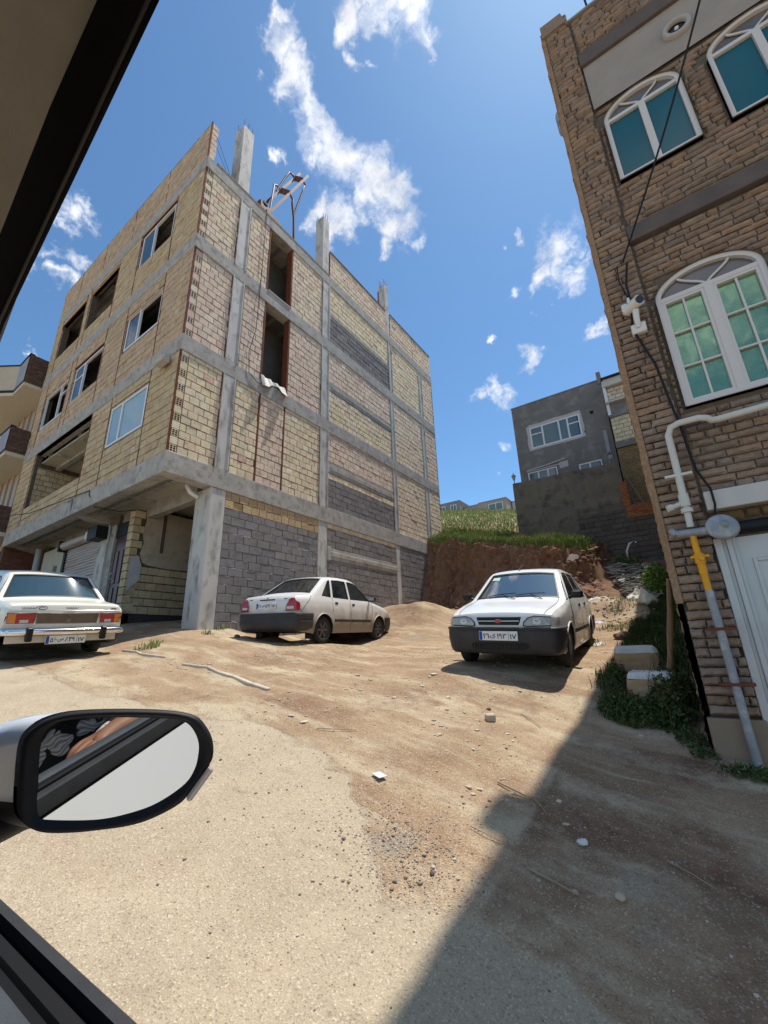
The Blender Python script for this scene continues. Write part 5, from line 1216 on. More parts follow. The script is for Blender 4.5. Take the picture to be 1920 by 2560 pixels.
# ------------------------------------------------------------ cars
tyre=mat('tyre',(.022,.021,.02),(.035,.032,.029),10,.85); plast=mat('dark_bumper_plastic',(.028,.029,.031),(.042,.042,.043),6,.5,.001,90,spec=.4)
blk=mat('black_trim',(.012,.012,.013),None,rough=.45); chrome=mat('chrome',(.75,.75,.75),None,rough=.12,metal=1.); redl=mat('red_lens',(.42,.01,.012),(.3,.008,.01),30,.15,spec=.8); clrl=mat('clear_lens',(.6,.58,.55),(.42,.4,.38),40,.1,spec=.9)
orl=mat('amber_lens',(.6,.2,.03),None,rough=.15,spec=.8); under=mat('underbody',(.02,.018,.016),None,rough=.95); seatm=mat('grey_seat_cloth',(.06,.062,.065),(.09,.09,.095),20,.9)
platew=mat('plate_white',(.72,.72,.7),None,rough=.4); plateb=mat('plate_blue',(.02,.07,.35),None,rough=.4); ink=mat('plate_black',(.01,.01,.01),None,rough=.5)
cglass=mat('car_glass',(.012,.02,.023),None,rough=.02,spec=1.,alpha=.66,coat=1.0,ior=1.8); cglass2=mat('car_glass_light',(.05,.08,.09),None,rough=.03,spec=1.,alpha=.5,coat=1.)
def paint(name,c,dirt=0.):
    if name in MATS: return MATS[name]
    M=mat(name,c,tuple(k*.94 for k in c),1.5,.32,0,1,spec=.5,coat=.6)
    t=M.node_tree; n=t.nodes; l=t.links; b=n['Principled BSDF']
    if dirt:
        tcn=n.new('ShaderNodeTexCoord'); sx=n.new('ShaderNodeSeparateXYZ'); l.new(tcn.outputs['Object'],sx.inputs[0])
        nz=n.new('ShaderNodeTexNoise'); nz.inputs['Scale'].default_value=3.5; nz.inputs['Detail'].default_value=8; l.new(tcn.outputs['Object'],nz.inputs['Vector'])
        a=n.new('ShaderNodeMath'); a.operation='MULTIPLY_ADD'; a.inputs[1].default_value=.5; l.new(nz.outputs['Fac'],a.inputs[0]); l.new(sx.outputs[2],a.inputs[2])
        q=n.new('ShaderNodeMapRange'); q.inputs[1].default_value=1.02; q.inputs[2].default_value=.62; q.inputs[3].default_value=0; q.inputs[4].default_value=dirt; l.new(a.outputs[0],q.inputs[0])
        m_=n.new('ShaderNodeMix'); m_.data_type='RGBA'; l.new(q.outputs[0],m_.inputs[0]); src=b.inputs['Base Color'].links[0].from_socket; l.new(src,m_.inputs[6]); m_.inputs[7].default_value=(.19,.135,.085,1); l.new(m_.outputs[2],b.inputs['Base Color'])
        r=n.new('ShaderNodeMapRange'); r.inputs[3].default_value=.32; r.inputs[4].default_value=.8; r.inputs[2].default_value=max(dirt,.01); l.new(q.outputs[0],r.inputs[0]); l.new(r.outputs[0],b.inputs['Roughness'])
    return M
def lin(P,x):
    if x<=P[0][0]: return P[0][1]
    for (a,b),(c,d) in zip(P[:-1],P[1:]):
        if x<=c: return b+(d-b)*(x-a)/(c-a)
    return P[-1][1]
def smooth_path(P,n=6):
    P=[Vector(p) for p in P]; o=[]
    for i in range(len(P)-1):
        p0=P[max(i-1,0)];p1=P[i];p2=P[i+1];p3=P[min(i+2,len(P)-1)]
        for k in range(n):
            t=k/n; o.append(.5*((2*p1)+(-p0+p2)*t+(2*p0-5*p1+4*p2-p3)*t*t+(-p0+3*p1-3*p2+p3)*t**3))
    o.append(P[-1]); return o
def text_mesh(txt,size,M,m,name,parent,ext=.0015,fit=None):
    cu=bpy.data.curves.new('t','FONT'); cu.body=txt; cu.size=size; cu.extrude=ext; cu.align_x='CENTER'; cu.align_y='CENTER'; cu.offset=size*.012
    ob=bpy.data.objects.new('t',cu); COL.objects.link(ob); bpy.context.view_layer.update()
    me=bpy.data.meshes.new_from_object(ob.evaluated_get(bpy.context.evaluated_depsgraph_get())); bpy.data.objects.remove(ob)
    if fit:
        xs=[v.co.x for v in me.vertices]; w=max(xs)-min(xs); c=(max(xs)+min(xs))/2; ys=[v.co.y for v in me.vertices]; hh_=max(ys)-min(ys); cy=(max(ys)+min(ys))/2
        for v in me.vertices: v.co.x=(v.co.x-c)*fit[0]/w; v.co.y=(v.co.y-cy)*fit[1]/hh_
    me.transform(M); me.materials.clear(); me.materials.append(m); o=bpy.data.objects.new(name,me); COL.objects.link(o); o.parent=parent; return o
def fitw(me,M,w):
    pass
def plate(parent,M,parts):      # M: local frame, x right, y up, z out of the plate; 0.52 x 0.115
    f=MB().box((-.26,-.06,-.006),(.26,.06,0),None,.002,M); o=f.build('number_plate',platew,parent)
    MB().box((-.262,-.062,-.004),(.262,.062,-.0005),None,0,M).build('plate_rim',ink,o) if False else None
    MB().box((-.255,-.055,.0),(-.215,.055,.0015),None,0,M).build('plate_band',plateb,o)
    MB().box((.138,-.055,0),(.142,.055,.0015),None,0,M).build('plate_divider',ink,o)
    for s,(x,w,h,yy) in zip(parts,((-.162,.08,.07,0),(-.07,.075,.055,-.005),(.05,.125,.07,0),(.2,.085,.065,-.008))):
        text_mesh(s,.1,M@Matrix.Translation((x,yy,.001)),ink,'plate_lettering',o,fit=(w,h))
    return o
def wheel(root,x,y,r,w,side,rimm,style,flat=0):
    M=Matrix.Translation((x,y,r))@Matrix.Rotation(R(90)*(-side),4,'X')      # local z -> outward
    pr=[(r*.62,-w*.45),(r*.8,-w*.5),(r*.93,-w*.46),(r*.985,-w*.36),(r,-w*.2),(r,w*.2),(r*.985,w*.36),(r*.93,w*.46),(r*.8,w*.5),(r*.66,w*.44),(r*.62,w*.38),(r*.62,-w*.45)]
    mb=MB(); mb.lathe(pr,36,M); t=mb.build('wheel',tyre,root)
    rb=MB(); rb.lathe([(r*.64,w*.42),(r*.62,w*.36),(r*.58,w*.2),(r*.56,-.02),(.001,-.02)],32,M)
    if style=='spoke':
        rb.lathe([(.001,w*.34),(r*.16,w*.36),(r*.2,w*.2)],16,M)
        for k in range(6):
            a=k*math.pi/3; Mk=M@Matrix.Rotation(a,4,'Z'); rb.add([Mk@Vector(v) for v in [(r*.1,-.026,w*.3),(r*.1,.026,w*.3),(r*.6,.02,w*.34),(r*.6,-.02,w*.34),(r*.1,-.03,0),(r*.1,.03,0),(r*.6,.026,0),(r*.6,-.026,0)]],[(0,1,2,3),(0,4,5,1),(1,5,6,2),(2,6,7,3),(3,7,4,0)])
    else:
        rb.lathe([(.001,w*.3),(r*.14,w*.3),(r*.2,w*.2),(r*.32,w*.16),(r*.5,w*.28),(r*.58,w*.2)],24,M)
        for k in range(8):
            a=k*math.pi/4; Mk=M@Matrix.Rotation(a,4,'Z')@Matrix.Translation((r*.42,0,w*.225)); rb.box((-.012,-.012,0),(.012,.012,.006),None,.002,Mk)
    rb.build('rim',rimm,t); return t
def make_car(S,name,label,cat,group,loc,rot,pm):
    root=thing(name,label,cat,loc,group,local=True); root.rotation_euler=rot
    prof=S['prof']; W=S['W0']; tf,tr=S['taper']; 
    topx=sorted([(x,z) for x,z in prof if True],key=lambda p:p[0])
    def ztop(x): return lin(S['top'],x)
    def hw(x,z):
        w=lin(W,z); 
        if x>tf[0]: w*=1-tf[1]*((x-tf[0])/tf[2])**2
        if x<-tr[0]: w*=1-tr[1]*((-tr[0]-x)/tr[2])**2
        d=ztop(x)-z; 
        if d<.07: w-=.04*(1-max(d,0)/.07)**2
        return w
    # side skins
    ra=S['arch']; r=S['r']
    def arc(cx,a0,a1,n=18): return [(cx+ra*math.cos(R(a0+(a1-a0)*k/n)),r+ra*math.sin(R(a0+(a1-a0)*k/n))) for k in range(n+1)]
    wb=S['wb']/2; zs=S['sill']; aa=-math.degrees(math.asin(min(1,(r-zs)/ra)))
    low=[(S['tail'],zs+.06)]+arc(-wb,180-aa,aa)+arc(wb,180-aa,aa)+[(S['nose'],zs+.06)]
    outline=low+[p for p in prof]      # prof runs nose -> roof -> tail
    for s in (1,-1):
        mb=MB(); mb.sheet(outline,S['win'],lambda u,v:(u,s*hw(u,v),v),.045,True,flip=(s>0)); mb.build('side_panel',pm,root)
        for k,wp_ in enumerate(S['win']):
            g=MB(); g.sheet(wp_,[],lambda u,v:(u,s*(hw(u,v)-.012),v),.08,True,flip=(s>0)); g.build('side_window',cglass,root)
            # black rubber round the glass
            ring=MB(); c=Vector((sum(p[0] for p in wp_)/len(wp_),sum(p[1] for p in wp_)/len(wp_)))
            inner=[tuple(Vector(p)+(c-Vector(p)).normalized()*.022) for p in wp_]; outer=[tuple(Vector(p)-(c-Vector(p)).normalized()*.006) for p in wp_]
            ring.sheet(outer,[inner],lambda u,v:(u,s*(hw(u,v)+.0015),v),.05,True,flip=(s>0)); ring.build('window_seal',blk,root)
    # top strip
    P=smooth_path(prof,3) if False else [Vector(p) for p in prof]
    nrm=[]
    for i in range(len(P)):
        d=(P[min(i+1,len(P)-1)]-P[max(i-1,0)]).normalized(); nrm.append(Vector((-d.y,d.x))*-1)
    def crown(i): return S['crown'][i]
    def TP(i,t,off=0.):
        w=hw(P[i].x,P[i].y); q=P[i]+nrm[i]*(crown(i)*(1-abs(t)**2.4)+off); return (q.x,t*w,q.y)
    # ensure outward normals
    if TP(len(P)//2,0)[2]<P[len(P)//2].y: nrm=[-n_ for n_ in nrm]
    def strip(i0,i1,t0,t1,nt,off,name,m_,parent=root,sub=1):
        mb=MB(); rows=[]
        for i in range(i0,i1):
            for k in range(sub): rows.append((i,k/sub))
        rows.append((i1,0))
        def pt(i,f,t):
            a=Vector(TP(i,t,off))
            return a if f==0 else a.lerp(Vector(TP(i+1,t,off)),f)
        vs=[pt(i,f,t0+(t1-t0)*j/nt) for (i,f) in rows for j in range(nt+1)]
        fs=[(a*(nt+1)+j,a*(nt+1)+j+1,(a+1)*(nt+1)+j+1,(a+1)*(nt+1)+j) for a in range(len(rows)-1) for j in range(nt)]
        mb.add(vs,fs,None,True); o=mb.build(name,m_,parent); return o
    ws=S['ws'];rg_=S['rg']       # index ranges of windscreen and rear window
    strip(S['hood'][0],ws[0],-1,1,20,0,'hood',pm); strip(ws[1],rg_[0],-1,1,20,0,'roof',pm); strip(rg_[1],S['trunk_end'],-1,1,20,0,'boot_lid',pm)
    strip(0,S['hood'][0],-1,1,20,0,'nose_panel',pm); strip(S['trunk_end'],len(P)-1,-1,1,20,0,'tail_panel',pm)
    for (a,b),nm in ((ws,'windscreen'),(rg_,'rear_window')):
        for t0,t1 in ((-1,-.9),(.9,1)): strip(a,b,t0,t1,2,0,'pillar',pm,sub=3)
        # surround strips top and bottom are part of the black seal
        g=strip(a,b,-.9,.9,14,-.012,nm,S.get('glass',cglass),sub=4)
        for t0,t1 in ((-.915,-.875),(.875,.915)): strip(a,b,t0,t1,2,.002,'window_seal',blk,g,sub=3)
        mb=MB()
        for i,sgn in ((a,1),(b,-1)):
            j=i+sgn
            vs=[];n=14
            for k in range(n+1):
                t=-.9+1.8*k/n; p=Vector(TP(i,t,.003)); q=p.lerp(Vector(TP(j,t,.003)),.045 if b-a==1 else .09); vs+= [p,q]
            mb.add(vs,[(2*k,2*k+2,2*k+3,2*k+1) for k in range(n)],None,True)
        mb.build('window_seal',blk,g)
    # underbody, wheel wells, cabin
    mb=MB(); mb.box((-wb+.36,-.7,zs+.01),(wb-.36,.7,zs+.12)); mb.box((wb+.3,-.62,zs+.05),(S['nose']-.12,.62,.5)); mb.box((S['tail']+.12,-.66,zs+.05),(-wb-.3,.66,.5)); mb.box((-wb-.4,-.5,zs+.05),(wb+.4,.5,.42)); mb.build('underbody',under,root)
    for cx in (wb,-wb):
        for s in (1,-1):
            mb=MB(); n=14; vs=[];
            for k in range(n+1):
                a=math.pi*k/n+0*s; x=cx+(ra+.004)*math.cos(a); z=r+(ra+.004)*math.sin(a)
                vs+= [(x,s*(hw(cx,.5)-.008),max(z,zs)),(x,s*.48,max(z,zs))]
            mb.add(vs,[(2*k,2*k+1,2*k+3,2*k+2) for k in range(n)],None,True); mb.build('wheel_well',under,root)
            # lip of the arch
            lp=MB(); pts=[(x,s*(hw(x,z)+.004),z) for x,z in [(cx+(ra+.005)*math.cos(R(a)),r+(ra+.005)*math.sin(R(a))) for a in range(int(aa)+4,181-int(aa)-4,8)]]; lp.tube(pts,.011,6); lp.build('arch_lip',pm,root)
            wheel(root,cx,s*(hw(cx,.4)-.095),r,S['tw'],s,S['rim'],S['style'])
    mb=MB(); b0,b1=S['cabin']; mb.box((b0,-.66,.3),(b1,.66,.62)); mb.box((b1-.28,-.66,.62),(b1+.05,.66,.86),None,.04); mb.box((b0-.35,-.62,.62),(b0+.12,.62,.88)); mb.box((b0,-.70,.6),(b1,-.66,.88)); mb.box((b0,.66,.6),(b1,.70,.88)); mb.build('cabin_lining',seatm,root)
    for (x,y) in ((.12,.36),(.12,-.36)):
        MB().box((x-.3,y-.24,.5),(x+.3,y+.24,.66),None,.05).box((x-.42,y-.23,.6),(x-.26,y+.23,1.08),None,.06).box((x-.4,y-.12,1.08),(x-.3,y+.12,1.27),None,.04).build('seat',seatm,root)
    MB().box((b0+.02,-.6,.6),(b0+.2,.6,1.02),None,.06).build('seat',seatm,root)
    mb=MB(); Ms=Matrix.Translation((b1-.38,.36,.86))@Matrix.Rotation(R(65),4,'Y'); mb.lathe([(.17,-.012),(.185,0),(.17,.012),(.158,0),(.17,-.012)],24,Ms); mb.build('steering_wheel',blk,root)
    # seams and rub strips on the sides
    def ribbon(pts,w,off,name,m_,s,parent=root):
        pts=[Vector(p) for p in pts]; L=[]
        for a,b in zip(pts[:-1],pts[1:]):
            n=max(1,int((b-a).length/.06)); L+= [a.lerp(b,k/n) for k in range(n)]
        L.append(pts[-1]); vs=[]
        for i,p in enumerate(L):
            d=(L[min(i+1,len(L)-1)]-L[max(i-1,0)]).normalized(); nn=Vector((-d.y,d.x))*w/2
            for q,o_ in ((p-nn,0),(p-nn,off),(p+nn,off),(p+nn,0)): vs.append((q.x,s*(hw(q.x,q.y)+o_),q.y))
        n=len(L); fs=[]
        for i in range(n-1):
            for k in range(3): fs.append((i*4+k,i*4+k+1,(i+1)*4+k+1,(i+1)*4+k))
        fs+= [(0,1,2,3),((n-1)*4,(n-1)*4+1,(n-1)*4+2,(n-1)*4+3)]
        mb=MB(); mb.add(vs,fs,None,False); return mb.build(name,m_,parent)
    for s in (1,-1):
        for sm_ in S['seams']: ribbon(sm_,.009,.0015,'door_seam',mat('seam_dark',(.05,.045,.04),None),s)
        for rb_ in S['rubs']: ribbon(rb_,.055,.014,'rub_strip',S.get('rubmat',plast),s)
        for (x,z) in S['handles']:
            y=s*(hw(x,z)+.004); MB().box((x-.055,y-.008,z-.022),(x+.055,y+.014,z+.022),None,.008).build('door_handle',S.get('handlemat',blk),root)
        x,z=S['mirror']; y=s*hw(x,z)
        mm=MB().box((x-.07,y+s*.04,z+.0),(x+.03,y+s*.2,z+.12),None,.03).tube([(x-.0,y-s*.02,z+.0),(x-.01,y+s*.08,z+.04)],.025,8).build('wing_mirror',S.get('mirrormat',blk),root)
        MB().box((x-.074,y+s*.06,z+.02),(x-.0705,y+s*.185,z+.1)).build('mirror_glass',chrome,mm)
    return root,hw,TP,ribbon
def sweep(path,sect,name,m_,root,mir=True):
    """path: plan points (x,y) from +y side to centre; sect: (outward, z)"""
    pts=smooth_path([(a,b) for a,b in path],5); full=[(p.x,p.y) for p in pts]+[(p.x,-p.y) for p in pts[::-1][1:]]
    L=[Vector(p) for p in full]; vs=[];n=len(sect)
    for i,p in enumerate(L):
        d=(L[min(i+1,len(L)-1)]-L[max(i-1,0)]).normalized(); nn=Vector((d.y,-d.x)); 
        c=Vector((L[0].x,0)); 
        if nn.dot(p-Vector((path[0][0],0)))<0: nn=-nn
        for o_,z in sect: q=p+nn*o_; vs.append((q.x,q.y,z))
    fs=[(i*n+k,i*n+k+1,(i+1)*n+k+1,(i+1)*n+k) for i in range(len(L)-1) for k in range(n-1)]
    fs+= [tuple(range(n)),tuple((len(L)-1)*n+k for k in range(n))]
    mb=MB(); mb.add(vs,fs,None,True); return mb.build(name,m_,root)
# ---- small saloon (two of them)
PR=[(1.86,.50),(1.865,.58),(1.86,.66),(1.83,.715),(1.72,.755),(1.5,.80),(1.2,.85),(.93,.90),(.86,.93),(.28,1.345),(.2,1.385),(.0,1.42),(-.35,1.43),(-.7,1.415),(-.9,1.385),(-.98,1.35),(-1.5,1.0),(-1.58,.965),(-1.8,.95),(-1.93,.935),(-1.98,.90),(-2.0,.80),(-2.01,.68),(-2.0,.5)]
PRIDE=dict(prof=PR,top=[(-2.03,.5),(-2.0,.86),(-1.93,.935),(-1.58,.965),(-.98,1.35),(-.7,1.415),(-.35,1.43),(.0,1.42),(.28,1.345),(.86,.93),(1.5,.80),(1.83,.715),(1.87,.5)],
 W0=[(.15,.755),(.3,.785),(.5,.80),(.7,.795),(.85,.775),(.93,.75),(1.0,.728),(1.2,.66),(1.34,.61),(1.43,.56)],taper=((1.15,.11,.72),(1.45,.09,.55)),arch=.325,r=.272,wb=2.345,sill=.2,tail=-2.0,nose=1.86,
 win=[[(.76,.935),(.30,1.29),(.22,1.335),(.1,1.35),(-.1,1.355),(-.13,.94)],[(-.21,.94),(-.18,1.355),(-.45,1.355),(-.72,1.34),(-.82,.95)],[(-.90,.95),(-.80,1.335),(-.88,1.315),(-1.22,.97)]],
 hood=(3,8),ws=(8,9),rg=(15,16),trunk_end=19,crown=[.05,.055,.055,.05,.045,.04,.035,.03,.04,.04,.035,.03,.03,.03,.035,.045,.05,.03,.025,.03,.045,.045,.045,.04],cabin=(-1.05,.8),tw=.165,
 seams=[[(.84,.9),(.80,.6),(.74,.26)],[(-.165,.92),(-.16,.24)],[(-.87,.94),(-.86,.64)],[(.76,.935),(.9,.905)],[(-1.56,.95),(-1.9,.62)],[(.45,1.22),(.86,.9)]],rubs=[[(.72,.46),(-.14,.46)],[(-.18,.46),(-.80,.46)]],handles=[(-.04,.82),(-.72,.83)],mirror=(.72,.93))
def pride_details(root,hw,TP,ribbon,pm,extra):
    fx=lambda y,z:lin([(.5,1.86),(.58,1.865),(.66,1.86),(.715,1.83)],z)+.055*(1-abs(y/hw(1.86,z))**2.4)
    fr=lambda o:(lambda u,v:(fx(u,v)+o,u,v))
    bx=lambda y,z:-lin([(.5,2.0),(.68,2.01),(.8,2.0),(.9,1.98),(.935,1.93)],z)-.045*(1-abs(y/hw(-2.0,min(z,.85)))**2.4)
    bk=lambda o:(lambda u,v:(bx(u,v)-o,u,v))
    # headlamps
    for s in (1,-1):
        P=[(s*.33,.585),(s*.38,.575),(s*.67,.585),(s*.675,.69),(s*.47,.705),(s*.39,.68),(s*.34,.63)]
        h=MB().sheet(P,[],fr(.012),.05); h.build('headlight',clrl,root) if False else None
        o=MB(); o.sheet(P,[],fr(.014),.05,flip=(s<0)); hl_=o.build('headlight',mat('headlamp_glass',(.26,.25,.22),(.5,.48,.43),22,.15,spec=.9),root)
        c=(s*.5,.635); rimp=[(c[0]+.045*math.cos(a)*1.2,c[1]+.04*math.sin(a)) for a in np.linspace(0,6.28,14)[:-1]]
        MB().sheet(rimp,[],fr(.017),.05).build('reflector',mat('reflector',(.6,.6,.57),None,rough=.4,metal=.2),hl_)
        ring=MB(); pts=[Vector(fr(.015)(a,b)) for a,b in P]; ring.tube(pts+[pts[0]],.007,6); ring.build('headlight_rim',blk,hl_)
        # corner lens turning round the wing
        def cl(u,v): x=1.855-u*.16; return (x+.004,s*(hw(x,v)+.006 -.0*u),v)
        MB().grid(lambda u,v:cl(u,.59+.095*v),8,3).build('indicator',mat('clear_amber',(.55,.42,.33),(.5,.45,.4),15,.15,spec=.8),hl_)
        MB().box((.98,s*(hw(1.0,.66)-.002),.645),(1.02,s*(hw(1.0,.66)+.012),.675),None,.004).build('indicator',orl,root)
    g=MB(); g.sheet([(-.27,.592),(.27,.592),(.31,.68),(.3,.694),(-.3,.694),(-.31,.68)],[],fr(.006),.05); gr_=g.build('grille',blk,root)
    for z in (.642,): MB().tube([fr(.012)(u,z) for u in np.linspace(-.28,.28,9)],.007 if z==.642 else .005,6).build('grille_bar',mat('silver_bar',(.5,.5,.48),None,rough=.35,metal=.4),gr_)
    ov=MB(); ov.lathe([(.001,.012),(.035,.01),(.05,.0)],20,Matrix.Translation((fx(0,.642)+.012,0,.642))@Matrix.Rotation(R(90),4,'Y')@Matrix.Scale(.55,4,(1,0,0))@Matrix.Scale(1,4)); ov.build('oval_emblem',mat('emblem_red',(.35,.04,.03),(.4,.12,.1),30,.3,spec=.6),gr_)
    # bumpers
    fb=[(1.48,.80),(1.62,.80),(1.76,.785),(1.86,.745),(1.915,.66),(1.94,.5),(1.955,.25),(1.96,0)]
    sec=[(-.07,.562),(-.005,.562),(.008,.552),(.01,.535),(-.004,.53),(-.002,.5),(-.002,.4),(-.012,.36),(-.022,.30),(-.04,.245),(-.07,.215),(-.14,.205)]
    fbm_=sweep(fb,sec,'front_bumper',plast,root)
    MB().sheet([(-.36,.29),(-.3,.28),(.3,.28),(.36,.29),(.39,.325),(.36,.355),(-.36,.355),(-.39,.325)],[],lambda u,v:(1.962-.02*abs(u/.5)**2.2+ (v-.32)*.2,u,v),.05).build('lower_grille',blk,fbm_)
    mb=MB()
    for k in range(-10,11): mb.bar((1.958,k*.034,.29),(1.972,k*.034+.012,.35),.004,.004)
    mb.build('grille_mesh',mat('mesh_grey',(.06,.06,.06),None,rough=.5),fbm_)
    rbp=[(-1.56,.81),(-1.75,.81),(-1.92,.795),(-2.02,.755),(-2.07,.66),(-2.09,.5),(-2.1,.25),(-2.105,0)]
    rsec=[(-.07,.60),(-.01,.60),(.004,.588),(.006,.52),(-.004,.505),(-.004,.47),(.004,.455),(.0,.38),(-.02,.32),(-.05,.26),(-.13,.24)]
    rbm=sweep(rbp,rsec,'rear_bumper',plast,root)
    # tail lamps
    for s in (1,-1):
        P=[(s*.50,.64),(s*.725,.64),(s*.73,.74),(s*.715,.82),(s*.67,.875),(s*.60,.885),(s*.56,.86),(s*.52,.76)]
        o=MB(); o.sheet(P,[],bk(.014),.05,flip=(s>0)); tl=o.build('tail_light',redl,root)
        pts=[Vector(bk(.01)(a,b)) for a,b in P]; MB().tube(pts+[pts[0]],.006,6).build('lamp_rim',redl,tl)
        MB().sheet([(s*.525,.675),(s*.68,.675),(s*.685,.725),(s*.53,.725)],[],bk(.018),.05).build('reverse_lens',clrl,tl)
        def cl2(u,v): x=-2.02+u*.11; return (x,s*(hw(x,v)+.006),v)
        MB().grid(lambda u,v:cl2(u,.645+(.2-.06*u)*v),6,3).build('lamp_wrap',redl,tl)
    MB().sheet([(-.2,.852),(.2,.852),(.205,.875),(-.205,.875)],[],bk(.012),.05).build('boot_trim',blk,root)
    for s in (1,-1): MB().sheet([(s*.42,.865),(s*.5,.868),(s*.5,.885),(s*.42,.882)],[],bk(.003),.05).build('boot_badge',blk,root)
    MB().tube([bk(.004)(0,.90),bk(.012)(0,.90)],.012,10).build('boot_lock',blk,root)
    mb=MB(); 
    for s in (1,-1): mb.tube([bk(.0015)(s*.47,.63),bk(.0015)(s*.49,.75),bk(.0015)(s*.54,.9)],.003,5)
    mb.build('boot_seam',mat('seam_dark',(.05,.045,.04),None),root)
    for s in (1,-1):
        pts=[Vector(TP(i_,s*.87,.0015)) for i_ in range(3,9)]; MB().tube(pts,.0035,5).build('bonnet_seam',mat('seam_dark',(.05,.045,.04),None),root)
    # wipers, aerial
    i=8
    for s0,s1 in ((-.62,-.02),(.0,.62)):
        a=Vector(TP(8,s0,.02));b=Vector(TP(8,s1,.02)); a2=a.lerp(Vector(TP(9,s0,.02)),.04); b2=b.lerp(Vector(TP(9,s1,.02)),.12)
        MB().tube([a2,(a2+b2)/2+Vector((.0,0,.01)),b2],.007,6).tube([Vector(TP(7,s1*.9 if s1>.1 else .0,.01)),(a2+b2)/2],.006,6).build('wiper',blk,root)
    a=Vector(TP(10,-.15,0)); MB().tube([a,a+Vector((-.03,0,.03)),a+Vector((-.42,-.0,.16))],[.01,.006,.003],6).build('roof_aerial',blk,root)
    for t_ in (.28,-.3): pass
    # mud flaps
    for s in (1,-1): MB().box((-1.53,s*.58,.1),(-1.515,s*.76,.36),None,.002).build('mud_flap',blk,root)
    m_=Matrix.Translation(Vector(TP(9,.0,-.06))); MB().box((-.02,-.1,-.05),(.01,.1,.0),None,.01,m_).build('interior_mirror',blk,root)
def eul(yaw,pitch,roll):
    M=Matrix.Rotation(yaw,3,'Z')@Matrix(((math.cos(pitch),0,-math.sin(pitch)),(0,1,0),(math.sin(pitch),0,math.cos(pitch))))@Matrix.Rotation(roll,3,'X')
    return M.to_euler()
rimd=mat('dark_alloy',(.10,.09,.09),(.14,.125,.12),12,.45,metal=.3); rims=mat('grey_steel_rim',(.3,.29,.28),(.22,.2,.19),12,.4,metal=.5)
pm1=paint('white_paint_dusty',(.74,.72,.68),.9); pm2=paint('white_paint',(.76,.76,.73),.4); pm3=paint('cream_white_paint',(.76,.74,.64),.35)
S1=dict(PRIDE,rim=rimd,style='spoke'); S2=dict(PRIDE,rim=rims,style='steel',glass=mat('windscreen_glass',(.05,.08,.1),None,rough=.015,spec=1.,alpha=.8,coat=1.,ior=2.6,metal=.25))
SHIFT={}
r1,hw1,TP1,rb1=make_car(S1,'parked_car','dusty white saloon with dark spoked wheels, seen from behind beside the grey block wall','car','cars parked on the waste ground',(-7.12,7.76,1.63),eul(R(96.4),R(1.6),R(2.2)),pm1)
pride_details(r1,hw1,TP1,rb1,pm1,{})
MP=lambda x,z,rear,tilt=0:(Matrix(((0,0,-1,x),(-1,0,0,0),(0,1,0,z),(0,0,0,1))) if rear else Matrix(((0,0,1,x),(1,0,0,0),(0,1,0,z),(0,0,0,1))))
plate(r1,MP(-2.072,.745,True),['۳۸','س','۵۹۱','۱۷'])
r2,hw2,TP2,rb2=make_car(S2,'parked_car','white saloon with grey bumper and red oval grille badge, facing the camera','car','cars parked on the waste ground',(-2.24,7.65,1.25),eul(R(-86.9),R(-4.4),R(-3.2)),pm2)
pride_details(r2,hw2,TP2,rb2,pm2,{})
plate(r2,MP(1.975,.455,False),['۳۱','ی','۱۹۳','۱۷'])
MB().sheet([(-.06,0),(.06,0),(.06,.1),(-.06,.1)],[],lambda u,v:tuple(Vector(TP2(8,-.72,-.005)).lerp(Vector(TP2(9,-.72,-.005)),.75+v*1.2)+Vector((0,u,0))),.05).build('windscreen_sticker',mat('sticker_green',(.35,.6,.5),(.6,.7,.66),20,.6),r2)
# ---- old boxy saloon
PK=[(2.02,.45),(2.04,.6),(2.04,.76),(2.0,.83),(1.85,.865),(1.5,.885),(1.1,.90),(.98,.93),(.52,1.325),(.44,1.36),(.2,1.395),(-.3,1.405),(-.75,1.39),(-1.0,1.36),(-1.08,1.325),(-1.42,.955),(-1.52,.925),(-1.9,.905),(-2.1,.89),(-2.16,.862),(-2.175,.80),(-2.165,.62),(-2.14,.45)]
PAY=dict(prof=PK,top=[(-2.2,.45),(-2.16,.86),(-2.1,.89),(-1.52,.925),(-1.08,1.325),(-.75,1.39),(-.3,1.405),(.2,1.395),(.52,1.325),(.98,.93),(1.5,.885),(2.0,.83),(2.06,.45)],
 W0=[(.15,.76),(.3,.79),(.5,.805),(.8,.80),(.88,.785),(.95,.745),(1.2,.665),(1.33,.62),(1.405,.57)],taper=((1.5,.04,.55),(1.7,.05,.5)),arch=.335,r=.285,wb=2.5,sill=.22,tail=-2.14,nose=2.02,
 win=[[(.86,.96),(.50,1.28),(.0,1.31),(-.08,.96)],[(-.16,.96),(-.10,1.31),(-.85,1.30),(-1.0,1.24),(-1.12,.98)]],hood=(3,7),ws=(7,8),rg=(14,15),trunk_end=19,crown=[.03]*7+[.045,.045,.03,.03,.03,.03,.035,.045,.05,.03,.025,.025,.03,.03,.03,.03],cabin=(-1.0,.85),tw=.16,
 seams=[[(.9,.9),(.88,.26)],[(-.12,.93),(-.12,.25)],[(-1.02,.93),(-1.0,.62)]],rubs=[[(1.9,.80),(-1.95,.80)]],rubmat=chrome,handles=[(.0,.84),(-.9,.84)],handlemat=chrome,mirror=(.75,.93),mirrormat=chrome,rim=rims,style='steel',glass=mat('car_glass_blue',(.03,.07,.09),None,rough=.04,spec=1.,alpha=.8,coat=1.))
r3,hw3,TP3,rb3=make_car(PAY,'parked_car','old boxy cream white saloon with chrome bumper, seen from behind at the left','car','cars parked on the waste ground',(-10.16,2.78,1.62),eul(R(178.8),R(6.8),R(-2.6)),pm3)
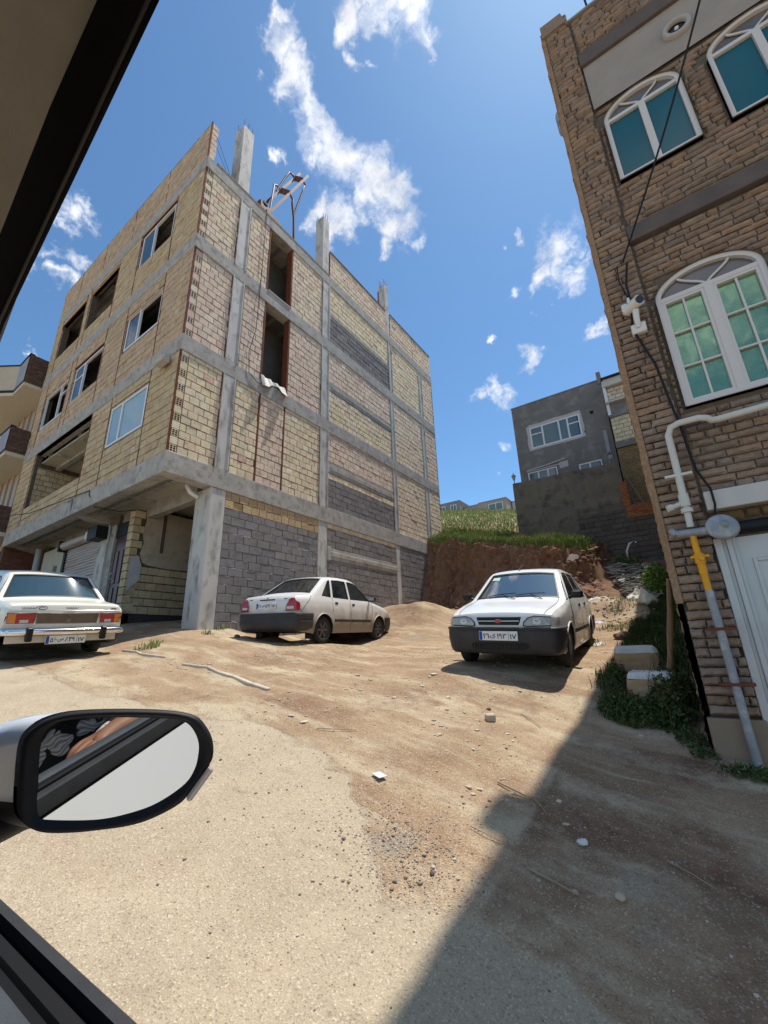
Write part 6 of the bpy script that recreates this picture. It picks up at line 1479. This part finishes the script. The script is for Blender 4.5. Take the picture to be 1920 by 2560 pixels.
bx=lambda y,z:-lin([(.45,2.14),(.62,2.165),(.8,2.175),(.862,2.16)],z)-.03*(1-abs(y/hw3(-2.16,min(z,.8)))**2.4)
bk3=lambda o:(lambda u,v:(bx(u,v)-o,u,v))
fx3=lambda y,z:lin([(.45,2.02),(.6,2.04),(.76,2.04)],z)+.03*(1-abs(y/.76)**2.4)
fr3=lambda o:(lambda u,v:(fx3(u,v)+o,u,v))
pn=MB().sheet([(-.40,.605),(.40,.605),(.41,.755),(-.41,.755)],[],bk3(.006),.06).build('rear_panel',mat('bronze_panel',(.16,.11,.075),(.12,.085,.06),5,.4),r3)
for s in (1,-1):
    o=MB(); o.sheet([(s*.43,.61),(s*.74,.61),(s*.755,.76),(s*.42,.76)],[],bk3(.016),.05,flip=(s>0)); tl=o.build('tail_light',redl,r3)
    P=[bk3(.02)(a,b) for a,b in ((s*.43,.605),(s*.745,.605),(s*.758,.765),(s*.415,.765))]; MB().tube(P+[P[0]],.007,6).build('chrome_surround',chrome,tl)
    MB().sheet([(s*.65,.618),(s*.735,.618),(s*.745,.75),(s*.65,.75)],[],bk3(.019),.05).build('amber_corner',orl,tl)
    MB().sheet([(s*.50,.622),(s*.6,.622),(s*.6,.665),(s*.50,.665)],[],bk3(.02),.05).build('reverse_lens',clrl,tl)
    mb=MB()
    for z in np.linspace(.635,.74,6): mb.tube([bk3(.018)(s*.44,z),bk3(.018)(s*.64,z)],.0022,4)
    mb.build('lens_ribs',mat('rib_pink',(.5,.1,.1),None,rough=.3),tl)
P=[bk3(.01)(a,b) for a,b in ((-.40,.605),(.40,.605),(.41,.76),(-.41,.76))]; MB().tube(P+[P[0]],.006,6).build('chrome_frame',chrome,pn)
MB().tube([bk3(.006)(0,.735),bk3(.02)(0,.735)],.02,12).tube([bk3(.006)(0,.66),bk3(.016)(0,.66)],.03,14).build('boot_lock',chrome,pn)
MB().tube([bk3(.012)(u,.80) for u in np.linspace(-.75,.75,13)],.008,6).build('chrome_strip',chrome,r3)
cs=[(-.05,.535),(.0,.54),(.022,.52),(.03,.49),(.022,.455),(.0,.44),(-.05,.44)]
rbp=sweep([(-1.72,.83),(-1.95,.83),(-2.12,.82),(-2.22,.76),(-2.25,.6),(-2.265,.3),(-2.27,0)],cs,'rear_bumper',chrome,r3)
for s in (1,-1): MB().box((-2.325,s*.48-.04,.36),(-2.24,s*.48+.04,.56),None,.015).build('overrider',blk,rbp)
sweep([(1.7,.82),(1.9,.82),(2.05,.8),(2.12,.74),(2.15,.6),(2.165,.3),(2.17,0)],cs,'front_bumper',chrome,r3)
MB().sheet([(-.72,.45),(.72,.45),(.72,.6),(-.72,.6)],[],lambda u,v:(-2.155+.0*v,u,v-.12),.2).build('rear_valance',pm3,r3)
MB().sheet([(-.72,.58),(.72,.58),(.72,.76),(-.72,.76)],[],fr3(.005),.1).build('grille',blk,r3)
for s in (1,-1):
    MB().lathe([(.001,.02),(.06,.015),(.085,0)],20,Matrix.Translation((fx3(s*.55,.67),s*.55,.67))@Matrix.Rotation(R(90),4,'Y')).build('headlight',clrl,r3)
plate(r3,MP(-2.245,.37,True),['۵۶','س','۸۴۹','۱۷'])
dm_=mat('decal_dark',(.05,.05,.055),None,rough=.5)
tm_=lambda y,z:Matrix.Translation((bx(y,.85)-.002+.0,y,z))@Matrix(((0,0,-1,0),(-1,0,0,0),(0,1,0,0),(0,0,0,1)))
mb=MB()
# cursive badge and swirl stickers on the boot edge
def squig(cy,cz,w,h,n,lp):
    pts=[]
    for k in range(n):
        t=k/(n-1); pts.append((bx(0,.84)-.012,cy-(t-.5)*w+.25*w/lp*math.sin(t*lp*6.28),cz+h*.5*math.cos(t*lp*6.28)))
    mb.tube(pts,.0035,4,caps=False)
squig(.52,.835,.16,.03,40,6); squig(-.02,.84,.15,.028,40,5)
pts=[(bx(0,.84)-.012,.36+.075*math.cos(a)*(1-a/14),.835+.035*math.sin(a)*(1-a/14)) for a in np.linspace(0,9,40)]; mb.tube(pts,.0045,4,caps=False)
mb.box((bx(0,.84)-.006,-.66,.822),(bx(0,.84)-.002,-.58,.84)); mb.build('boot_stickers',dm_,r3)
# ------------------------------------------------------------ the car the picture is taken from
oc=thing('own_car','white car the picture is taken from, its mirror and open window filling the left','car',(0,-.5,0))
trimb=mat('door_trim_dark',(.03,.031,.034),(.042,.043,.046),30,.55,.0004,300,spec=.35); rubber=mat('black_rubber',(.006,.006,.007),None,rough=.7); inner=mat('inner_door_panel',(.07,.078,.09),(.055,.06,.07),20,.6,.0006,260); headl=mat('headliner_cloth',(.62,.56,.46),(.54,.49,.4),40,.95,.0005,400)
cw=mat('car_white_gloss',(.7,.71,.71),None,rough=.25,spec=.5,coat=.7)
def ext(a,sec,x0,x1,name,m_,par=oc,dz=0.):     # extrude a (y,z) section along x
    mb=MB(); n=len(sec); vs=[(x0,y,z) for y,z in sec]+[(x1,y,z+dz) for y,z in sec]; mb.add(vs,[(i,i+1,i+1+n,i+n) for i in range(n-1)]); return mb.build(name,m_,par)
ext(0,[(.222,1.165),(.222,1.197),(.219,1.2),(.210,1.2005),(.2085,1.192)],-1.35,1.5,'outer_belt_seal',trimb)
ext(0,[(.2085,1.192),(.207,1.185),(.2,1.184)],-1.35,1.5,'window_slot',rubber)
ext(0,[(.2,1.184),(.2,1.199),(.197,1.2015),(.188,1.2015),(.186,1.197),(.18,1.196)],-1.35,1.5,'inner_belt_seal',rubber)
ext(0,[(.18,1.196),(.176,1.2),(.165,1.198),(.14,1.185),(.11,1.15),(.09,1.08),(.08,.9),(.08,.5)],-1.35,1.5,'inner_door_panel',inner)
mb=MB(); mb.sheet([(-.95,.32),(2.2,.32),(2.2,1.168),(-1.25,1.168),(-1.3,.9)],[],lambda x,z:(x,.235+.075*math.sin(min(1,max(0,(1.168-z)/.75))*1.9)+(.012 if abs(z-.86)<.012 else 0),z),.05); o=mb.build('door_skin',cw,oc)
MB().box((.33,.3,.925),(.55,.335,.965),None,.012).build('door_handle',cw,o)
MB().box((.2,.0,1.168),(.26,.24,1.2)).build('slot_end',rubber,o) if False else None
# rear quarter flank behind the door
# roof rail, seal and headliner
O=[(.9,.02,1.69),(.3,.012,1.69),(-.03,.0238,1.685),(-.1134,.0295,1.68),(-.1956,.0354,1.675),(-.3327,.0438,1.655),(-.55,.066,1.60),(-.85,.115,1.42),(-1.15,.2,1.21)]
I=[(.9,-.06,1.75),(.3,-.02,1.74),(-.04,.0115,1.725),(-.1422,.0151,1.71),(-.19,.0158,1.691),(-.2509,.0194,1.675),(-.45,.03,1.63),(-.75,.06,1.46),(-1.1,.12,1.22)]
I=[tuple(Vector(b).lerp(Vector(a),.17)) for a,b in zip(O,I)]
K=[tuple(Vector(a).lerp(Vector(b),.16)) for a,b in zip(O,I)]
def loft(rows,name,m_,sm=True):
    n=len(rows[0]); mb=MB(); mb.add([p for r in rows for p in r],[(i*n+k,i*n+k+1,(i+1)*n+k+1,(i+1)*n+k) for i in range(len(rows)-1) for k in range(n-1)],None,sm); return mb.build(name,m_,oc)
up=lambda P,dy,dz:[(a,b+dy,c+dz) for a,b,c in P]
loft([up(O,.004,.06),up(O,.001,.012),O,K],'door_frame_edge',rubber)
MB().tube([tuple(Vector(p)-Vector((0,0,.0004))) for p in K],.00085,8).build('frame_bead',mat('bead_highlight',(.1,.1,.09),None,rough=.5),oc)  # bead coloured lighter to draw the highlight along the door seal
M2=[tuple(Vector(a).lerp(Vector(b),.6)+Vector((0,0,.002))) for a,b in zip(K,I)]
loft([K,M2,I],'door_frame_trim',mat('frame_trim_black',(.012,.012,.014),None,rough=.8))
loft([I,up(I,-.006,.002),up(I,-.03,.006),up(I,-.2,.02),up(I,-.7,.03),up(I,-1.4,.01)],'headliner',headl)
loft([up(O,.004,.06),up(I,-.2,.07),up(I,-.7,.08),up(I,-1.4,.05)],'roof_skin',cw)
MB().box((-1.5,-1.5,.3),(1.8,-1.45,1.7)).box((1.75,-1.5,.3),(1.8,.05,1.7)).box((-1.4,-1.5,.3),(1.8,.1,.35)).build('cabin_shell',rubber,oc)
MB().box((.42,-.55,.45),(.62,.0,1.42),None,.05).box((.0,-.52,.45),(.5,.02,.72),None,.05).box((.45,-.38,1.42),(.57,-.14,1.62),None,.04).build('seat',mat('dark_seat',(.02,.02,.022),None,rough=.9),oc)
# side mirror
NRM=Vector((0.84149271,-0.52256697,-0.13716331)); E1=Vector((0.52755317,0.84952201,0)); E2=Vector((0.11652325,-0.07236094,0.99054845)); M0=Vector((-.78,.37,1.33))
G=[(-0.1052,-0.0087),(-0.1001,-0.0646),(-0.0986,-0.0856),(-0.0937,-0.1029),(-0.0825,-0.1099),(-0.0228,-0.1199),(0.0184,-0.1192),(0.0608,-0.1104),(0.0995,-0.0886),(0.1139,-0.0669),(0.1177,-0.0434),(0.1158,-0.0237),(0.1053,-0.0031),(0.0895,0.0107),(0.0581,0.0183),(-0.0097,0.0259),(-0.0622,0.0278),(-0.0858,0.0255),(-0.0999,0.0146)]
H=[(-0.1262,-0.0002),(-0.123,-0.059),(-0.1184,-0.0902),(-0.1068,-0.1082),(-0.0886,-0.1204),(-0.0634,-0.1269),(-0.0201,-0.1314),(0.0419,-0.1313),(0.0953,-0.1132),(0.114,-0.0906),(0.1373,-0.0581),(0.1401,-0.0416),(0.1349,-0.019),(0.1219,0.002),(0.1058,0.017),(0.0691,0.0281),(0.0008,0.0359),(-0.0622,0.0384),(-0.0951,0.0334),(-0.1145,0.0221)]
def closed(P,n=5):
    L=len(P); o=[]
    for i in range(L):
        p0,p1,p2,p3=[Vector(P[(i+k-1)%L]) for k in range(4)]
        for k in range(n):
            t=k/n; o.append(.5*((2*p1)+(-p0+p2)*t+(2*p0-5*p1+4*p2-p3)*t*t+(-p0+3*p1-3*p2+p3)*t**3))
    return o
def res(P,n):      # resample closed curve by arc length from its leftmost point
    P=P+[P[0]]; d=[0]
    for a,b in zip(P[:-1],P[1:]): d.append(d[-1]+(b-a).length)
    o=[];j=0
    for k in range(n):
        s=d[-1]*k/n
        while d[j+1]<s: j+=1
        o.append(P[j].lerp(P[j+1],(s-d[j])/(d[j+1]-d[j]+1e-9)))
    return o
NR=90
Hs=res(closed([tuple(p) for p in H]),NR); Gs=res(closed([tuple(p) for p in G]),NR)
def on(p,off): return M0+E1*p[0]+E2*p[1]+NRM*off
cH=Vector((.0,-.045))
rows=[[on(p,-.004) for p in Gs],[on(p.lerp(q,.35),.001) for p,q in zip(Gs,Hs)],[on(p.lerp(q,.6),.007) for p,q in zip(Gs,Hs)],[on(q,.006) for q in Hs],[on(cH+(q-cH)*1.012,-.006) for q in Hs]]
mb=MB(); mb.add([v for r_ in rows for v in r_],[(i*NR+k,i*NR+(k+1)%NR,(i+1)*NR+(k+1)%NR,(i+1)*NR+k) for i in range(len(rows)-1) for k in range(NR)],None,True)
sm_=mb.build('side_mirror',mat('mirror_black_plastic',(.012,.012,.013),(.018,.018,.019),40,.55,.0003,400),oc)
MB().add([on(p,-.003) for p in Gs],[tuple(range(NR))]).build('mirror_glass',mat('mirror_silver',(.82,.84,.84),None,rough=.0,metal=1.),sm_)
# shell behind: white cap above, black below
bd=Vector((-.93,-.42,-.0)).normalized()
def shell(s,k): q=Hs[k]; c=cH; sc=[1.02,1.0,.94,.78,.4][s]; dpt=[.008,.04,.085,.125,.145][s]; return on(c+(q-c)*sc,-.006)+bd*dpt
white=[k for k in range(NR) if Hs[k].y>-.083 or Hs[k].x>.06]
mbw=MB();mbk=MB()
V=[shell(s,k) for s in range(5) for k in range(NR)]
fw=[];fk=[]
for s in range(4):
    for k in range(NR):
        f=(s*NR+k,s*NR+(k+1)%NR,(s+1)*NR+(k+1)%NR,(s+1)*NR+k); (fw if Hs[k].y>-.078 else fk).append(f)
mbw.add(V,fw+[tuple(4*NR+k for k in range(NR))],None,True).build('mirror_cap',cw,sm_)
mbk.add(V,fk,None,True).build('lower_housing',MATS['mirror_black_plastic'],sm_)
MB().tube([on((-.09,-.095),-.05),on((-.13,-.115),-.07),Vector((-.98,.24,1.19)),Vector((-1.02,.2,1.17))],[.035,.032,.035,.04],14).build('mirror_foot',MATS['mirror_black_plastic'],sm_)
MB().box((-.002,-.028,-.004),(.008,.028,.012),None,.003,Matrix.Translation(on((.122,-.083),.003))@Matrix(((E1.x,E2.x,NRM.x,0),(E1.y,E2.y,NRM.y,0),(E1.z,E2.z,NRM.z,0),(0,0,0,1)))@Matrix.Rotation(-.62,4,'Z')).build('indicator',mat('indicator_clear',(.5,.42,.36),None,rough=.2,spec=.8),sm_)
# ------------------------------------------------------------ the passenger (seen in the mirror)
def skin(name,nodes,edges,m_,parent,sub=2):
    me=bpy.data.meshes.new(name); me.from_pydata([n_[0] for n_ in nodes],edges,[]); o=bpy.data.objects.new(name,me); COL.objects.link(o)
    md=o.modifiers.new('s','SKIN'); md.use_smooth_shade=True
    for i,n_ in enumerate(nodes): me.skin_vertices[0].data[i].radius=(n_[1],n_[2] if len(n_)>2 else n_[1])
    me.skin_vertices[0].data[0].use_root=True
    sb=o.modifiers.new('u','SUBSURF'); sb.levels=sub; sb.render_levels=sub
    dg=bpy.context.evaluated_depsgraph_get(); dg.update(); m2=bpy.data.meshes.new_from_object(o.evaluated_get(dg)); bpy.data.objects.remove(o)
    m2.materials.clear(); m2.materials.append(m_); m2.polygons.foreach_set('use_smooth',[True]*len(m2.polygons))
    off=OFF.get(parent,Vector((0,0,0))); m2.transform(Matrix.Translation(-off)); o=bpy.data.objects.new(name,m2); COL.objects.link(o); o.parent=parent; OFF[o]=off; return o
ps=thing('person','seated passenger in a black dress with white leaf print, seen in the side mirror','person',(.3,-.25,.75))
skn=mat('skin',(.25,.12,.075),(.2,.095,.06),30,.5,.0003,300)
nodes=[((.34,-.25,.84),.15,.13),((.35,-.25,1.0),.13,.11),((.36,-.25,1.16),.15,.11),((.36,-.25,1.3),.12,.09),((.35,-.25,1.38),.052),((.34,-.25,1.45),.05),((.33,-.25,1.53),.085,.075),((.33,-.25,1.6),.085,.08),((.34,-.25,1.655),.06),
 ((.35,-.10,1.3),.055),((.12,-.02,1.12),.05),((-.04,-.045,1.07),.048),((-.14,-.06,1.055),.043),((-.24,-.08,1.045),.03),
 ((.35,-.40,1.3),.055),((.28,-.46,1.1),.044),((.2,-.42,1.08),.04),((.13,-.22,1.24),.032),((.085,-.07,1.33),.024),
 ((.30,-.16,.86),.085),((-.14,-.17,.93),.06),((-.2,-.17,.72),.05),((-.24,-.17,.52),.038),((-.33,-.17,.48),.035),
 ((.30,-.34,.86),.085),((-.14,-.35,.93),.06),((-.2,-.35,.72),.05),((-.24,-.35,.52),.038),((-.33,-.35,.48),.035)]
E=[(0,1),(1,2),(2,3),(3,4),(4,5),(5,6),(6,7),(7,8),(3,9),(9,10),(10,11),(11,12),(12,13),(3,14),(14,15),(15,16),(16,17),(17,18),(0,19),(19,20),(20,21),(21,22),(22,23),(0,24),(24,25),(25,26),(26,27),(27,28)]
# hands: palm nodes with finger chains
def hand(base,d,side_,up_,idx):
    d=Vector(d).normalized(); s=Vector(side_).normalized(); u=Vector(up_).normalized(); b=Vector(base); k=len(nodes)
    nodes.append((tuple(b+d*.05),.03,.014)); E.append((idx,k))
    for j,(o_,L) in enumerate(((-.027,.062),(-.009,.072),(.009,.068),(.027,.055))):
        q=len(nodes); p=b+d*.085+s*o_
        nodes.append((tuple(p),.0095)); E.append((k,q))
        nodes.append((tuple(p+d*L*.5+u*.008),.0085)); E.append((q,q+1)); nodes.append((tuple(p+d*L*.7+u*.03),.007)); E.append((q+1,q+2))
    q=len(nodes); nodes.append((tuple(b+d*.03-s*.035+u*.01),.0105)); E.append((k,q)); nodes.append((tuple(b+d*.07-s*.05+u*.025),.009)); E.append((q,q+1))
hand((.085,-.07,1.33),(-.1,.3,1),(0,1,0),(-1,0,0),18); hand((-.24,-.08,1.045),(-1,-.1,-.12),(0,1,0),(0,0,-1),13)
skin('body',nodes,E,skn,ps)
drs=bpy.data.materials.new('leaf_print_cloth'); drs.use_nodes=True; t=drs.node_tree; n=t.nodes; l=t.links; b=n['Principled BSDF']; b.inputs['Roughness'].default_value=.85
tcn=n.new('ShaderNodeTexCoord'); nz_=n.new('ShaderNodeTexNoise'); nz_.inputs['Scale'].default_value=9; l.new(tcn.outputs['Object'],nz_.inputs['Vector'])
va=n.new('ShaderNodeVectorMath'); va.operation='MULTIPLY_ADD'; va.inputs[1].default_value=(.12,.12,.12); l.new(nz_.outputs['Color'],va.inputs[0]); l.new(tcn.outputs['Object'],va.inputs[2])
mp=n.new('ShaderNodeMapping'); mp.inputs['Scale'].default_value=(1,2.2,1.2); mp.inputs['Rotation'].default_value=(.3,.5,.8); l.new(va.outputs[0],mp.inputs[0])
vo=n.new('ShaderNodeTexVoronoi'); vo.inputs['Scale'].default_value=11; vo.feature='F1'; l.new(mp.outputs[0],vo.inputs['Vector'])
r1_=n.new('ShaderNodeMapRange'); r1_.inputs[1].default_value=.52; r1_.inputs[2].default_value=.47; l.new(vo.outputs['Distance'],r1_.inputs[0])
wv_=n.new('ShaderNodeTexWave'); wv_.inputs['Scale'].default_value=16; wv_.inputs['Distortion'].default_value=5; l.new(mp.outputs[0],wv_.inputs[0])
mm_=n.new('ShaderNodeMapRange'); mm_.inputs[3].default_value=.35; mm_.inputs[4].default_value=1; l.new(wv_.outputs['Fac'],mm_.inputs[0])
ml=n.new('ShaderNodeMath'); ml.operation='MULTIPLY'; l.new(r1_.outputs[0],ml.inputs[0]); l.new(mm_.outputs[0],ml.inputs[1])
mi=n.new('ShaderNodeMix'); mi.data_type='RGBA'; mi.inputs[6].default_value=(.008,.008,.012,1); mi.inputs[7].default_value=(.7,.7,.7,1); l.new(ml.outputs[0],mi.inputs[0]); l.new(mi.outputs[2],b.inputs['Base Color'])
dn=[((.34,-.25,.84),.175,.15),((.35,-.25,1.0),.155,.13),((.36,-.25,1.16),.17,.13),((.36,-.25,1.31),.13,.1),((.355,-.25,1.36),.07),((.35,-.10,1.3),.072),((.22,-.05,1.2),.062),((.35,-.40,1.3),.072),((.23,-.455,1.12),.06),((.30,-.17,.87),.11),((.05,-.17,.93),.10),((-.15,-.18,.94),.085),((-.21,-.18,.75),.09),((.30,-.33,.87),.11),((.05,-.34,.93),.10),((-.15,-.34,.94),.085),((-.21,-.34,.75),.09)]
skin('dress',dn,[(0,1),(1,2),(2,3),(3,4),(3,5),(5,6),(3,7),(7,8),(0,9),(9,10),(10,11),(11,12),(0,13),(13,14),(14,15),(15,16)],drs,ps)
mb=MB(); 
def hd(u,v):
    th=2*math.pi*u; ph=math.pi*v; x=math.sin(ph)*math.cos(th); y=math.sin(ph)*math.sin(th); z=math.cos(ph); return (.335+.093*x,-.25+.083*y,1.595+.115*z)
mb.grid(hd,24,16); hdm=mb.build('head',skn,ps)
mb=MB(); mb.lathe([(.001,.03),(.008,.02),(.014,0),(.012,-.01)],10,Matrix.Translation((.24,-.25,1.58))@Matrix.Rotation(R(-60),4,'Y')); mb.tube([(.243,-.27,1.535),(.238,-.25,1.533),(.243,-.23,1.535)],.006,6); mb.build('nose_and_mouth',skn,hdm)
for s in (1,-1):
    MB().lathe([(.001,.008),(.009,.005),(.012,0)],10,Matrix.Translation((.25,-.25+s*.032,1.605))@Matrix.Rotation(R(-90),4,'Y')).build('eye',mat('eye_dark',(.05,.03,.02),None,rough=.2),hdm)
    MB().box((.325,-.25+s*.082-.005,1.56),(.355,-.25+s*.082+.01,1.62),None,.008).build('ear',skn,hdm)
mb=MB(); mb.grid(lambda u,v:(lambda p:(.345+(p[0]-.335)*1.12,-.25+(p[1]+.25)*1.14,1.6+(p[2]-1.595)*1.1))(hd(u,v*.62)) if not(.33<u<.67 and v>.5) else hd(u,v*.62),24,12); mb.build('hair',mat('black_hair',(.01,.008,.007),None,rough=.5),hdm)
ph_=thing('phone','dark phone held up in the passenger hand','phone',(.06,-.03,1.44))
MB().box((.045,-.04,1.385),(.053,.03,1.53),None,.003).build('phone_case',rubber,ph_)
